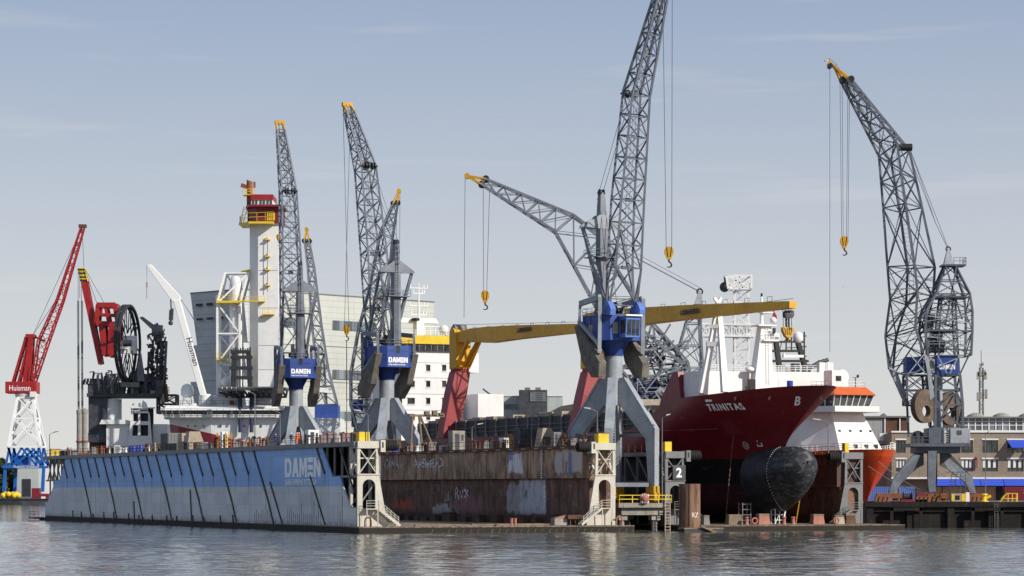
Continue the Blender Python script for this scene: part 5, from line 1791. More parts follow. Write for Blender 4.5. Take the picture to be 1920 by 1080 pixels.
    for i in range(12):
        x = -7.8 + i * 1.29
        m.box(x, x + .14, ys - .68, ys - .604, 33.61, 34.9)
    m.build('mullion', M['portal_grey'], bb)
    m = MB(); m.box(-8.2, 6.9, ys - .9, ys + 9, 34.903, 36.6); m.build('roof_band', M['lemon'], sup)
    m = MB(); m.box(5.9, 9.6, ys + 1, ys + 6, 29.5, 33.4); m.build('bridge_wing', M['white'], sup)
    m = MB(); m.box(6.5, 12, ys - 6, ys + 2, 15, 25.0); m.build('crane_shelter', M['white'], root)
    q = S(785, 632, ys + 3)
    m = MB()
    m.box(q.x - .8, q.x + .8, q.y - 1, q.y + 1, 36.6, 39.2); m.prism([(-5.2, 39.2), (4, 39.2), (3.4, 40.2), (-4.6, 40.2)], lambda u, v, t: (q.x + u, q.y + t, v), -.8, .8)
    m.beam((q.x, q.y, 40), (q.x, q.y, S(785, 530, ys + 3).z), .5, n=10, w2=.2)
    for py, a in ((540, 1.8), (573, 1.9), (590, 1.6), (550, 1.2)):
        z = S(785, py, ys + 3).z
        m.beam((q.x - a, q.y, z), (q.x + a, q.y, z), .14)
        for sx in (-a, a * .6, a):
            m.beam((q.x + sx, q.y, z), (q.x + sx, q.y, z + .7), .18)
    rail(m, [(-8, ys - .8, 36.6), (6.8, ys - .8, 36.6)], 1.0, 1.5, .06)
    rail(m, [(q.x + 1, q.y - .8, 37), (q.x + 4.4, q.y - .8, 37)], 1.6, .9, .12)
    m.build('signal_mast', M['white_clean'], sup)
    m = MB(); k = S(832, 618, ys + 2); m.ball(k, .95, 16); m.beam(k, (k.x, k.y, 36.6), .3); m.build('radome', M['white'], sup, smooth=True)
    m = MB(); m.ball((k.x, k.y - .9, k.z - 1.6), .45, 12); m.lathe([(.8, 0), (.8, .5)], (q.x - 1.2, q.y - 1.4, 39.6), 14); m.build('lamp', M['black'], sup)
    # two deck cranes
    def deck_crane(w, px_base, top_l, boom_pts, blk, lean, word_px):
        x = w - W0
        s = top_l - L0
        d = lambda py: EYE + (HOR - py) * (370 + .4003 * w + .9164 * top_l) / F
        m = MB()
        zb, z1, z2 = 15.7, d(770), d(697)
        for (za, xa, wa, zc_, xc, wc) in ((zb, x - lean, 3.3, z1 - 3, x - lean * .92, 3.1), (z1 - 3, x - lean * .92, 3.1, z2 - 4.0, x - lean * .35, 3.3), (z2 - 4.0, x - lean * .35, 3.3, z2, x, 3.0)):
            ra = [(xa - wa / 2, s - wa / 2, za), (xa + wa / 2, s - wa / 2, za), (xa + wa / 2, s + wa / 2, za), (xa - wa / 2, s + wa / 2, za)]
            rc = [(xc - wc / 2, s - wc / 2, zc_), (xc + wc / 2, s - wc / 2, zc_), (xc + wc / 2, s + wc / 2, zc_), (xc - wc / 2, s + wc / 2, zc_)]
            m.hexa(ra, rc)
        m.lathe([(1.75, 0), (1.75, .5)], (x, s, z2 + .003), 20)
        ped = m.build('crane_pedestal', M['pedestal_red'], root)
        m = MB()
        zt = d(622)
        m.prism([(s - 1.7, z2 + .5), (s + 1.6, z2 + .5), (s + 1.6, zt), (s + .6, zt + 1.0), (s - .4, zt + .6), (s - 1.7, zt - .8)], lambda u, v, t: (x + t, u, v), -1.5, 1.5)
        tw = m.build('crane_tower', M['boom_yellow'], root, bevel=.08)
        m = MB(); m.lathe([(.8, -1.2), (.8, 1.2)], (x, s + .2, zt + .6), 18, 'x'); m.build('sheave', M['portal_grey'], tw)
        # boom: box girder running forward (towards -y)
        m = MB()
        rows = []
        for (y, zt_, zb_, hw) in boom_pts:
            rows.append([(x - hw, y, zb_), (x + hw, y, zb_), (x + hw, y, zt_), (x - hw, y, zt_)])
        m.grid(rows, True)
        m.sheet(rows[0]); m.sheet(rows[-1])
        boom = m.build('crane_boom', M['boom_yellow'], root)
        m = MB()
        for i in range(1, 10):
            t = i / 10
            y = boom_pts[0][0] + (boom_pts[-1][0] - boom_pts[0][0]) * t
            z = boom_pts[0][1] + (boom_pts[-1][1] - boom_pts[0][1]) * t
            m.beam((x, y - .7, z), (x, y - .7, z + .9), .06); m.beam((x, y + .7, z), (x, y + .7, z + .9), .06); m.beam((x, y - .7, z + .9), (x, y + .7, z + .9), .06)
        m.path([(x, s, zt + 1.3), (x, boom_pts[-1][0], boom_pts[-1][1] + .4)], .08)
        m.build('boom_rail', M['machine'], boom)
        m = MB()
        for xx in (-1.2, 1.2):
            m.beam((x + xx, s - 1.5, z2 + 1.0), (x + xx, boom_pts[1][0] + 1, boom_pts[1][2] + .4), .55, .6)
        m.beam((x, s - 2.2, z2 + .9), (x, boom_pts[1][0] - 1.5, boom_pts[1][2] + .5), .6, .6)
        m.build('boom_strut', M['boom_yellow'], tw)
        if word_px:
            y0, z0, k = word_px
            text_mesh('maker_name', 'LIEBHERR', .95, M['black'], boom, lambda u, v: (x - boom_pts[2][3] * .93 - .12, y0 - u * k, z0 + v), bold=.05)
        return boom, x
    b1, x1 = deck_crane(62.5, 855, 113.5, [(122.4, 35.4, 33.6, 1.1), (115, 35.8, 33.3, 1.2), (108, 35.7, 32.8, 1.2), (96, 35.3, 32.85, 1.1), (72, 34.2, 32.6, .7), (57, 33.4, 32.2, .6)], None, 2.4, (93.5, 33.9, 1.5))
    m = MB(); m.path([(x1, 118, 36.4), (x1, 112, 40)], .1)
    b2, x2 = deck_crane(62.5, 1105, 55.5, [(66.5, 35.4, 33.6, 1.1), (58, 35.8, 32.5, 1.2), (48, 35.35, 32.6, 1.2), (30, 34.7, 32.5, 1.0), (8, 33.7, 32.3, .8), (-1, 33.3, 32.2, .7), (-2.6, 33.2, 32.2, .6)], None, 2.4, (30.6, 33.2, 1.55))
    # heavy hook of the forward crane
    y0 = -1.0
    m = MB()
    for i, (dx, r_) in enumerate(((-.5, .95), (0, .95), (.5, .95))):
        m.lathe([(r_, dx - .15), (r_, dx + .15)], (x2, y0, 29.6), 18, 'x')
    m.prism([(-.9, 30.6), (.9, 30.6), (1.05, 29.6), (.8, 28.7), (-.8, 28.7), (-1.05, 29.6)], lambda u, v, t: (x2 + u, y0 + t, v), -.9, -.7)
    up = m.build('upper_block', M['machine'], b2)
    m = MB()
    for q in (-.95, -.45, .45, .95):
        m.path([(x2 + q, y0 + .3, 31.4), (x2 + q, y0, 26.2)], .14)
    for q in (-.25, .25):
        pts = [V((x2 + q + .1 * math.sin(i * 2.1), y0, 28.8 - i * .32)) for i in range(9)]
        m.path(pts, .34)
    m.build('hoist_rope', M['black'], b2)
    m = MB()
    m.prism([(-1.25, 26.3), (1.25, 26.3), (1.35, 25.4), (.75, 24.0), (.3, 23.5), (-.3, 23.5), (-.75, 24.0), (-1.35, 25.4)], lambda u, v, t: (x2 + u, y0 + t, v), -.5, .5)
    hbk = m.build('hook_block', M['yellow'], root, bevel=.08)
    m = MB()
    for k in range(4):
        m.beam((x2 - .95 + k * .55, y0 - .52, 26.2), (x2 - .6 + k * .35, y0 - .52, 24.3), .16, .03)
    m.build('warning_stripe', M['black'], hbk)
    m = MB(); m.beam((x2, y0, 23.5), (x2, y0, 22.7), .5, n=8); m.beam((x2 - .75, y0, 22.5), (x2 + .75, y0, 22.5), .35); m.beam((x2 - .75, y0, 22.4), (x2 - .4, y0, 23.1), .25); m.beam((x2 + .75, y0, 22.4), (x2 + .4, y0, 23.1), .25)
    hk_ = m.build('hook', M['brown'], hbk)
    for o in COL.objects:
        if o in (up, hbk, hk_) or o.parent == hbk or (o.parent == b2 and o.name.startswith('hoist_rope')):
            for v in o.data.vertices:
                v.co.x = x2 + (v.co.x - x2) * .72; v.co.y = y0 + (v.co.y - y0) * .72; v.co.z = 32.4 - (31.4 - v.co.z) * .56
    return root


trinitas()


def orange_ship():
    Y0 = 470.0
    loc = V(((1658 - 960) * Y0 / F, Y0, 0))
    root = empty('offshore_vessel', loc, 'white offshore vessel with bright orange bow and orange bridge roof, beyond the red ship', 'ship', rz=DROT)
    k = Y0 / F
    B = 8.6
    ztop = lambda s: 13.2 - .5 * smooth(s / 20)
    def s0(z):
        return 0.2 + (13.2 - z) * .62 if z > 3 else 6.5 + (3 - z) * .2
    def hb(d, z):
        kk = smooth((z - 1) / 11)
        t = max(0, min(1, d / (30 - 13 * kk)))
        return max(.02, B * math.sin(math.pi / 2 * t) ** (1.0 - .45 * kk))
    hm = hull_material('orange_hull', [(-3, (0.12, 0.03, 0.02)), (1.2, (0.56, 0.055, 0.012)), (12.0, (0.62, 0.085, 0.016))], .1)
    hull_mesh(hb, s0, 70, -2, ztop, 36, 16).build('hull', hm, root, smooth=True)
    m = MB(); rail(m, [(-hb(s, 13), s + .2, ztop(s)) for s in (.6, 2, 5, 9, 14, 20)], 1.2, 1.2, .09, 3); rail(m, [(hb(s, 13), s + .2, ztop(s)) for s in (.6, 2, 5, 9, 14, 20)], 1.2, 1.2, .09, 3)
    m.build('railing', M['white'], root)
    def S(px, py, s):
        # invert projection for a point s metres aft
        r = (px - 960) / F
        base = loc + VU * s
        w = (r * base.y - base.x) / (.9164 - .4003 * r)
        p = base + VV * w
        return V((w, s, EYE + (HOR - py) * p.y / F))
    # white block with raked faces
    sF = 7.0
    a = [S(px, py, sF + d) for px, py, d in ((1505, 838, 9), (1540, 838, 1), (1629, 838, 1.5))]
    t = [S(px, py, sF + d) for px, py, d in ((1497, 772, 14), (1532, 772, 5), (1606, 772, 5))]
    m = MB()
    zb, zt = 12.6, t[1].z
    xl, xr = -7.8, 7.8
    lo = [(xl, 26, zb), (xl, 15, zb), (-4.6, 7.2, zb), (4.4, 7.2, zb), (6.6, 12, zb), (6.6, 26, zb)]
    hi = [(xl + .4, 27, zt), (xl + .6, 19, zt), (-3.4, 12.4, zt), (3.0, 12.4, zt), (4.8, 16, zt), (4.8, 27, zt)]
    n = 6
    m.add(lo + hi, [tuple(range(n - 1, -1, -1)), tuple(range(n, 2 * n))] + [(i, (i + 1) % n, n + (i + 1) % n, n + i) for i in range(n)])
    m.prism([(xl, 14.5), (-5, 8.5), (4.2, 8.5), (6.4, 12.5), (6.4, 26), (xl, 26)], lambda u, v, t_: (u, v, t_), zt + .003, zt + 1.0)
    blk = m.build('superstructure', M['white'], root)
    for u in (-3.2, -1.0, 1.2, 3.2):
        f = lambda z: 7.2 + 5.2 * (z - zb) / (zt - zb)
        each('porthole', 'glass', blk, [lambda m: m.lathe([(.26, -.12), (.26, .25)], (u, f(16.6), 16.6), 12, 'y'), lambda m: m.box(u - .28, u + .28, f(13.6) - .12, f(13.6) + .4, 13.4, 14.2)])
    # bridge
    zr = zt + 1.0
    m = MB()
    lo = [(-6.2, 16, zr), (-4.2, 10.4, zr), (3.2, 10.4, zr), (4.8, 14, zr), (4.8, 22, zr), (-6.2, 22, zr)]
    hi = [(-6.8, 15.6, zr + 2.0), (-4.6, 9.4, zr + 2.0), (3.6, 9.4, zr + 2.0), (5.5, 13.6, zr + 2.0), (5.5, 22, zr + 2.0), (-6.8, 22, zr + 2.0)]
    m.add(lo + hi, [tuple(range(n - 1, -1, -1)), tuple(range(n, 2 * n))] + [(i, (i + 1) % n, n + (i + 1) % n, n + i) for i in range(n)])
    br = m.build('bridge_front', M['glass'], root)
    m = MB()
    for i in range(7):
        f = i / 6
        m.beam((-4.2 + 7.4 * f, 10.36, zr), (-4.6 + 8.2 * f, 9.36, zr + 2.0), .16)
    for i in range(4):
        f = i / 3
        m.beam((-4.2 - 2 * f, 10.4 + 5.6 * f, zr), (-4.6 - 2.2 * f, 9.4 + 6.2 * f, zr + 2.0), .16); m.beam((3.25 + 1.6 * f, 10.4 + 3.6 * f, zr), (3.65 + 1.9 * f, 9.4 + 4.2 * f, zr + 2.0), .16)
    m.build('mullion', M['white'], br)
    m = MB()
    lo = [(-7.2, 15.2, zr + 2.0), (-4.8, 8.9, zr + 2.0), (3.8, 8.9, zr + 2.0), (5.8, 13.2, zr + 2.0), (5.8, 22, zr + 2.0), (-7.2, 22, zr + 2.0)]
    hi = [(-6.0, 16, zr + 3.5), (-4.0, 11.2, zr + 3.5), (3.0, 11.2, zr + 3.5), (4.6, 15, zr + 3.5), (4.6, 22, zr + 3.5), (-6, 22, zr + 3.5)]
    m.add([(x, y, z + .003) for x, y, z in lo] + hi, [tuple(range(n - 1, -1, -1)), tuple(range(n, 2 * n))] + [(i, (i + 1) % n, n + (i + 1) % n, n + i) for i in range(n)])
    m.build('bridge_roof', M['orange'], root)
    # white deck house behind, funnel block
    zq = zr + 3.5
    m = MB()
    q = S(1437, 697, 26); q2 = S(1542, 697, 26)
    m.box(q.x, q2.x, 24, 34, 14, q.z); m.build('deckhouse', M['white'], root)
    q = S(1556, 715, 20)
    m = MB(); m.prism([(-1.3, zq - 1.5), (2.4, zq - 1.5), (1.7, q.z + 1.9), (-1.3, q.z + 1.9)], lambda u, v, t: (q.x + u, 17 + t, v), 0, 3); fb = m.build('funnel_block', M['white'], root)
    m = MB(); m.box(q.x - .5, q.x + .6, 16.9, 16.99, q.z - .1, q.z + .9); m.build('window', M['glass'], fb)
    m = MB()
    for px, py, r_ in ((1578, 708, 1.35), (1568, 706, 1.0)):
        c = S(px, py, 19); m.ball(c, r_, 16, 1.15); m.beam(c, (c.x, c.y, zq), .7, n=8)
    m.build('radome', M['white'], root, smooth=True)
    m = MB(); c = S(1604, 708, 14); m.beam((c.x, 14, zq - .3), c, .14); m.beam(c + V((-.6, 0, 0)), c + V((.6, 0, 0)), .1); m.ball(c + V((.5, 0, .3)), .28, 8); m.build('wind_gauge', M['machine'], root)
    m = MB(); rail(m, [(-5.8, 15.6, zq), (-3.9, 11.4, zq), (2.9, 11.4, zq), (4.5, 15, zq)], 1.0, 1.1, .07); m.build('roof_railing', M['white'], root)
    # black gantry mast with three crossbars
    m = MB()
    s = 27
    def bar(a, b, w, h=None):
        m.beam(S(*a, s), S(*b, s), w, h)
    bar((1462, 695), (1455, 642), .8); bar((1511, 695), (1496, 642), .8)
    bar((1443, 641), (1508, 641), .5, .35); bar((1440, 658), (1508, 658), .6, .45); bar((1440, 677), (1515, 677), .6, .45); bar((1456, 680), (1466, 640), .12); bar((1476, 652), (1494, 652), .15)
    bar((1445, 685), (1445, 622), .22); bar((1508, 690), (1508, 622), .22); bar((1474, 658), (1474, 632), .2); bar((1484, 658), (1484, 632), .2)
    for py in (630, 650, 668):
        bar((1504, py), (1512, py), .2)
    gm = m.build('gantry_mast', M['black'], root)
    m = MB()
    m.beam(S(1468, 668, s - .7), S(1506, 668, s - .7), .45); m.beam(S(1470, 662, s), S(1470, 670, s), .3); m.build('radar_scanner', M['white'], gm)
    m = MB(); c = S(1496, 633, s); m.ball(c, .98, 18, 1.15); c = S(1457, 630, s); m.ball(c, .5, 12); m.build('radome', M['white'], gm, smooth=True)
    m = MB(); rail(m, [S(1437, 697, 25), S(1535, 697, 25)], 1.1, 1.2, .09, 3); m.build('railing', M['white'], root)
    m = MB()
    for (px, py, w) in ((1465, 690, 1.2), (1492, 688, 1.3), (1512, 690, 1.4), (1478, 692, .8)):
        c = S(px, py, 26); m = MB(); m.box(c.x - w / 2, c.x + w / 2, 25.6, 26.8, c.z - 1.0, c.z + w * .5); m.build('deck_machinery', M['machine'], root)
    for i in range(3):
        m = MB(); m.beam(S(1518 + i * 4, 690 - i, 27 + i), S(1538 + i * 7, 678 - i * 2, 27 + i), .75, n=12); m.build('exhaust_pipe', M['machine'], root, smooth=True)
    m = MB()
    for px in (1542, 1552):
        c = S(px, 690, 25); m.box(c.x - .9, c.x + .9, 24.5, 25.5, 20, c.z + 1.0)
    m.build('vent_house', M['white'], root)
    m = MB(); m.path([S(1574, 700, 22), S(1575, 640, 22)], .06); m.path([S(1600, 690, 20), S(1601, 690, 20)], .06); m.build('whip_aerial', M['white'], root)
    # mooring lines to the quay
    for a, b in (((-1.6, 2.6, 9.6), (12.5, -33, 4.6)), ((-1.4, 2.9, 9.2), (11.0, -34, 4.6))):
        pass
    # anchor mark
    m = MB(); m.lathe([(.1, -.2), (.5, 0), (.1, .2)], (hb(4, 9.5) * .9, 6.2, 9.8), 10, 'y'); m.build('fairlead', M['brown'], root)
    return root


orange_ship()


def white_gantry():
    fr = Fr(1375, 500, 4.1)
    root = empty('lattice_gantry', fr.loc, 'white open lattice gantry tower with a box top, standing behind the red ship bow', 'gantry')
    m = MB()
    lattice(m, [box_sec(fr, 1377, 1403, 800, 1.3), box_sec(fr, 1377, 1403, 655, 1.3), box_sec(fr, 1377, 1403, 545, 1.3)], (6, 5), .32, .17, cross=False)
    m.build('tower', M['white_clean'], root)
    m = MB(); lattice(m, [box_sec(fr, 1326, 1345, 740, 1.3), box_sec(fr, 1326, 1345, 640, 1.3)], (4,), .3, .17); m.build('tower', M['white_clean'], root)
    m = MB()
    a = [fr(1314, 630, -1.6), fr(1314, 630, 1.6), fr(1314, 608, 1.6), fr(1314, 608, -1.6)]
    b = [fr(1413, 631, -1.6), fr(1413, 631, 1.6), fr(1413, 610, 1.6), fr(1413, 610, -1.6)]
    lattice(m, [a, b], (7,), .38, .18, cross=True); m.build('cross_girder', M['white_clean'], root)
    m = MB()
    lattice(m, [box_sec(fr, 1364, 1407, 543, 2), box_sec(fr, 1360, 1407, 518, 2)], (1,), .42, .26)
    m.beam(fr(1364, 543, -2), fr(1385, 520, -2), .26); m.beam(fr(1385, 520, -2), fr(1385, 543, -2), .26); m.beam(fr(1385, 543, -2), fr(1406, 520, -2), .2)
    for i in range(7):
        m.beam(fr(1364 + i * 6, 543, -2), fr(1364 + i * 6, 533, -2), .08)
    m.beam(fr(1364, 533, -2), fr(1406, 533, -2), .1)
    m.build('top_frame', M['white_clean'], root)
    m = MB(); m.lathe([(.95, -.3), (.95, .3)], fr(1358, 539, -1), 18, 'y'); m.box(fr.x(1357), fr.x(1362), -1.4, -.6, fr.z(534), fr.z(522)); m.box(fr.x(1388), fr.x(1392), -1, 0, fr.z(541), fr.z(536)); m.build('sheave', M['machine'], root)


white_gantry()


def offshore_ship():
    Y = 640.0
    fr = Fr(420, Y, 0)
    root = empty('pipelay_ship', fr.loc, 'white and dark red offshore ship with helideck and tall white square tower', 'ship')
    # hull: side towards us, bow pointing left
    g = G('white_red_hull')
    x, y, z = g.xyz()
    ln = g.math('SUBTRACT', z, g.math('ADD', g.math('MULTIPLY', g.math('SUBTRACT', x, fr.x(326)), -(fr.z(795) - fr.z(828)) / (fr.x(470) - fr.x(326))), fr.z(797)))
    c = g.mix(g.math('MULTIPLY', ln, 12, True), (0.22, 0.012, 0.022), (0.72, 0.72, 0.72))
    hm = g.done(dirty(g, c, .12, .1, 0, .12), .4)
    m = MB()
    lo = [(fr.x(335), 2), (fr.x(360), -3), (fr.x(410), -5), (fr.x(640), -5), (fr.x(640), 12), (fr.x(380), 12)]
    hi = [(fr.x(316), 1), (fr.x(335), -3), (fr.x(400), -6), (fr.x(640), -6), (fr.x(640), 12), (fr.x(360), 12)]
    n = 6
    z0, z1 = -1, fr.z(785)
    m.add([(a, b, z0) for a, b in lo] + [(a, b, z1) for a, b in hi], [tuple(range(n - 1, -1, -1)), tuple(range(n, 2 * n))] + [(i, (i + 1) % n, n + (i + 1) % n, n + i) for i in range(n)])
    hull = m.build('hull', hm, root)
    each('porthole', 'glass', hull, [lambda m, px=px: m.box(fr.x(px - 1.5), fr.x(px + 1.5), -6.1, -5.6, fr.z(802), fr.z(798)) for px in (358, 371, 386, 419, 463, 478, 494)])
    # bridge deck
    m = MB()
    def ringpoly(x0, xa, x1, d0, z0_, z1_, grow=0):
        lo = [(fr.x(x0), 3), (fr.x(x0) + .6, -2), (fr.x(xa), -7.5), (fr.x(x1), -7.5), (fr.x(x1), 8), (fr.x(x0), 8)]
        hi = [(a - (grow if i < 3 else 0), b - (grow if b < 0 else 0)) for i, (a, b) in enumerate(lo)]
        m.add([(a, b, z0_) for a, b in lo] + [(a, b, z1_) for a, b in hi], [tuple(range(5, -1, -1)), tuple(range(6, 12))] + [(i, (i + 1) % 6, 6 + (i + 1) % 6, 6 + i) for i in range(6)])
    ringpoly(305, 318, 535, 0, z1 + .003, z1 + .9)
    deck = m.build('bridge_deck', M['white'], root)
    m = MB(); ringpoly(303, 316, 540, 0, fr.z(783) + .6, fr.z(771), .7); br = m.build('bridge_front', M['glass'], root)
    m = MB(); ringpoly(300, 313, 542, 0, fr.z(771) + .003, fr.z(762), -.8); m.build('bridge_roof', M['white'], root)
    m = MB()
    for px in (318, 330, 343, 348, 396, 403, 440, 455):
        m.box(fr.x(px), fr.x(px) + .35, -8.3, -8.0, fr.z(783), fr.z(771))
    m.box(fr.x(395), fr.x(404), -8.4, -8.1, fr.z(784), fr.z(770))
    m.build('mullion', M['portal_grey'], br)
    m = MB(); rail(m, [(fr.x(305), -8.6, z1 + .9), (fr.x(535), -8.6, z1 + .9)], 1.2, 1.5, .09, 3); rail(m, [(fr.x(330), -7, fr.z(762)), (fr.x(520), -7, fr.z(762))], 1.1, 2, .08); m.build('railing', M['machine'], root)
    m = MB()
    c = fr(351, 736); m.lathe([(.9, -1.2), (1.5, -.6), (1.5, .8), (1.1, 1.7), (.3, 2.1)], c, 18); dome1 = m.build('radome', M['white'], root, smooth=True)
    m = MB()
    for dx in (-.9, .9):
        m.beam(c + V((dx, 0, -1.2)), (c.x + dx * 1.3, 0, fr.z(762)), .2)
    m.beam(c + V((-.9, 0, -1.3)), (c.x + 1, 0, fr.z(762)), .15); m.build('stand', M['white'], dome1)
    m = MB(); m.ball(fr(427, 719), 1.75, 20); m.lathe([(1.2, fr.z(735)), (1.3, fr.z(728))], (fr.x(427), 0, 0), 16); m.build('radome', M['white'], root, smooth=True)
    m = MB(); m.box(fr.x(388), fr.x(450), -2, 6, fr.z(762) + .003, fr.z(742)); m.box(fr.x(362), fr.x(372), -4, -2, fr.z(762), fr.z(757)); m.build('deckhouse', M['white'], root, bevel=.5)
    m = MB(); m.box(fr.x(434), fr.x(440), -4.2, -2.5, fr.z(760), fr.z(752)); m.build('winch', M['red'], root)
    # white tower: square column with bevelled corner
    m = MB()
    tx0, tx1 = fr.x(469), fr.x(524)
    poly = [(tx0, 4), (tx0, -1.0), (tx0 + 2.3, -4.2), (tx1, -4.2), (tx1, 4)]
    m.prism(poly, lambda u, v, t: (u, v, t), fr.z(760), fr.z(421))
    tw = m.build('tower', M['white'], root)
    m = MB()
    for y in (650, 695, 740, 580, 510):
        m.box(tx0 + 2.4, tx1 + .02, -4.23, -4.203, fr.z(y), fr.z(y) + .1)
    m.build('panel_seam', M['portal_grey'], tw)
    m = MB(); m.prism([(tx0 - .5, 4.5), (tx0 - .5, -1.5), (tx0 + 2, -5), (tx1 + 1, -5), (tx1 + 1, 4.5)], lambda u, v, t: (u, v, t), fr.z(421) + .003, fr.z(393)); m.build('tower_head', M['maroon'], root)
    m = MB(); m.prism([(fr.x(463), 5), (fr.x(463), -3), (fr.x(472), -7), (fr.x(536), -7), (fr.x(536), 5)], lambda u, v, t: (u, v, t), fr.z(393) + .003, fr.z(389)); m.build('head_deck', M['maroon'], root)
    m = MB(); m.box(fr.x(475), fr.x(515), -5.5, 4, fr.z(389) + .003, fr.z(371)); ch = m.build('control_room', M['white'], root)
    m = MB(); m.box(fr.x(474), fr.x(516), -5.8, 4.3, fr.z(379), fr.z(371) + .2); m.build('roof_band', M['red'], ch)
    each('window', 'glass', ch, [lambda m, px=px: m.box(fr.x(px), fr.x(px + 4), -5.6, -5.52, fr.z(387), fr.z(380)) for px in (477, 483, 491, 497, 504, 510)])
    m = MB()
    ps = [(fr.x(452), 2, fr.z(424)), (fr.x(452), -3, fr.z(424)), (fr.x(472), -7.5, fr.z(421)), (fr.x(518), -7.5, fr.z(419))]
    m.prism([(fr.x(452), 4), (fr.x(452), -3), (fr.x(472), -7.6), (fr.x(518), -7.6), (fr.x(518), 4)], lambda u, v, t: (u, v, t), fr.z(421) - .5, fr.z(421) - .003)
    rail(m, ps, 2.0, 1.6, .09, 2)
    for px in (506, 510, 514, 518):
        m.box(fr.x(px), fr.x(px + 2.4), -7.4, -7.2, fr.z(419), fr.z(405))
    m.build('head_walkway', M['lemon'], root)
    m = MB()
    m.beam(fr(468, 395), fr(468, 340), 1.4, n=10); m.beam(fr(468, 352), fr(452, 347), .9); m.beam(fr(468, 342), fr(463, 338), .5); m.beam(fr(477, 352), fr(477, 341), .5)
    kb = m.build('knuckle_crane', M['rust_orange'], root)
    m = MB(); m.box(fr.x(456), fr.x(480), -1.5, 1.5, fr.z(367), fr.z(365)); rail(m, [fr(456, 365, -1.5), fr(480, 365, -1.5)], 1.2, 1, .12); m.build('platform', M['lemon'], kb)
    m = MB(); ladder(m, fr(452, 424, -1), fr(462, 388, -1), .9, EX, .6, .14); m.build('ladder', M['lemon'], root)
    # yellow fittings down the face
    for (x0, x1, y, d) in ((496, 518, 593, 1.6), (454, 500, 569, 1.5), (452, 478, 674, 1.5)):
        m = MB(); m.box(fr.x(x0), fr.x(x1), -4.25 - d, -4.25, fr.z(y), fr.z(y) + .25); rail(m, [fr(x0, y, -4.2 - d), fr(x1, y, -4.2 - d)], 1.2, 1.4, .08, 2)
        m.beam(fr(x0, y, -4.2 - d), fr(x0 - 3, y + 4, -4.3), .3); m.build('service_platform', M['lemon'], tw)
    for y in (452, 483, 508, 537):
        m = MB(); m.box(fr.x(501), fr.x(510), -5.2, -4.24, fr.z(y + 2), fr.z(y)); m.beam(fr(503, y - 4, -4.6), fr(503, y, -4.6), .3); m.build('bracket', M['lemon'], tw)
    m = MB(); m.path([fr(505, 450, -4.9), fr(505, 550, -4.9)], .14); m.build('hoist_rope', M['machine'], tw)
    # white lattice frame and rocket-shaped vessel left of the tower
    m = MB()
    lattice(m, [box_sec(fr, 410, 452, 740, 3), box_sec(fr, 410, 452, 570, 3), box_sec(fr, 424, 468, 513, 2)], (3, 1), .5, .34)
    m.build('lattice_frame', M['white_clean'], root)
    m = MB(); m.lathe([(1.55, fr.z(735)), (1.55, fr.z(535)), (1.4, fr.z(526)), (.95, fr.z(519)), (.4, fr.z(516))], (fr.x(443), -1, 0), 24); m.build('pipe_tank', M['white'], root, smooth=True)
    m = MB(); m.box(fr.x(409), fr.x(454), -4.2, 2, fr.z(570), fr.z(566)); rail(m, [fr(409, 566, -4.2), fr(454, 566, -4.2)], 1.2, 1.4, .08, 2); m.box(fr.x(409), fr.x(428), -4.2, 0, fr.z(677), fr.z(674)); rail(m, [fr(409, 674, -4.2), fr(428, 674, -4.2)], 1.2, 1.4, .08, 2)
    m.beam(fr(450, 512, -1), fr(470, 508, -1), .6); m.build('frame_walkway', M['lemon'], root)
    # dark mast arrangement in front of the tower
    m = MB()
    for x0, x1 in ((441, 444), (474, 470)):
        m.beam(fr(x0, 745, -5.5), fr(x1, 660, -5.5), 1.1)
    for y, a, b in ((662, 437, 473), (672, 437, 478), (692, 435, 478), (710, 440, 478)):
        m.beam(fr(a, y, -5.5), fr(b, y, -5.5), 1.3, .8)
    for i in range(9):
        m.beam(fr(438 + i * 4.4, 662, -5.5), fr(438 + i * 4.4, 657 - (i % 3) * 2, -5.5), .35)
    m.build('radar_mast', M['dark'], root)
    # helideck on trusses and two legs
    m = MB()
    zd = fr.z(731)
    pts = [(fr.x(405), 0), (fr.x(425), -9), (fr.x(520), -12), (fr.x(548), -4), (fr.x(540), 8), (fr.x(430), 8)]
    m.prism(pts, lambda u, v, t: (u, v, t), zd, zd + .35)
    hd = m.build('helideck', M['portal_grey'], root)
    m = MB()
    for i in range(12):
        x0 = 425 + i * 10
        m.beam(fr(x0, 734, -9.5), fr(x0 + 5, 746, -6), .4); m.beam(fr(x0 + 10, 734, -9.5), fr(x0 + 5, 746, -6), .4)
    m.beam(fr(418, 734, -10), fr(545, 733, -11), .5); m.beam(fr(440, 746, -6), fr(540, 746, -6), .5); m.beam(fr(416, 738, -8), fr(455, 748, -6), .5)
    m.build('deck_truss', M['machine'], hd)
    for px in (456, 477):
        m = MB(); m.beam(fr(px, 812, -7), fr(px, 746, -7), 1.0, n=12); m.build('helideck_leg', M['navy'], hd)
    m = MB()
    for i in range(14):
        x0 = fr.x(425) + i * 1.1
        m.beam((x0, -9.3, zd + .35), (x0, -10.2, zd - .2), .12)
    m.build('safety_net', M['white'], hd)
    # white knuckle-boom crane
    ft = lambda px, py, d=-3: fr(px, py, d)
    m = MB()
    m.lathe([(1.6, fr.z(760)), (1.6, fr.z(742)), (1.2, fr.z(740))], (fr.x(388), -3, 0), 16)
    cr_ = m.build('crane_base', M['white'], root)
    m = MB(); m.prism([(fr.x(383), fr.z(758)), (fr.x(394), fr.z(757)), (fr.x(341), fr.z(563)), (fr.x(329), fr.z(567))], lambda u, v, t: (u, -3 + t, v), -1.1, 1.1); cb = m.build('crane_boom', M['white_clean'], root, bevel=.12)
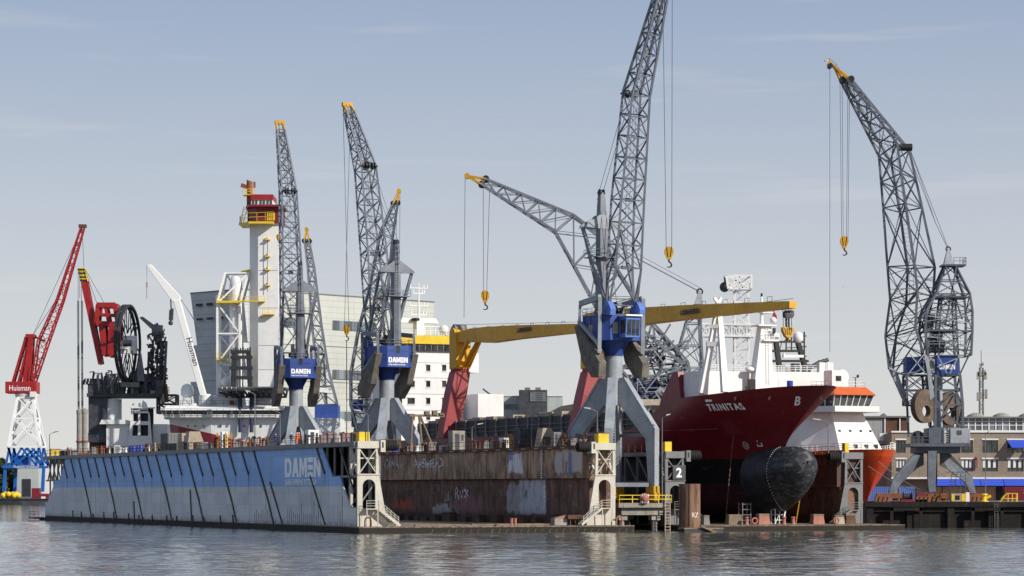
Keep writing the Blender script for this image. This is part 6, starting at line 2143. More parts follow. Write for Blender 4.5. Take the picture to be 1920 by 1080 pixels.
    m = MB(); m.prism([(fr.x(329), fr.z(570)), (fr.x(343), fr.z(564)), (fr.x(340), fr.z(556)), (fr.x(287), fr.z(498)), (fr.x(281), fr.z(498)), (fr.x(279), fr.z(501)), (fr.x(318), fr.z(556))], lambda u, v, t: (u, -3 + t, v), -.8, .8); m.build('crane_jib', M['white_clean'], root, bevel=.1)
    tl = V((fr.x(352), -4.2, fr.z(632)))
    dv = (V((fr.x(388), 0, fr.z(757))) - V((fr.x(335), 0, fr.z(565)))).normalized(); nv = V((dv.z, 0, -dv.x))
    nv = V((-dv.z, 0, dv.x)) * -1
    o_ = V((fr.x(358), -4.16, fr.z(634)))
    text_mesh('maker_name', 'Huisman', 2.0, M['black'], cb, lambda u, v: o_ + dv * u + V((-dv.z, 0, dv.x)) * -1 * (v - .7) * -1, xs=1.0)
    m = MB()
    for a, b in (((343, 564), (408, 668)), ((340, 560), (400, 650)), ((287, 499), (345, 566))):
        m.path([ft(*a), ft(*b)], .12)
    m.build('stay_rope', M['rope'], cb)
    m = MB(); m.prism([(fr.x(321), fr.z(583)), (fr.x(328), fr.z(580)), (fr.x(327), fr.z(602)), (fr.x(320), fr.z(602))], lambda u, v, t: (u, -3 + t, v), -.7, .7); m.path([ft(323, 560), ft(324, 583)], .3); m.ball(ft(323, 607), .6, 10); m.build('hook_block', M['machine'], cb)
    m = MB(); m.path([ft(278.5, 500), ft(278.5, 545)], .09); m.box(fr.x(277), fr.x(280), -3.3, -2.7, fr.z(540), fr.z(531)); m.path([ft(278.5, 540), ft(278.5, 562)], .2); m.build('whip_hook', M['tan'], cb)


offshore_ship()


def reel_ship():
    Y = 660.0
    fr = Fr(240, Y, 0)
    root = empty('reel_ship', fr.loc, 'dark grey pipe-reel ship with big spoked reel, red crane and white wheelhouse front', 'ship')
    m = MB(); m.box(fr.x(165), fr.x(345), 2, 22, -1, fr.z(822)); m.build('hull', M['machine'], root)
    m = MB()
    m.box(fr.x(168), fr.x(203), -2, 6, fr.z(830), fr.z(722)); m.box(fr.x(166), fr.x(305), -3, 10, fr.z(745), fr.z(738)); m.box(fr.x(168), fr.x(215), -3, 7, fr.z(738) + .003, fr.z(720))
    m.box(fr.x(168), fr.x(206), -2.6, 0, fr.z(830), fr.z(812))
    m.build('gantry_leg', M['machine'], root, bevel=.1)
    m = MB()
    for i in range(46):
        x = random.uniform(168, 296); y = random.uniform(700, 735)
        w, h = random.uniform(3, 14), random.uniform(2, 8)
        if y < 700 and 235 < x < 285: continue
        d = random.uniform(-4, 6)
        m.box(fr.x(x), fr.x(x + w), d, d + random.uniform(1, 3), fr.z(739), fr.z(y)); m.build('machinery_box', M[random.choice(('dark', 'machine', 'machine', 'portal_grey'))], root); m = MB()
    for i in range(30):
        x = random.uniform(172, 296); y = random.uniform(688, 715); d = random.uniform(-4, 4)
        m.beam(fr(x, y, d), fr(x + random.uniform(-9, 9), 738, d), random.uniform(.25, .5)); m.beam(fr(x, y, d), fr(x + random.uniform(-14, 14), y + random.uniform(-2, 2), d), random.uniform(.2, .4))
    m.build('pipework', M['machine'], root)
    m = MB(); rail(m, [fr(163, 722, -3.5), fr(205, 722, -3.5)], 1.4, 1.2, .16, 2); rail(m, [fr(215, 738, -3.2), fr(320, 738, -3.2)], 1.4, 1.3, .14, 2)
    for x in (160, 166, 172, 178):
        m.beam(fr(x, 722, -3), fr(x + 3, 712, -3), .5)
    m.build('railing', M['dark'], root)
    # reel
    c = fr(243, 645, -3.5)
    rx, rz = 19 * fr.k, 70 * fr.k
    rot = R(82)
    m = MB()
    n = 48
    for off in (-.5, .5):
        ring = [c + V((math.cos(a) * rz * math.cos(rot) - off * math.sin(rot), math.cos(a) * rz * math.sin(rot) + off * math.cos(rot), math.sin(a) * rz)) for a in [i * 2 * math.pi / n for i in range(n + 1)]]
        for a, b in zip(ring, ring[1:]):
            m.beam(a, b, .62)
    reel = m.build('reel', M['dark'], root)
    m = MB()
    for off in (-.5, .5):
        pt = lambda a, q: c + V((math.cos(a) * rz * q * math.cos(rot) - off * math.sin(rot), math.cos(a) * rz * q * math.sin(rot) + off * math.cos(rot), math.sin(a) * rz * q))
        for i in range(7):
            a = i * math.pi / 3.5 + .2
            m.beam(pt(a, .3), pt(a + .4, .98), .22); m.beam(pt(a, .3), pt(a - .4, .98), .22)
    m.lathe([(.8, -1.0), (.8, 1.0)], c, 16, 'x')
    m.build('spoke', M['dark'], reel)
    m = MB(); m.box(fr.x(222), fr.x(256), -1.4, 1, fr.z(663), fr.z(630)); m.build('white_screen', M['white'], root)
    m = MB()
    m.prism([(fr.x(222), fr.z(662)), (fr.x(228), fr.z(662)), (fr.x(233), fr.z(716)), (fr.x(226), fr.z(716))], lambda u, v, t: (u, -4.5 + t, v), 0, 1.2)
    m.prism([(fr.x(262), fr.z(690)), (fr.x(268), fr.z(660)), (fr.x(276), fr.z(716)), (fr.x(262), fr.z(716))], lambda u, v, t: (u, -4.5 + t, v), 0, 1.2)
    m.box(fr.x(231), fr.x(266), -4.6, -3, fr.z(727), fr.z(718)); m.build('reel_stand', M['portal_grey'], root)
    # clutter tower on the right of the reel
    m = MB()
    for k in range(22):
        y = 618 + k * 5.2
        xa, xb = (290, 305) if y < 640 else ((278, 306) if y < 690 else (272, 312))
        x = xa
        while x < xb:
            w = random.uniform(3, 8)
            if random.random() < .62:
                d = random.uniform(-3, 2)
                m.box(fr.x(x), fr.x(min(xb, x + w)), d, d + random.uniform(1, 3), fr.z(y + random.uniform(3, 6.5)), fr.z(y))
            x += w
    for x in (276, 284, 293, 303):
        m.beam(fr(x, 735, 0), fr(x + 3, 640 if x > 280 else 660, 0), .5)
    for i in range(40):
        x = 272 + random.uniform(0, 40); y = 620 + random.uniform(0, 100); d = random.uniform(-4, 4)
        m.beam(fr(x, y, d), fr(x + random.uniform(-9, 9), y + random.uniform(-18, 18), d), random.uniform(.2, .45))
    lattice(m, [box_sec(fr, 299, 308, 720, 1.2), box_sec(fr, 303, 312, 640, 1.2)], (7,), .3, .2)
    m.build('pipe_tensioner', M['machine'], root)
    m = MB()
    m.prism([(fr.x(262), fr.z(596)), (fr.x(268), fr.z(594)), (fr.x(290), fr.z(610)), (fr.x(289), fr.z(620)), (fr.x(283), fr.z(616))], lambda u, v, t: (u, t, v), -1, 1)
    m.beam(fr(290, 612), fr(297, 608), .9); m.lathe([(1.4, 0), (1.4, 2.0)], fr(295, 625), 14); m.lathe([(1.9, 0), (1.9, .4)], fr(295, 628), 14); m.lathe([(1.1, 0), (1.1, 3)], fr(296, 640), 14)
    rail(m, [fr(287, 632, -2), fr(306, 632, -2)], 1.3, 1, .12)
    m.build('service_crane', M['portal_grey'], root)
    for i in range(4):
        m = MB(); m.path([fr(299 + i * 5, 724 - i, -2 - i * .4), fr(304 + i * 4, 736, -2 - i * .4), fr(308 + i * 3, 755, -2 - i * .4)], 1.0 if i < 2 else .7, 10); m.build('exhaust_pipe', M['tan'] if i < 2 else M['brown'], root)
    m = MB(); lattice(m, [box_sec(fr, 297, 332, 775, 2.5), box_sec(fr, 297, 332, 741, 2.5)], (2,), .4, .35, cross=True); m.build('pipe_rack', M['dark'], root)
    # white structures below
    m = MB(); m.box(fr.x(204), fr.x(246), -4, 3, fr.z(840), fr.z(790)); m.prism([(fr.x(192), fr.z(796)), (fr.x(246), fr.z(796)), (fr.x(240), fr.z(788)), (fr.x(196), fr.z(788))], lambda u, v, t: (u, t, v), -5, 3); m.lathe([(2.4, fr.z(800)), (2.4, fr.z(748))], (fr.x(209), 1, 0), 16)
    m.build('deckhouse', M['white'], root)
    m = MB()
    fn = lambda u, v, t: (fr.x(u), t, fr.z(v))
    # front with four rounded openings, built as piers and lintels
    for poly in ([(246, 842), (253, 842), (257, 757), (254, 760)], [(264, 842), (270, 842), (269, 757), (266, 757)], [(284, 842), (292, 842), (286, 775), (284, 775)], [(253, 842), (264, 842), (264.4, 818), (254, 818)], [(270, 842), (284, 842), (284, 818), (270, 818)],
                 [(255.2, 798), (265, 798), (265.4, 791), (255.6, 791)], [(269.7, 798), (284, 798), (284, 791), (269.6, 791)], [(257, 776), (266, 776), (266, 770), (257.4, 770)], [(269, 776), (284, 776), (283, 770), (269, 770)], [(269, 772), (284, 772), (280, 757), (274, 752)]):
        m.prism(poly, fn, -6, -5)
    m.box(fr.x(250), fr.x(296), -6.4, -4.5, fr.z(767), fr.z(765))
    m.build('wheelhouse_front', M['white'], root)
    m = MB(); m.box(fr.x(250), fr.x(292), -4.2, -3.9, fr.z(842), fr.z(765)); m.build('recess_shade_panel', M['dark'], root)  # dark panel painted as the shade behind the openings
    m = MB(); m.box(fr.x(291), fr.x(318), -4.5, 3, fr.z(842), fr.z(796)); m.build('side_house', M['white'], root)
    # red crane
    m = MB()
    m.prism([(fr.x(186), fr.z(684)), (fr.x(194), fr.z(682)), (fr.x(165), fr.z(527)), (fr.x(153), fr.z(529)), (fr.x(170), fr.z(610))], lambda u, v, t: (u, t, v), -1.6, -.9)
    m.prism([(fr.x(186), fr.z(684)), (fr.x(194), fr.z(682)), (fr.x(165), fr.z(527)), (fr.x(153), fr.z(529)), (fr.x(170), fr.z(610))], lambda u, v, t: (u, t, v), .9, 1.6)
    for t in (.05, .2, .35, .5, .65, .8, .95):
        a, b = fr(159, 528).lerp(fr(190, 683), t), fr(162, 528).lerp(fr(192, 683), t)
        m.beam((a.x, -1, a.z), (a.x, 1, a.z), 1.2)
    cb = m.build('crane_boom', M['red'], root)
    m = MB(); m.prism([(fr.x(153), fr.z(529)), (fr.x(165), fr.z(527)), (fr.x(160), fr.z(503)), (fr.x(147), fr.z(503))], lambda u, v, t: (u, t, v), -1.7, 1.7); hd = m.build('boom_head', M['lemon'], cb)
    m = MB()
    for a in (505, 512, 519, 525):
        m.box(fr.x(147 + (a - 503) * .23), fr.x(161 + (a - 503) * .2), -1.8, -1.71, fr.z(a + 2.6), fr.z(a))
    m.build('warning_stripe', M['black'], hd)
    m = MB()
    for d in (-2.2, 2.2):
        for a, b, w in (((183, 608), (186, 574), 1.0), ((218, 574), (224, 610), 1.1), ((185, 573), (219, 573), 1.2), ((183, 607), (225, 609), 1.2), ((191, 607), (198, 668), 1.0), ((213, 608), (211, 670), 1.6), ((196, 610), (204, 665), .8), ((200, 576), (206, 606), .7), ((223, 609), (228, 640), .8), ((188, 590), (222, 592), .6)):
            m.beam(fr(*a, d), fr(*b, d), w)
    for p in ((186, 574), (219, 574), (183, 608), (224, 610)):
        m.beam(fr(*p, -2.2), fr(*p, 2.2), .9)
    m.build('crane_gantry', M['red'], cb)
    m = MB()
    for a, b in (((162, 508), (186, 575)), ((162, 506), (200, 573)), ((149, 505), (149, 800)), ((155, 505), (156, 800)), ((152, 505), (152, 560))):
        m.path([fr(*a, -2), fr(*b, -2)], .13)
    m.build('hoist_rope', M['rope'], cb)
    m = MB(); m.beam(fr(149, 565, -2), fr(150, 800, -2), .45); m.beam(fr(156, 565, -2), fr(157, 800, -2), .45); m.build('hanging_sling', M['portal_grey'], cb)


reel_ship()
# ================================================================== buildings
def cladding(name, col, period, axis='z', k=.82):
    g = G(name)
    x, y, z = g.xyz()
    v = {'x': x, 'z': z, 'xy': g.math('ADD', x, y)}[axis]
    q = g.math('FRACT', g.math('DIVIDE', v, period))
    c = g.mix(g.math('LESS_THAN', q, .14), col, tuple(a * k for a in col))
    return g.done(dirty(g, c, .12, .05, 0, .22), .6)


M['hall_clad'] = cladding('pale_green_cladding', (0.47, 0.49, 0.45), 1.6)
M['hall_dark'] = cladding('grey_cladding', (0.50, 0.52, 0.53), 2.0)
M['shed_clad'] = cladding('ribbed_grey_sheet', (0.32, 0.33, 0.33), .55, 'x', .6)
M['office_clad'] = cladding('pale_office_cladding', (0.42, 0.46, 0.45), 3.0, 'x', .9)


def big_hall():
    loc = V((-71.1, 720, 4))
    rz = R(45)
    root = empty('assembly_hall', loc, 'huge pale green windowed assembly hall with a dark stepped end wall', 'building', rz=rz)
    Wd, De, H = 68.5, 22.0, 56.4
    n = 5
    hs = [0, 11.5, 22, 32, 42.0, H]
    m = MB()
    for i in range(n):
        z0, z1 = hs[i], hs[i + 1] - .35
        g0, g1 = 0.0, .9
        m.hexa([(0, 0, z0), (Wd, 0, z0), (Wd, De, z0), (0, De, z0)], [(0, -.25, z1), (Wd, -.25, z1), (Wd, De, z1), (0, De, z1)])
    m.box(.3, Wd - .3, .3, De, 0, H - .6)
    m.build('wall', M['hall_clad'], root)
    e = MB()
    for i in range(n):
        z0, z1 = hs[i], hs[i + 1] - .2
        e.hexa([(-.3, 0, z0), (-.05, 0, z0), (-.05, De, z0), (-.3, De, z0)], [(-2.2, -.2, z1), (-.05, -.2, z1), (-.05, De + .5, z1), (-2.2, De + .5, z1)])
    ew = e.build('end_wall', M['hall_dark'], root)
    d = MB()
    for k in range(4):
        d.beam((-2.15, 4 + k * 4.5, H - 3.6), (-2.15, 6.5 + k * 4.5, H - 3.6), .25, .7); d.beam((-2.0, 4 + k * 4.5, H - 7.5), (-2.0, 6.5 + k * 4.5, H - 7.5), .25, .6)
    d.build('vent', M['dark'], ew)
    rf = MB(); rf.box(-2.3, Wd + .2, -.4, De + .6, H - .34, H - .02); rf.build('roof', M['portal_grey'], root)
    for (x0, x1, z) in ((30, 46, 46.6), (2, 18, 46.6), (30, 46, 32.9), (30, 46, 21.3), (50, 64, 40.0), (30, 46, 11.9), (50, 60, 12)):
        w = MB(); w.box(x0, x1, -.32, -.22, z, z + 2.6); f = w.build('window', M['glass_grey'], root)
        w = MB()
        for i in range(9):
            x = x0 + (x1 - x0) * i / 8
            w.box(x - .07, x + .07, -.37, -.323, z, z + 2.6)
        w.build('mullion', M['portal_grey'], f)


def office():
    fr = Fr(960, 900, 4)
    root = empty('office_block', fr.loc, 'low pale office block with long strip windows beyond the hull, left of the dark tower', 'building')
    m = MB(); m.box(fr.x(893), fr.x(1055), 0, 20, 0, fr.z(743)); m.build('wall', M['office_clad'], root)
    m = MB(); m.box(fr.x(893), fr.x(1055), -.3, 20, fr.z(743) + .003, fr.z(742)); m.build('roof', M['white'], root)
    m = MB(); m.box(fr.x(908), fr.x(985), -.2, -.02, fr.z(767), fr.z(758)); w = m.build('window', M['glass_grey'], root)
    m = MB()
    for i in range(15):
        x = fr.x(908) + i * (fr.x(985) - fr.x(908)) / 14
        m.box(x - .15, x + .15, -.3, -.21, fr.z(767), fr.z(758))
    m.build('mullion', M['portal_grey'], w)
    m = MB(); m.box(fr.x(898), fr.x(909), -.4, -.02, fr.z(776), fr.z(757)); m.build('sign_board', M['white'], root)
    m = MB(); m.beam(fr(923, 742, 5), fr(905, 728, 5), .5); m.beam(fr(925, 742, 5), fr(910, 732, 5), .4); m.build('roof_derrick', M['dark'], root)
    r2 = empty('dark_tower', V((fr.loc.x, 890, 4)), 'dark square office tower with a large glazed front, right of the pale office', 'building')
    f2 = Fr(960, 890, 4)
    m = MB(); m.box(f2.x(973), f2.x(1026), 0, 9.5, 0, f2.z(731)); wl = m.build('wall', M['machine'], r2)
    m = MB(); m.box(f2.x(994), f2.x(1024), -.2, -.02, f2.z(752), f2.z(736)); w = m.build('window', M['glass_grey'], r2)
    m = MB()
    for i in range(5):
        z = f2.z(752 - i * 4); m.box(f2.x(994), f2.x(1024), -.3, -.21, z - .1, z + .1)
    m.build('mullion', M['portal_grey'], w)
    m = MB()
    for a, b in ((984, 994), (1004, 1014)):
        m.box(f2.x(a), f2.x(b), 2, 6, f2.z(731), f2.z(726))
    m.build('roof_plant', M['portal_grey'], r2)


def brick_building():
    Y = 520
    fr = Fr(1672, Y, 4)
    root = empty('office_building', fr.loc, 'brown brick office building with glazed top storey and blue awnings on the right quay', 'building')
    g = G('brown_brick')
    br = g.t.nodes.new('ShaderNodeTexBrick')
    g.set(br.inputs['Vector'], g.map((1, 1, 1), g.co(), rot=(R(90), 0, 0)))
    br.inputs['Color1'].default_value = (0.31, 0.25, 0.185, 1); br.inputs['Color2'].default_value = (0.235, 0.19, 0.14, 1); br.inputs['Mortar'].default_value = (0.24, 0.21, 0.17, 1)
    br.inputs['Scale'].default_value = 1.6; br.inputs['Mortar Size'].default_value = .03
    brick = g.done(dirty(g, br.outputs[0], .2, .3, 0, .2), .9)
    X = lambda px: fr.x(px); Z = lambda py: fr.z(py)
    x1 = X(2010)
    # wall with real window openings: piers and bands
    wins = [(1680, 1698), (1802, 1824), (1842, 1871), (1889, 1919), (1936, 1966), (1984, 2006)]
    rows = [(825, 849), (861, 884)]
    m = MB()
    bands = [(Z(898), Z(884)), (Z(861), Z(849)), (Z(825), Z(811))]
    for a, b in bands:
        m.box(0, x1, 0, .5, a, b)
    for (a, b) in rows:
        xs = [0] + [X(q) for w in wins for q in w] + [x1]
        for i in range(0, len(xs), 2):
            m.box(xs[i], xs[i + 1], 0, .5, Z(b), Z(a))
    m.box(.2, x1, .5, 18, Z(898), Z(811)); m.box(0, x1, 1.5, 18, 0, Z(898) - .003)
    m.build('wall', brick, root)
    for (a, b) in rows:
        for w in wins:
            mb = MB(); mb.box(X(w[0]), X(w[1]), .25, .3, Z(b), Z(a)); wo = mb.build('window', M['glass'], root)
            mb = MB()
            for i in range(4):
                x = X(w[0]) + (X(w[1]) - X(w[0])) * i / 3
                mb.box(x - .07, x + .07, .12, .245, Z(b), Z(a))
            mb.box(X(w[0]), X(w[1]), .14, .24, Z(b) + .6, Z(b) + .72)
            mb.build('frame', M['machine'], wo)
            if a > 850:
                mb = MB()
                for i in (0, 1, 2):
                    x = X(w[0]) + (X(w[1]) - X(w[0])) * i / 3
                    mb.box(x + .12, x + .62, .20, .243, Z(b) + .75, Z(a) - .1)
                mb.build('curtain', M['white'], wo)
            mb = MB(); mb.box(X(w[0]) - .15, X(w[1]) + .15, -.12, .0 - .003, Z(a), Z(a) + .28); mb.build('lintel', M['white'], wo)
    m = MB(); m.box(-.1, x1, -.25, -.003, Z(811), Z(808)); m.box(-.1, x1, -.2, -.003, Z(898), Z(895)); m.build('white_band', M['white'], root)
    # glazed top storey
    m = MB(); m.box(X(1792), x1, 1.2, 16, Z(811) + .003, Z(784)); tg = m.build('glazed_storey', M['glass_grey'], root)
    m = MB()
    n = 17
    for i in range(n + 1):
        x = X(1792) + (x1 - X(1792)) * i / n
        m.box(x - .1, x + .1, 1.05, 1.197, Z(811) + .003, Z(784))
    for py in (807, 797, 790):
        m.box(X(1792), x1, 1.08, 1.19, Z(py) - .06, Z(py) + .06)
    m.build('mullion', M['white_clean'], tg)
    m = MB(); m.prism([(X(1788), Z(784) + .003), (x1, Z(784) + .003), (x1, Z(781)), (X(1788), Z(781))], lambda u, v, t: (u, t, v), .2, 16)
    for px in (1835, 1884, 1933):
        m.lathe([(1.6, 0), (1.3, .4), (.5, .75)], (X(px), 5, Z(781)), 16)
    rf = m.build('roof', M['portal_grey'], root)
    m = MB()
    for px in (1835, 1884, 1933):
        m.lathe([(1.75, 0), (1.35, .45), (.5, .8)], (X(px), 3.0, Z(781)), 16)
    m.build('rooflight', M['concrete'], rf)
    # awnings
    for (a, b, py0, py1, d) in ((1888, 1921, 826, 840, 2.4), (1935, 1968, 826, 840, 2.4), (1742, 1789, 897, 911, 1.8), (1790, 1836, 897, 911, 1.8), (1837, 1880, 897, 911, 1.8), (1881, 1925, 897, 911, 1.8), (1926, 2006, 897, 911, 1.8)):
        m = MB()
        m.hexa([(X(a), -.02, Z(py0)), (X(b), -.02, Z(py0)), (X(b) + (.3 if d > 2 else -.03), -d, Z(py1)), (X(a) + (.5 if d > 2 else 0), -d, Z(py1))],
               [(X(a), -.02, Z(py0) + .06), (X(b), -.02, Z(py0) + .06), (X(b) + (.3 if d > 2 else -.03), -d, Z(py1) + .06), (X(a) + (.5 if d > 2 else 0), -d, Z(py1) + .06)])
        m.build('awning', M['awning'], root)
    # dark shopfront at ground level
    m = MB(); m.box(X(1742), x1, 1.35, 1.49, 0, Z(911)); m.build('ground_floor_front', M['dark'], root)
    m = MB(); m.path([(X(1829), -.1, Z(861)), (X(1829), -.4, Z(858)), (X(1832), -.4, Z(858)), (X(1832), -.4, Z(878))], .35, 10); m.build('exhaust_pipe', M['pink'], root)
    return root


M['awning'] = paint('blue_awning_cloth', (0.03, 0.075, 0.50), .8, .1, .5, 0, .06)


def sheds():
    fr = Fr(1660, 560, 4)
    root = empty('warehouse', fr.loc, 'grey ribbed warehouse with a brick end bay behind the orange bow', 'building')
    m = MB(); m.box(fr.x(1620), fr.x(1658), 0, 18, 0, fr.z(783)); m.build('wall', M['shed_clad'], root)
    m = MB(); m.box(fr.x(1660) , fr.x(1705), 0, 18, 0, fr.z(783)); m.build('brick_bay', M['brown'], root)
    m = MB(); m.box(fr.x(1658), fr.x(1660), -.3, 18, 0, fr.z(782)); m.box(fr.x(1686), fr.x(1688), -.3, -.003, 0, fr.z(783)); m.build('pilaster', M['white'], root)
    m = MB(); m.box(fr.x(1619), fr.x(1707), -.6, 18.5, fr.z(783) + .003, fr.z(780)); m.prism([(fr.x(1655), fr.z(780)), (fr.x(1668), fr.z(780)), (fr.x(1662), fr.z(774))], lambda u, v, t: (u, t, v), 3, 6)
    m.build('roof', M['portal_grey'], root)
    f2 = Fr(1660, 530, 4)
    r2 = empty('low_office', f2.loc, 'low grey office with two rows of dark windows, between orange bow and brick building', 'building')
    m = MB(); m.box(f2.x(1628), f2.x(1671), 0, 14, 0, f2.z(826)); m.build('wall', M['concrete'], r2)
    m = MB()
    for z0, z1 in ((880, 863), (848, 833)):
        m.box(f2.x(1630), f2.x(1669), -.08, -.01, f2.z(z0), f2.z(z1))
    w = m.build('window', M['glass'], r2)
    m = MB()
    for i in range(10):
        x = f2.x(1630) + i * (f2.x(1669) - f2.x(1630)) / 9
        m.box(x - .08, x + .08, -.14, -.083, f2.z(880), f2.z(863)); m.box(x - .08, x + .08, -.14, -.083, f2.z(848), f2.z(833))
    m.build('mullion', M['portal_grey'], w)
    m = MB(); m.box(f2.x(1652), f2.x(1660), 2, 4, f2.z(826) + .003, f2.z(812)); m.box(f2.x(1660) + .01, f2.x(1680), 2, 5, f2.z(826) + .003, f2.z(812)); m.build('roof_plant', M['white'], r2)


big_hall(); office(); brick_building(); sheds()


def radio_mast():
    fr = Fr(1840, 600, 4)
    root = empty('radio_mast', fr.loc, 'slim lattice radio mast with panel antennas rising behind the brick building', 'mast')
    m = MB()
    lattice(m, [box_sec(fr, 1836, 1844, 940, .5), box_sec(fr, 1837, 1843, 690, .4)], (24,), .22, .10)
    m.beam(fr(1840, 690), fr(1839.5, 657), .14)
    m.build('lattice_mast', M['portal_grey'], root)
    m = MB()
    for px, py, h in ((1833, 712, 14), (1847, 712, 14), (1835, 706, 10), (1845, 704, 10), (1833, 752, 16), (1848, 748, 18), (1838, 690, 8), (1841, 686, 6)):
        m.box(fr.x(px) - .28, fr.x(px) + .28, -.8, -.4, fr.z(py), fr.z(py - h))
        m.beam(fr(px, py - h / 2, -.4), fr(1840, py - h / 2, 0), .12)
    m.build('panel_antenna', M['concrete'], root)


radio_mast()

# ================================================================== things on the right quay
def container(px, py_base, Y, w, mat, label, name='container', h=2.6, dpt=2.4, word=None):
    loc = P(px, py_base, Y); loc.z = 4.0
    root = empty(name, loc, label, 'container', None)
    m = MB(); m.box(0, w, 0, dpt, .15, h)
    b = m.build('body', M[mat], root)
    m = MB()
    n = int(w / .35)
    for i in range(n):
        m.box(.15 + i * .35, .15 + i * .35 + .16, -.05, -.003, .3, h - .2)
    m.build('corrugation', M[mat], b)
    m = MB()
    for x in (0, w - .16):
        m.box(x, x + .16, -.07, -.003, 0, h + .03)
    m.box(.163, w - .163, -.07, -.053, .12, .28); m.box(.163, w - .163, -.07, -.053, h - .15, h + .02)
    m.build('corner_frame', M[mat], b)
    if word:
        text_mesh('lettering', word, .9, M['letter'], b, lambda u, v: (w * .58 + u, -.09, h * .55 + v), bold=.03)
    return root


container(1628, 938, 478, 4.6, 'pale_blue', 'light blue container on the quay under the orange bow')
container(1686, 938, 490, 2.8, 'pale_blue', 'small blue container behind the left leg of the lattice crane')
for i, (px, lab) in enumerate(((1742, 'brown ribbed container behind the centre leg of the lattice crane'), (1783, 'brown ribbed container under the blue awning, left of the right crane leg'), (1826, 'brown ribbed container just right of the right crane leg'))):
    o = container(px, 938, 505, 4.1, 'brown', lab)
    o['group'] = 'brown containers under the awnings'
container(1884, 938, 505, 6.2, 'maroon', 'dark maroon container lettered XTRA at the right edge', word='XTRA')


def striped_ballast(px, w, label):
    loc = P(px, 938, 432); loc.z = 4.0
    root = empty('bogie_guard', loc, label, 'guard', 'striped bogie guards')
    m = MB(); m.prism([(0, 0), (w, 0), (w - .25, 1.0), (.25, 1.0)], lambda u, v, t: (u, t, v), 0, 1.2); b = m.build('body', M['rust_orange'], root)
    m = MB()
    k = int(w / .7)
    for i in range(k):
        x = .4 + i * .7
        m.prism([(x, .08), (x + .22, .08), (x + .42, .9), (x + .2, .9)], lambda u, v, t: (u, t, v), -.02, -.003)
    m.build('hazard_stripe', M['black'], b)


striped_ballast(1640, 2.6, 'orange guard with dark hazard stripes below the leftmost crane leg')
striped_ballast(1716, 4.0, 'orange guard with dark hazard stripes at the middle crane leg')
striped_ballast(1808, 3.4, 'orange guard with dark hazard stripes at the rightmost crane leg')


def quay_bits():
    loc = P(1780, 938, 430); loc.z = 4.0
    r = empty('access_ladder', loc, 'dark leaning access ladder and frame on the quay beside the right crane leg', 'ladder')
    m = MB(); ladder(m, (0, 0, 0), (1.0, .6, 5.0), .8, EX, .4, .1); ladder(m, (2.2, 0, 0), (2.4, 1.0, 4.6), .8, EX, .4, .1); m.beam((-.5, 0, 4.9), (3, .5, 4.9), .12); m.build('frame', M['machine'], r)
    loc = P(1783, 938, 427); loc.z = 4.15
    r = empty('generator', loc, 'yellow and tan generator set standing on the quay edge', 'generator')
    m = MB(); m.box(0, 2.3, 0, 1.2, 0, 1.3); b = m.build('housing', M['tan'], r, bevel=.05)
    m = MB(); m.box(1.7, 2.32, -.04, -.003, .05, 1.25); m.box(.1, .5, -.04, -.003, .1, 1.2); m.build('panel', M['lemon'], b)
    m = MB(); m.box(.7, 1.4, -.04, -.003, .3, 1.0); m.build('grille', M['black'], b)
    m = MB(); m.box(2.4, 3.0, .1, .9, 0, 1.5); m.build('control_box', M['white'], r)
    loc = P(1845, 938, 427); loc.z = 4.15
    r = empty('bollard', loc, 'yellow mooring bollard on the right quay edge', 'bollard')
    m = MB(); m.lathe([(.75, 0), (.75, .12), (.4, .2), (.36, .9), (.62, 1.05), (.55, 1.25), (.1, 1.3)], n=20); m.beam((.2, 0, .5), (1.1, 0, .9), .5, n=10); m.build('post', M['lemon'], r, smooth=True)
    loc = P(1876, 940, 427); loc.z = 4.15
    r = empty('barrier_frame', loc, 'yellow tubular barrier frame on the quay near the right edge', 'barrier')
    m = MB()
    m.path([(0, 0, 0), (1.0, 0, 1.3), (2.7, 0, 1.3), (2.7, 0, 0)], .16); m.path([(0, 1, 0), (1.0, 1, 1.3), (2.7, 1, 1.3), (2.7, 1, 0)], .16)
    for x in (1.2, 1.9):
        m.beam((x, 0, 0), (x, 0, 1.3), .14)
    m.beam((1, 0, 1.3), (1, 1, 1.3), .14); m.beam((2.7, 0, 1.3), (2.7, 1, 1.3), .14); m.beam((.4, 0, .5), (2.7, 0, .5), .12)
    m.build('frame', M['lemon'], r)
    loc = P(1690, 938, 432); loc.z = 4.0
    r = empty('mooring_winch', loc, 'dark purple mooring winch on the quay in front of the crane', 'winch')
    m = MB(); m.box(0, 4.2, 0, 1.6, 0, .5); m.box(2.6, 4.0, .2, 1.4, .5, 1.5); m.build('bed', M['maroon'], r)
    m = MB(); m.lathe([(.8, .4), (.8, .5), (.5, .55), (.5, 1.7), (.8, 1.75), (.8, 1.85)], (0, .8, .95), 18, 'x'); m.build('drum', M['dark'], r)
    for i, (a, b, lab) in enumerate((((1647, 866), (1795, 938), 'upper pale mooring line from orange bow to the quay'), ((1628, 874), (1778, 930), 'lower pale mooring line from orange bow to the quay'))):
        p, q = P(a[0], a[1], 467), P(b[0], b[1], 431)
        q.z = max(q.z, 4.3)
        m = MB(); pts = [p.lerp(q, t / 12) - EZ * (1.3 * math.sin(math.pi * t / 12)) for t in range(13)]
        m.path(pts, .13); o = m.build('mooring_line', M['line']); tag(o, lab, 'rope', 'mooring lines')


quay_bits()

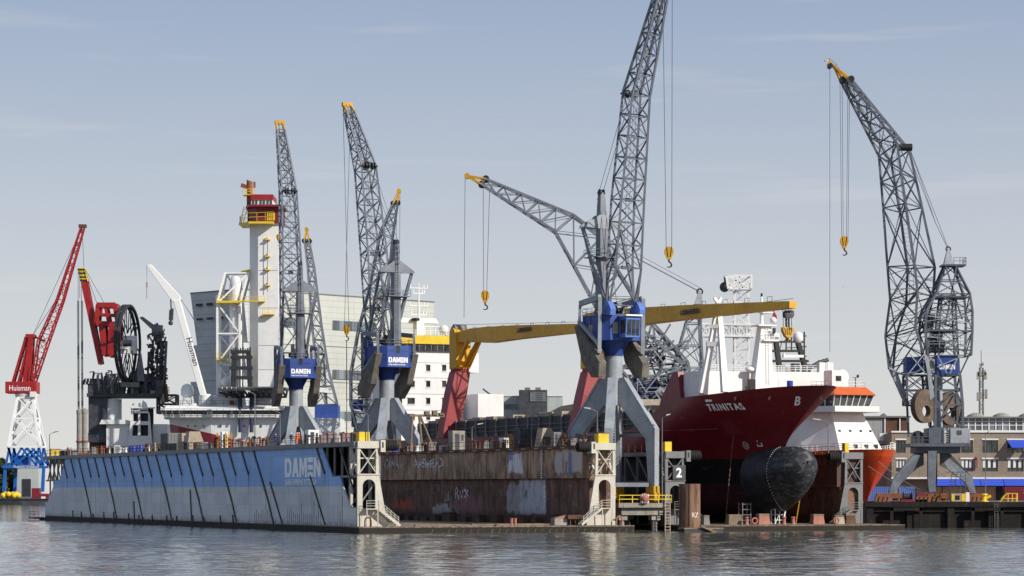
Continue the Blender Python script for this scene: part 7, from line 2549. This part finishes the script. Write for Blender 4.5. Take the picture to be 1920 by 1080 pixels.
# ================================================================== lamp posts
def lamp_post(loc, h, arm, label, dirx=1):
    r = empty('lamp_post', loc, label, 'lamp post', 'grey lamp posts')
    m = MB(); m.beam((0, 0, 0), (0, 0, h), .20, n=8, w2=.12); m.path([(0, 0, h), (dirx * arm * .5, -.1, h + .35), (dirx * arm, -.2, h + .45)], .10); m.build('pole', M['portal_grey'], r)
    m = MB(); m.prism([(arm * .75, -.02), (arm * 1.5, .18), (arm * 1.5, .3), (arm * .75, .2)], lambda u, v, t: (dirx * u, -.2 + t, h + .4 + v), -.18, .18); m.build('lamp_head', M['lamp'], r)


DT = 12.75
def on_wing(px, w, z=DT):
    return DW(w, dl(px, w), z)


lamp_post(on_wing(93, 2), 4.5, 1.2, 'lamp post on the far left end of the blue dock', 1)
lamp_post(on_wing(478, 2), 8.2, 1.0, 'tall lamp post on the blue dock beside the helideck legs', -1)
lamp_post(on_wing(525, 2), 5.0, 1.4, 'lamp post before the left leg of the crane beside the white tower', -1)
lamp_post(on_wing(650, 2), 6.0, 1.3, 'tall lamp post left of the yellow bin on the blue dock', 1)
lamp_post(on_wing(690, 2), 3.8, 1.3, 'lamp post at the near corner of the blue dock above the arch', -1)
lamp_post(on_wing(997, 37.5, 12.5), 4.8, 1.5, 'lamp post with two arms in front of the covered cargo', 1)
lamp_post(on_wing(1120, 37.5, 12.5), 4.8, 1.3, 'lamp post before the tall crane left leg', -1)
lamp_post(on_wing(885, 37.5, 12.5), 3.6, 1.2, 'short lamp post right of the left red crane pedestal', 1)
lamp_post(DW(50, 5, 4.1), 12.5, .8, 'thin lamp post at the jetty corner by the red ship', 1)
lamp_post(P(1553, 850, 405) * 1.0, 4.6, 1.6, 'lamp post on the right dock wall before the white ship block', -1)
lamp_post(V((P(1848, 938, 500).x, 500, 4)), 12.5, .6, 'tall thin pole in front of the brick building', 1)

# ================================================================== people
def person(loc, label, top, legs, helmet, turn=0.0):
    r = empty('person', loc, label, 'person', None, rz=turn)
    J = {'pel': (0, 0, .95), 'ch': (0, .02, 1.32), 'nk': (0, 0, 1.52), 'hd': (0, -.03, 1.66), 'top': (0, -.02, 1.78),
         'lh': (.1, 0, .9), 'lk': (.13, -.06, .5), 'la': (.13, .03, .1), 'lt': (.14, -.14, .05), 'rh': (-.1, 0, .9), 'rk': (-.14, -.02, .5), 'ra': (-.15, .08, .1), 'rt': (-.16, -.1, .05),
         'ls': (.2, 0, 1.44), 'le': (.28, -.02, 1.16), 'lw': (.26, -.2, .95), 'rs': (-.2, 0, 1.44), 're': (-.29, .0, 1.16), 'rw': (-.28, -.14, .93)}
    E = [('pel', 'ch'), ('ch', 'nk'), ('nk', 'hd'), ('hd', 'top'), ('pel', 'lh'), ('lh', 'lk'), ('lk', 'la'), ('la', 'lt'), ('pel', 'rh'), ('rh', 'rk'), ('rk', 'ra'), ('ra', 'rt'), ('ch', 'ls'), ('ls', 'le'), ('le', 'lw'), ('ch', 'rs'), ('rs', 're'), ('re', 'rw')]
    rad = {'pel': .15, 'ch': .15, 'nk': .06, 'hd': .1, 'top': .07, 'lh': .1, 'lk': .065, 'la': .05, 'lt': .04, 'ls': .075, 'le': .05, 'lw': .04}
    ks = list(J)
    me = bpy.data.meshes.new('body'); me.from_pydata([J[k] for k in ks], [(ks.index(a), ks.index(b)) for a, b in E], [])
    me.materials.append(M[legs])
    o = bpy.data.objects.new('body', me); COL.objects.link(o); o.parent = r
    o.modifiers.new('skin', 'SKIN')
    for k, d in zip(ks, me.skin_vertices[0].data):
        kk = k if k in rad else 'l' + k[1:]
        d.radius = (rad[kk], rad[kk]); d.use_root = (k == 'pel')
    s = o.modifiers.new('sub', 'SUBSURF'); s.levels = 1; s.render_levels = 1
    m = MB(); m.lathe([(.17, .88), (.18, 1.0), (.2, 1.3), (.2, 1.42), (.09, 1.53)], n=14); m.build('jacket', M[top], r, smooth=True)
    m = MB(); m.ball((0, -.03, 1.67), .108, 12, 1.15); m.build('face', M['skin'], r, smooth=True)
    m = MB(); m.ball((0, -.03, 1.7), .135, 12, 1.0, 0.0); m.lathe([(.16, 1.70), (.16, 1.715)], (0, -.05, 0), 12); m.build('helmet', M[helmet], r, smooth=True)
    return r


person(on_wing(557, 1.2), 'person in orange workwear standing on the blue dock beside the crane leg', 'vest', 'vest', 'white', .4)
person(on_wing(561, 1.6), 'person in orange jacket and dark trousers, right beside the other orange worker', 'vest', 'navy', 'white', -.6)
person(on_wing(546, 1.0), 'person in dark navy workwear left of the orange workers', 'navy', 'navy', 'white', .2)
person(on_wing(517, 1.2), 'person in blue overalls at the rail below the left crane leg', 'blue_drum', 'navy', 'lemon', -.2)
person(on_wing(127, 1.2), 'person in red brown overalls near the yellow box at the far left', 'rust_orange', 'navy', 'lemon', .9)

# ================================================================== loose things on the docks
def crate(name, loc, w, d, h, mat, label, cat, parts=None, group=None, rz=DROT):
    r = empty(name, loc, label, cat, group, rz=rz)
    m = MB(); m.box(-w / 2, w / 2, -d / 2, d / 2, 0, h); b = m.build('body', M[mat], r, bevel=min(.06, h * .05))
    m = MB()
    if parts == 'door':
        m.box(-w * .3, w * .05, -d / 2 - .03, -d / 2 - .003, .05, h * .85); m.box(w * .2, w * .38, -d / 2 - .03, -d / 2 - .003, h * .5, h * .8); m.build('door', M['machine'], b)
    elif parts == 'ribs':
        k = max(3, int(w / .5))
        for i in range(k):
            x = -w / 2 + (i + .25) * w / k
            m.box(x, x + w / k * .4, -d / 2 - .06, -d / 2 - .003, .1, h - .1)
        for i in range(max(3, int(d / .5))):
            y = -d / 2 + (i + .25) * .5
            if y + .2 < d / 2:
                m.box(-w / 2 - .06, -w / 2 - .003, y, y + .2, .1, h - .1)
        m.build('rib', M[mat], b)
    elif parts == 'lid':
        m.box(-w / 2 - .05, w / 2 + .05, -d / 2 - .05, d / 2 + .05, h + .003, h + .1); m.build('lid', M['machine'], b)
    elif parts == 'slats':
        for i in range(4):
            z = h * (i + .2) / 4
            m.box(-w / 2 - .03, w / 2 + .03, -d / 2 - .04, -d / 2 - .003, z, z + h * .13)
        m.build('slat', M['timber'], b)
    return r


crate('storage_box', on_wing(103, 1.5), 1.9, 1.6, 1.4, 'lemon', 'yellow storage box at the far left end of the blue dock', 'box', 'lid')
crate('container', on_wing(132, 25, 12.0), 9, 2.4, 3.2, 'machine', 'low black container behind the railing left of the grey posts', 'container', 'ribs')
crate('container', on_wing(330, 2.0), 4.2, 4.5, 3.0, 'grey_box', 'dark grey steel container on the blue dock below the white wheelhouse', 'container', 'ribs')
crate('cabinet', on_wing(348, 2.0), 2.0, 2.2, 2.9, 'tan', 'beige double cabinet immediately right of the grey container', 'cabinet', 'door')
r_ = empty('hopper', on_wing(362, 2.0), 'beige sloping hopper beside the cabinet on the blue dock', 'hopper', rz=DROT)
m = MB(); m.prism([(-1.2, 1.2), (1.6, 1.2), (.9, 3.1), (-.9, 3.1)], lambda u, v, t: (u, t, v), -1, 1); m.build('bin', M['tan'], r_)
m = MB(); [m.beam((x, y, 0), (x, y, 1.2), .18) for x in (-1, 1.3) for y in (-.8, .8)]; m.build('stand', M['machine'], r_)
crate('pallet_box', on_wing(376, 1.6), 1.6, 1.4, 1.2, 'tan', 'small beige box right of the sloping hopper', 'box', 'slats')
for i, (px, lab) in enumerate(((246, 'leftmost blue drum on the dock below the white wheelhouse'), (251, 'second blue drum from the left below the wheelhouse'), (258, 'third blue drum from the left below the wheelhouse'), (264, 'rightmost blue drum of the row below the wheelhouse'))):
    r_ = empty('drum', on_wing(px, 1.4), lab, 'drum', 'blue drums on the dock')
    m = MB(); m.lathe([(.38, 0), (.42, .04), (.42, .38), (.45, .42), (.42, .46), (.42, .82), (.45, .86), (.42, .9), (.42, 1.25), (.38, 1.28)], n=18); b = m.build('shell', M['blue_drum'], r_, smooth=True)
    m = MB(); m.lathe([(.07, 1.28), (.07, 1.33)], (.2, .1, 0), 8); m.build('bung', M['black'], b)
for i, (px, lab) in enumerate(((149, 'left of two tall grey steel posts on the dock'), (159, 'right of two tall grey steel posts on the dock'))):
    r_ = empty('spud_pole', on_wing(px, 3.2), lab, 'post', 'tall steel posts')
    m = MB(); m.lathe([(.55, 0), (.55, 8.2), (.62, 8.25), (.62, 8.9), (.2, 9.2)], n=14); m.build('pole', M['concrete'], r_, smooth=True)
    m = MB(); m.box(-.9, .9, -.9, .9, 0, .5); m.lathe([(.72, 2.6), (.72, 2.9)], n=14); m.build('collar', M['rust_orange'], r_)
for px, lab in ((412, 'yellow tubular gangway frame left of the white cabinet'), (428, 'yellow ladder frame right of the white cabinet')):
    r_ = empty('gangway_frame', on_wing(px, 1.6), lab, 'frame', 'yellow frames')
    m = MB(); ladder(m, (0, 0, 0), (0, 0, 2.6), .9, EX, .5, .12); ladder(m, (0, 1.4, 0), (0, 1.4, 2.4), .9, EX, .6, .12); m.beam((-.45, 0, 2.5), (-.45, 1.4, 2.4), .12); m.beam((.45, 0, 2.5), (.45, 1.4, 2.4), .12); m.build('frame', M['yellow'], r_)
crate('cabinet', on_wing(420, 1.8), 1.0, 1.0, 2.7, 'white', 'narrow white cabinet between two yellow frames', 'cabinet', 'door')
crate('cabinet', on_wing(585, 1.8), 1.7, 1.5, 2.1, 'white', 'white electrical cabinet below the crane beside the white tower', 'cabinet', 'door')
crate('storage_box', on_wing(680, 1.6, 12.8), 1.6, 1.4, 1.35, 'lemon', 'yellow grit bin at the near corner of the blue dock', 'bin', 'lid')
crate('control_cabin', on_wing(733, 38, 12.5), 3.2, 2.0, 2.3, 'brown', 'rusty brown deck box at the left end of the rusty dock wall', 'box', 'door')
crate('control_cabin', on_wing(856, 38, 12.5), 2.2, 2.0, 3.2, 'concrete', 'weathered grey hut on the rusty wall near the left red pedestal', 'hut', 'door')
crate('machinery_block', on_wing(992, 38.2, 12.5), 4.2, 2.0, 3.0, 'machine', 'dark machinery block on the rusty dock wall, left of the beige plate', 'machine', 'ribs')
r_ = empty('machinery_block', on_wing(1020, 38, 12.5), 'beige sloped housing beside the dark machinery block', 'machine', rz=DROT)
m = MB(); m.prism([(-1.2, 0), (1.5, 0), (1.5, 1.6), (.8, 2.9), (-.6, 2.9)], lambda u, v, t: (u, t, v), -1, 1); b = m.build('housing', M['tan'], r_)
m = MB(); m.box(-.6, .6, -1.05, -1.003, .3, 1.6); m.build('door', M['machine'], b)
crate('cabinet', on_wing(1043, 38, 12.5), 1.3, 1.0, 2.2, 'portal_grey', 'grey electrical cabinet on the rusty wall before the tall crane', 'cabinet', 'door')
crate('cabinet', on_wing(945, 38, 12.5), 1.3, 1.0, 1.7, 'white', 'pale cabinet left of the yellow hooped ladder', 'cabinet', 'door')
crate('storage_box', on_wing(1128, 38, 12.5), 1.7, 1.4, 1.7, 'lemon', 'yellow box at the right end of the rusty dock wall', 'bin', 'lid')
crate('drum', on_wing(741, 36.4, 12.5), .9, .9, .9, 'blue_drum', 'blue and white bucket beside the rusty brown deck box', 'bucket', 'lid')
r_ = empty('hooped_ladder', on_wing(957, 37.5, 12.5), 'yellow hooped ladder top on the rusty dock wall', 'ladder', rz=DROT)
m = MB()
for x in (-.5, 0, .5):
    m.path([(x, 0, 0), (x * .8, 0, 1.6), (x * .5, 0, 2.1), (0, 0, 2.2)], .1)
m.beam((-.5, 0, .9), (.5, 0, .9), .1); m.beam((-.5, .8, 0), (-.4, .8, 1.8), .1); m.beam((.5, .8, 0), (.4, .8, 1.8), .1); m.build('frame', M['yellow'], r_)
r_ = empty('timber_trestle', on_wing(790, 38, 12.5), 'rusty trestle of leaning posts on the dock behind the crane leg', 'trestle', rz=DROT)
m = MB()
for a, b in (((-2.0, 0, 0), (-1.6, 0, 6)), ((0.2, 0, 0), (-.4, 0, 6)), ((2.4, 0, 0), (-.2, 0, 6))):
    m.beam(a, b, .42, n=10)
m.beam((-2.2, 0, 6.1), (4.2, 0, 6.1), .4)
for x in (1, 2.4, 3.6):
    m.box(x - .4, x + .4, -.4, .4, 6.2, 6.2 + random.uniform(.3, .8))
m.build('frame', M['timber'], r_)
# rusty bollards and red barrels along the railings
CN = {'rust_orange': 'orange rusty', 'pink': 'pink primed', 'brown': 'dark rusty', 'tan': 'beige', 'white': 'white', 'machine': 'dark grey'}
for (x0, x1, w, z, n, where) in ((108, 142, .9, DT, 5, 'left of the tall grey posts'), (170, 240, .9, DT, 9, 'between the tall grey posts and the blue drums'), (268, 310, .9, DT, 6, 'between the blue drums and the grey container'), (385, 408, .9, DT, 4, 'left of the yellow frames'), (434, 505, .9, DT, 14, 'between the yellow frames and the left crane'),
                                  (570, 582, .9, DT, 3, 'beside the orange workers'), (596, 665, .9, DT, 13, 'between the white cabinet and the yellow bin'), (752, 842, 36.6, 12.5, 15, 'on the rusty wall left of the red pedestal'), (880, 940, 36.6, 12.5, 9, 'on the rusty wall behind the hooped ladder'), (1050, 1112, 36.6, 12.5, 10, 'on the rusty wall under the tall crane')):
    for i in range(n):
        px = x0 + (x1 - x0) * (i + random.uniform(.1, .9)) / n
        kind = random.choice(('bollard', 'vent_pipe', 'vent_pipe', 'valve_stand', 'locker', 'locker', 'gas_bottle'))
        mt = random.choice(('rust_orange', 'pink', 'brown', 'tan', 'brown', 'white', 'machine'))
        what = {'bollard': 'twin mooring bollard', 'vent_pipe': 'swan-neck vent pipe', 'valve_stand': 'valve stand with handwheel', 'locker': 'small deck locker', 'gas_bottle': 'upright gas bottle'}[kind]
        kn = kind.replace('_', ' ')
        r_ = empty(kind, on_wing(px, w + random.uniform(-.5, .6), z), CN[mt] + ' ' + what + ', ' + where, kn, CN[mt] + ' ' + kn + 's ' + where, rz=DROT + (random.uniform(-.5, .5) if kind == 'vent_pipe' else 0))
        m = MB()
        if kind == 'bollard':
            for x in (-.5, .5):
                m.lathe([(.26, .1), (.24, .8), (.34, .85), (.34, .95)], (x, 0, 0), 12)
            m.box(-.9, .9, -.35, .35, 0, .098)
            m.build('twin_post', M[mt], r_)
        elif kind == 'vent_pipe':
            h = random.uniform(.9, 1.7)
            m.path([(0, 0, 0), (0, 0, h), (.1, -.15, h + .2), (.2, -.35, h + .2), (.24, -.45, h - .05)], random.uniform(.2, .34), 10); m.build('pipe', M[mt], r_)
        elif kind == 'locker':
            a, h = random.uniform(.3, .7), random.uniform(.6, 1.5)
            m.box(-a, a, -.35, .35, 0, h); b = m.build('body', M[mt], r_, bevel=.04)
            m = MB(); m.box(-a * .8, a * .8, -.38, -.353, .1, h - .12); m.build('door', M['portal_grey'], b)
        elif kind == 'gas_bottle':
            m.lathe([(.2, 0), (.2, 1.25), (.14, 1.4), (.06, 1.5), (.06, 1.6)], n=12); m.build('cylinder', M[mt], r_, smooth=True)
        else:
            m.beam((0, 0, 0), (0, 0, 1.1), .26, n=10); b = m.build('stand', M[mt], r_)
            m = MB(); m.torus((0, -.2, 1.2), .26, .05, 'y', 16, 6); m.beam((-.25, -.2, 1.2), (.25, -.2, 1.2), .05); m.build('handwheel', M['brown' if i % 3 else 'red'], b)
# ---- pontoon decks
ZD = .93
def deck_pt(px, l, z=ZD):
    r = (px - 960) / F
    w = (r * (370 + .9164 * l) + 21.6 + .4003 * l) / (.9164 - .4003 * r)
    return DW(w, l, z)
crate('concrete_block', deck_pt(1048, 2), 2.0, 1.4, 1.0, 'concrete', 'pale concrete block with sloping pink top on the blue dock deck', 'block')
r_ = empty('plate_stack', deck_pt(1052, 2, ZD + 1.0), 'sloping pink plate lying on the pale concrete block', 'plate', rz=DROT)
m = MB(); m.hexa([(-1.0, -.7, 0.006), (1.0, -.7, 0.006), (1.0, .7, .006), (-1.0, .7, .006)], [(-1.0, -.7, .1), (1.0, -.7, .5), (1.0, .7, .5), (-1.0, .7, .1)]); m.build('plate', M['pink'], r_)
for px, lab in ((959, 'left of two short pink pipe stubs standing on the blue dock deck'), (966, 'right of two short pink pipe stubs standing on the blue dock deck')):
    r_ = empty('pipe_stub', deck_pt(px, 1), lab, 'pipe', 'pink pipe stubs')
    m = MB(); m.lathe([(.22, 0), (.22, 1.0), (.26, 1.0), (.26, 1.08)], n=14); m.build('pipe', M['pink'], r_)
for i in range(9):
    px = 735 + i * 38 + random.uniform(-14, 14)
    L_ = random.uniform(3, 8)
    r_ = empty('timber_plank', deck_pt(px, random.uniform(.5, 8)), ('leftmost loose timber plank on the blue dock deck', 'second loose timber plank from the left stair', 'third loose timber plank from the left stair', 'fourth loose timber plank from the left stair', 'middle loose timber plank on the blue dock deck', 'loose timber plank below the red daubed patch', 'loose timber plank left of the pink pipe stubs', 'loose timber plank right of the pink pipe stubs', 'rightmost loose timber plank before the steel trestle')[i], 'plank', 'loose planks on the dock deck', rz=DROT + random.uniform(-.12, .12))
    m = MB(); m.box(-L_ / 2, L_ / 2, -.2, .2, 0, random.uniform(.12, .3)); m.build('plank', M['timber'], r_)
for px, lab in ((1082, 'dark steel trestle on the blue dock deck beside the right stair'),):
    r_ = empty('steel_trestle', deck_pt(px, 1), lab, 'trestle', rz=DROT)
    m = MB(); m.box(-1.6, 1.6, -.4, .4, .9, 1.5)
    for x in (-1.2, -.4, .4, 1.2):
        m.beam((x, -.3, 0), (x * .9, 0, .9), .14)
    m.build('frame', M['brown'], r_)
for px, l, lab in ((1161, -1, 'pink fairlead hoop at the right corner of the blue dock deck'), (690, -2.2, 'dark red fairlead hoop by the left stair of the blue dock')):
    r_ = empty('fairlead_hoop', deck_pt(px, l), lab, 'fairlead', 'fairlead hoops', rz=DROT)
    m = MB(); m.path([(-.45, 0, 0)] + [(-.45 * math.cos(a), 0, .8 + .5 * math.sin(a)) for a in [i * math.pi / 8 for i in range(9)]] + [(.45, 0, 0)], .22, 8); m.build('hoop', M['pink' if px > 1000 else 'brown'], r_)
for i, (px, w, h, mt, lab) in enumerate(((1376, 2.4, 1.5, 'timber', 'large grey brown keel block on the smaller dock deck, left of the bulb'), (1430, 2.0, 1.6, 'pink', 'pink primed keel block under the black bulb'), (1532, 2.0, 1.5, 'pink', 'pink tapered keel block right of the bulb'), (1572, 1.6, 1.3, 'tan', 'beige keel block between the pink ones'), (1592, 1.8, 1.6, 'brown', 'rusty keel block near the right portal'), (1322, 1.0, 1.4, 'grey_box', 'small grey winch box right of the brown pile'))):
    r_ = empty('keel_block', deck_pt(px, 1.0, .9), lab, 'keel block', 'keel blocks on the smaller dock', rz=DROT)
    m = MB(); m.hexa([(-w / 2, -.6, 0), (w / 2, -.6, 0), (w / 2, .6, 0), (-w / 2, .6, 0)], [(-w * .42, -.5, h * .8), (w * .42, -.5, h * .8), (w * .42, .5, h * .8), (-w * .42, .5, h * .8)]); b = m.build('base', M[mt], r_)
    m = MB(); m.box(-w * .45, w * .45, -.5, .5, h * .8 + .003, h); m.build('cap', M['timber'], b)
for px, lab in ((1400, 'dark red fairlead roller left of the pink keel block'), (1415, 'pink fairlead hoop beside the pink keel block'), (1470, 'short pink bollard under the bulb'), (1487, 'short red bollard right of the bulb ladder'), (1568, 'pink fairlead ring near the right portal')):
    r_ = empty('mooring_fitting', deck_pt(px, -.6, .9), lab, 'fairlead', rz=DROT)
    m = MB()
    if 'hoop' in lab or 'ring' in lab:
        m.torus((0, 0, .55), .42, .13, 'y', 18, 8)
    else:
        m.lathe([(.35, 0), (.28, .2), (.26, .9), (.38, 1.0), (.3, 1.15)], n=14)
    m.build('casting', M['pink'], r_, smooth=True)
for px, lab in ((1461, 'white scaffold ladder tower leaning under the bulb'), (1400, 'grey scaffold frame standing left of the bulb')):
    r_ = empty('scaffold_tower', deck_pt(px, 4, .9), lab, 'scaffold', rz=DROT)
    m = MB()
    for x in (-.7, .7):
        for y in (0, 1.2):
            m.beam((x, y, 0), (x, y, 3.2), .1)
    for z in (.6, 1.4, 2.2, 3.0):
        m.beam((-.7, 0, z), (.7, 0, z), .09); m.beam((-.7, 1.2, z), (.7, 1.2, z), .09); m.beam((-.7, 0, z), (-.7, 1.2, z), .09)
    if px > 1450:
        m.beam((.5, -.3, 0), (1.3, 0, 3.6), .2); m.beam((-.7, 0, 0), (.7, 0, 3), .09)
    m.build('frame', M['white' if px > 1450 else 'portal_grey'], r_)
r_ = empty('hanging_chain', deck_pt(1492, 3, .9), 'yellow and black chain hanging behind the right side of the bulb', 'chain')
m = MB()
for i in range(40):
    m.beam((0 + i * .028, 0, i * .17), ((i + 1) * .028, 0, i * .17 + .17), .2 if i % 2 else .1, .1 if i % 2 else .2)
m.build('chain', M['yellow'], r_)
# steel pile and its raft
r_ = empty('mooring_pile', DW(48.6, -6.5, 0), 'thick rusty steel mooring pile standing in the water before the red ship', 'pile')
g = G('rust_pile')
sn = g.noise(1.0, 5, .7, g.map((2.0, 2.0, .16)))
c = g.mix(g.rng(sn, .42, .6), (0.075, 0.04, 0.028), (0.24, 0.13, 0.08))
c = g.mix(g.rng(g.noise(1.6, 6, .75), .6, .7), c, (0.28, 0.24, 0.21))
pm_ = g.done(c, .85)
m = MB(); m.lathe([(1.55, -1.5), (1.55, 6.9), (1.4, 6.9), (1.4, 6.0)], n=36); p_ = m.build('tube', pm_, r_, smooth=True)
m = MB(); m.beam((-.1, -1.56, .9), (-.1, -1.56, 6.9), .16, .1); m.build('weld_seam', M['brown'], p_)
text_mesh('graffiti', 'RZ', 1.0, M['letter'], p_, lambda u, v: (.2 + u, -math.sqrt(max(0, 1.55 ** 2 - (.2 + u) ** 2)) - .02, 2.1 + v), bold=-.01, xs=.8)
r_ = empty('work_raft', DW(48.6, -10.0, 0), 'low weathered timber raft beside the rusty mooring pile', 'raft', rz=DROT)
m = MB(); m.box(-2.6, 3.6, .0, 1.85, -.6, .45)
b = m.build('float', M['dark'], r_)
m = MB()
for i in range(4):
    m.box(-2.7, 3.7, i * .5, i * .5 + .46, .453, .62)
m.build('deck_board', M['timber'], b)
m = MB(); m.beam((-.2, -.2, .9), (3.4, -.4, -.5), .5, .25); m.build('leaning_plank', M['timber'], r_)

# ================================================================== far left water front
def barges():
    for (x0, x1, y0, y1, mt, lab) in ((-6, 38, 944, 928, 'dark', 'dark work barge with yellow deck gear moored at the far left'), (36, 95, 945, 932, 'machine', 'second grey barge right of the yellow-laden barge')):
        fr = Fr((x0 + x1) / 2, 1090 if x0 < 0 else 1075, 0)
        r = empty('work_barge', fr.loc, lab, 'barge', 'moored barges')
        w = (x1 - x0) * fr.k / 2
        m = MB(); m.prism([(-w, 2.6), (-w + 1.2, -.6), (w - 1.2, -.6), (w, 2.6)], lambda u, v, t: (u, t, v), 0, 9); h = m.build('hull', M[mt], r)
        m = MB(); m.box(-w + .3, w - .3, -.15, -.003, 1.9, 2.4); m.build('rubbing_strake', M['rubber'], h)
        if x0 < 0:
            m = MB()
            for i in range(9):
                m.ball((-w + 2 + i * (2 * w - 3) / 9, 3 + (i % 3), 3.8 + (i % 2) * .5), 1.2, 10)
            m.build('yellow_gear', M['lemon'], r, smooth=True)
        else:
            m = MB(); m.box(-w * .3, w * .2, 3, 7, 2.6, 6.8); m.box(w * .3, w * .8, 3, 6, 2.6, 4.6); m.build('deck_cargo', M['maroon'], r)
            m = MB(); m.box(w * .35, w * .6, 1.5, 2.6, 2.6, 3.4); m.build('white_box', M['white'], r)


barges()
f_ = Fr(48, 1135, 3.2)
r_ = empty('quayside_shed', f_.loc, 'pale shed with a dark doorway behind the blue crane portal', 'building')
m = MB(); m.box(f_.x(28), f_.x(72), 0, 12, 0, f_.z(856)); m.build('wall', M['office_clad'], r_)
m = MB(); m.box(f_.x(42), f_.x(58), -.3, -.02, 0, f_.z(898)); m.build('door', M['dark'], r_)
m = MB(); m.box(f_.x(27), f_.x(73), -.6, 12.4, f_.z(856), f_.z(854)); m.build('roof', M['white'], r_)
f_ = Fr(95, 1200, 3.2)
r_ = empty('distant_block', f_.loc, 'small distant white building between the crane portal and the blue dock', 'building')
m = MB(); m.box(f_.x(74), f_.x(160), 0, 12, 0, f_.z(842)); m.build('wall', M['white'], r_)
m = MB(); m.box(f_.x(76), f_.x(158), -.2, -.02, f_.z(862), f_.z(856)); m.build('window', M['glass_grey'], r_)


def leaf_mat(name, a, b):
    g = G(name)
    return g.done(g.mix(g.rng(g.noise(.6, 3), .38, .62), a, b), .7, 0, .2)


LEAF = [leaf_mat('leaf_green_dark', (0.022, 0.035, 0.014), (0.05, 0.07, 0.025)), leaf_mat('leaf_green_olive', (0.045, 0.055, 0.018), (0.09, 0.095, 0.03))]


def tree(px, Y, h, rad, mat, label):
    loc = P(px, 900, Y); loc.z = 3.2
    r = empty('broadleaf_tree', loc, label, 'tree', 'trees on the far left bank')
    m = MB(); m.beam((0, 0, 0), (0, 0, h * .5), h * .06, n=8, w2=h * .03)
    for i in range(7):
        a = i * .9
        m.beam((0, 0, h * (.25 + .03 * i)), (math.cos(a) * rad * .6, math.sin(a) * rad * .6, h * (.5 + .05 * i)), h * .025, n=6, w2=h * .008)
    m.build('trunk', M['timber'], r)
    m = MB()
    cl = [V((random.uniform(-1, 1) * rad * .75, random.uniform(-1, 1) * rad * .75, h * random.uniform(.3, .95))) for _ in range(26)]
    for c in cl:
        c.x *= 1.1 - .5 * abs(c.z / h - .5); c.y *= 1.1 - .5 * abs(c.z / h - .5)
        rr = rad * random.uniform(.22, .42)
        for _ in range(110):
            d = V((random.gauss(0, 1), random.gauss(0, 1), random.gauss(0, 1))).normalized() * rr * random.uniform(.5, 1.05)
            p = c + d
            if p.z < .6: continue
            u = V((random.gauss(0, 1), random.gauss(0, 1), random.gauss(0, 1))).normalized()
            v = u.cross(V((random.gauss(0, 1), random.gauss(0, 1), random.gauss(0, 1)))).normalized()
            s = random.uniform(.35, .8)
            m.add([p - u * s, p + v * s * .6, p + u * s, p - v * s * .6], [(0, 1, 2, 3)])
    me = bpy.data.meshes.new('crown'); me.from_pydata(m.v, [], m.f); me.materials.append(mat)
    o = bpy.data.objects.new('crown', me); COL.objects.link(o); o.parent = r


for i, (px, Y, h, rad, k, lab) in enumerate(((-14, 1150, 16, 7, 0, 'dark tree at the very left edge of the far bank'), (5, 1165, 14.5, 7, 0, 'tall dark tree left of the blue crane portal'), (1, 1140, 9, 5, 1, 'lower olive tree in front at the left edge'), (16, 1145, 8, 4.5, 1, 'lower olive tree beside the blue crane leg'), (22, 1180, 14, 6, 0, 'dark tree partly behind the blue crane portal'))):
    tree(px, Y, h, rad, LEAF[k], lab)


# ================================================================== birds
def gull(px, py, Y, span, label, up, yaw):
    r = empty('seagull', P(px, py, Y), label, 'bird', 'flying gulls', rz=yaw)
    m = MB()
    rows = []
    for x, w, h in ((-.30, .01, .01), (-.24, .035, .035), (-.16, .045, .045), (-.05, .075, .07), (.08, .07, .065), (.2, .04, .035), (.3, .05, .01), (.36, .06, .006)):
        rows.append([(x, math.cos(a) * w, math.sin(a) * h) for a in [i * math.pi / 5 for i in range(10)]])
    m.grid(rows, True)
    for sg in (-1, 1):
        pr = [(-.1, .0, .03, .16), (-.14, .25 * sg, up * .22, .15), (-.1, .5 * sg, up * .12, .11), (.02, .78 * sg, up * -.08, .02)]
        top = [[(x, y, z + .012), (x + c, y, z + .005)] for x, y, z, c in pr]
        bot = [[(x, y, z - .012), (x + c, y, z - .005)] for x, y, z, c in pr]
        ring = [[a[0], a[1], b[1], b[0]] for a, b in zip(top, bot)]
        m.grid(ring, True); m.sheet(ring[-1])
    m.v = [tuple(q * span for q in p) for p in m.v]
    m.build('body', M['white'], r)
    m = MB()
    for sg in (-1, 1):
        m.add([(x * span, y * span, z * span) for x, y, z in ((-.085, .55 * sg, up * .095 + .016), (.03, .56 * sg, up * .09 + .01), (.05, .80 * sg, -up * .09), (.0, .8 * sg, -up * .09 + .006))], [(0, 1, 2, 3)])
    m.build('wing_tip', M['black'], r)


gull(1550, 113, 425, 1.35, 'white gull flying just above the yellow tip of the right crane jib', .8, .2)
gull(1590, 538, 380, 1.0, 'small gull with bent wings flying in the sky right of the gantry', .9, 1.4)
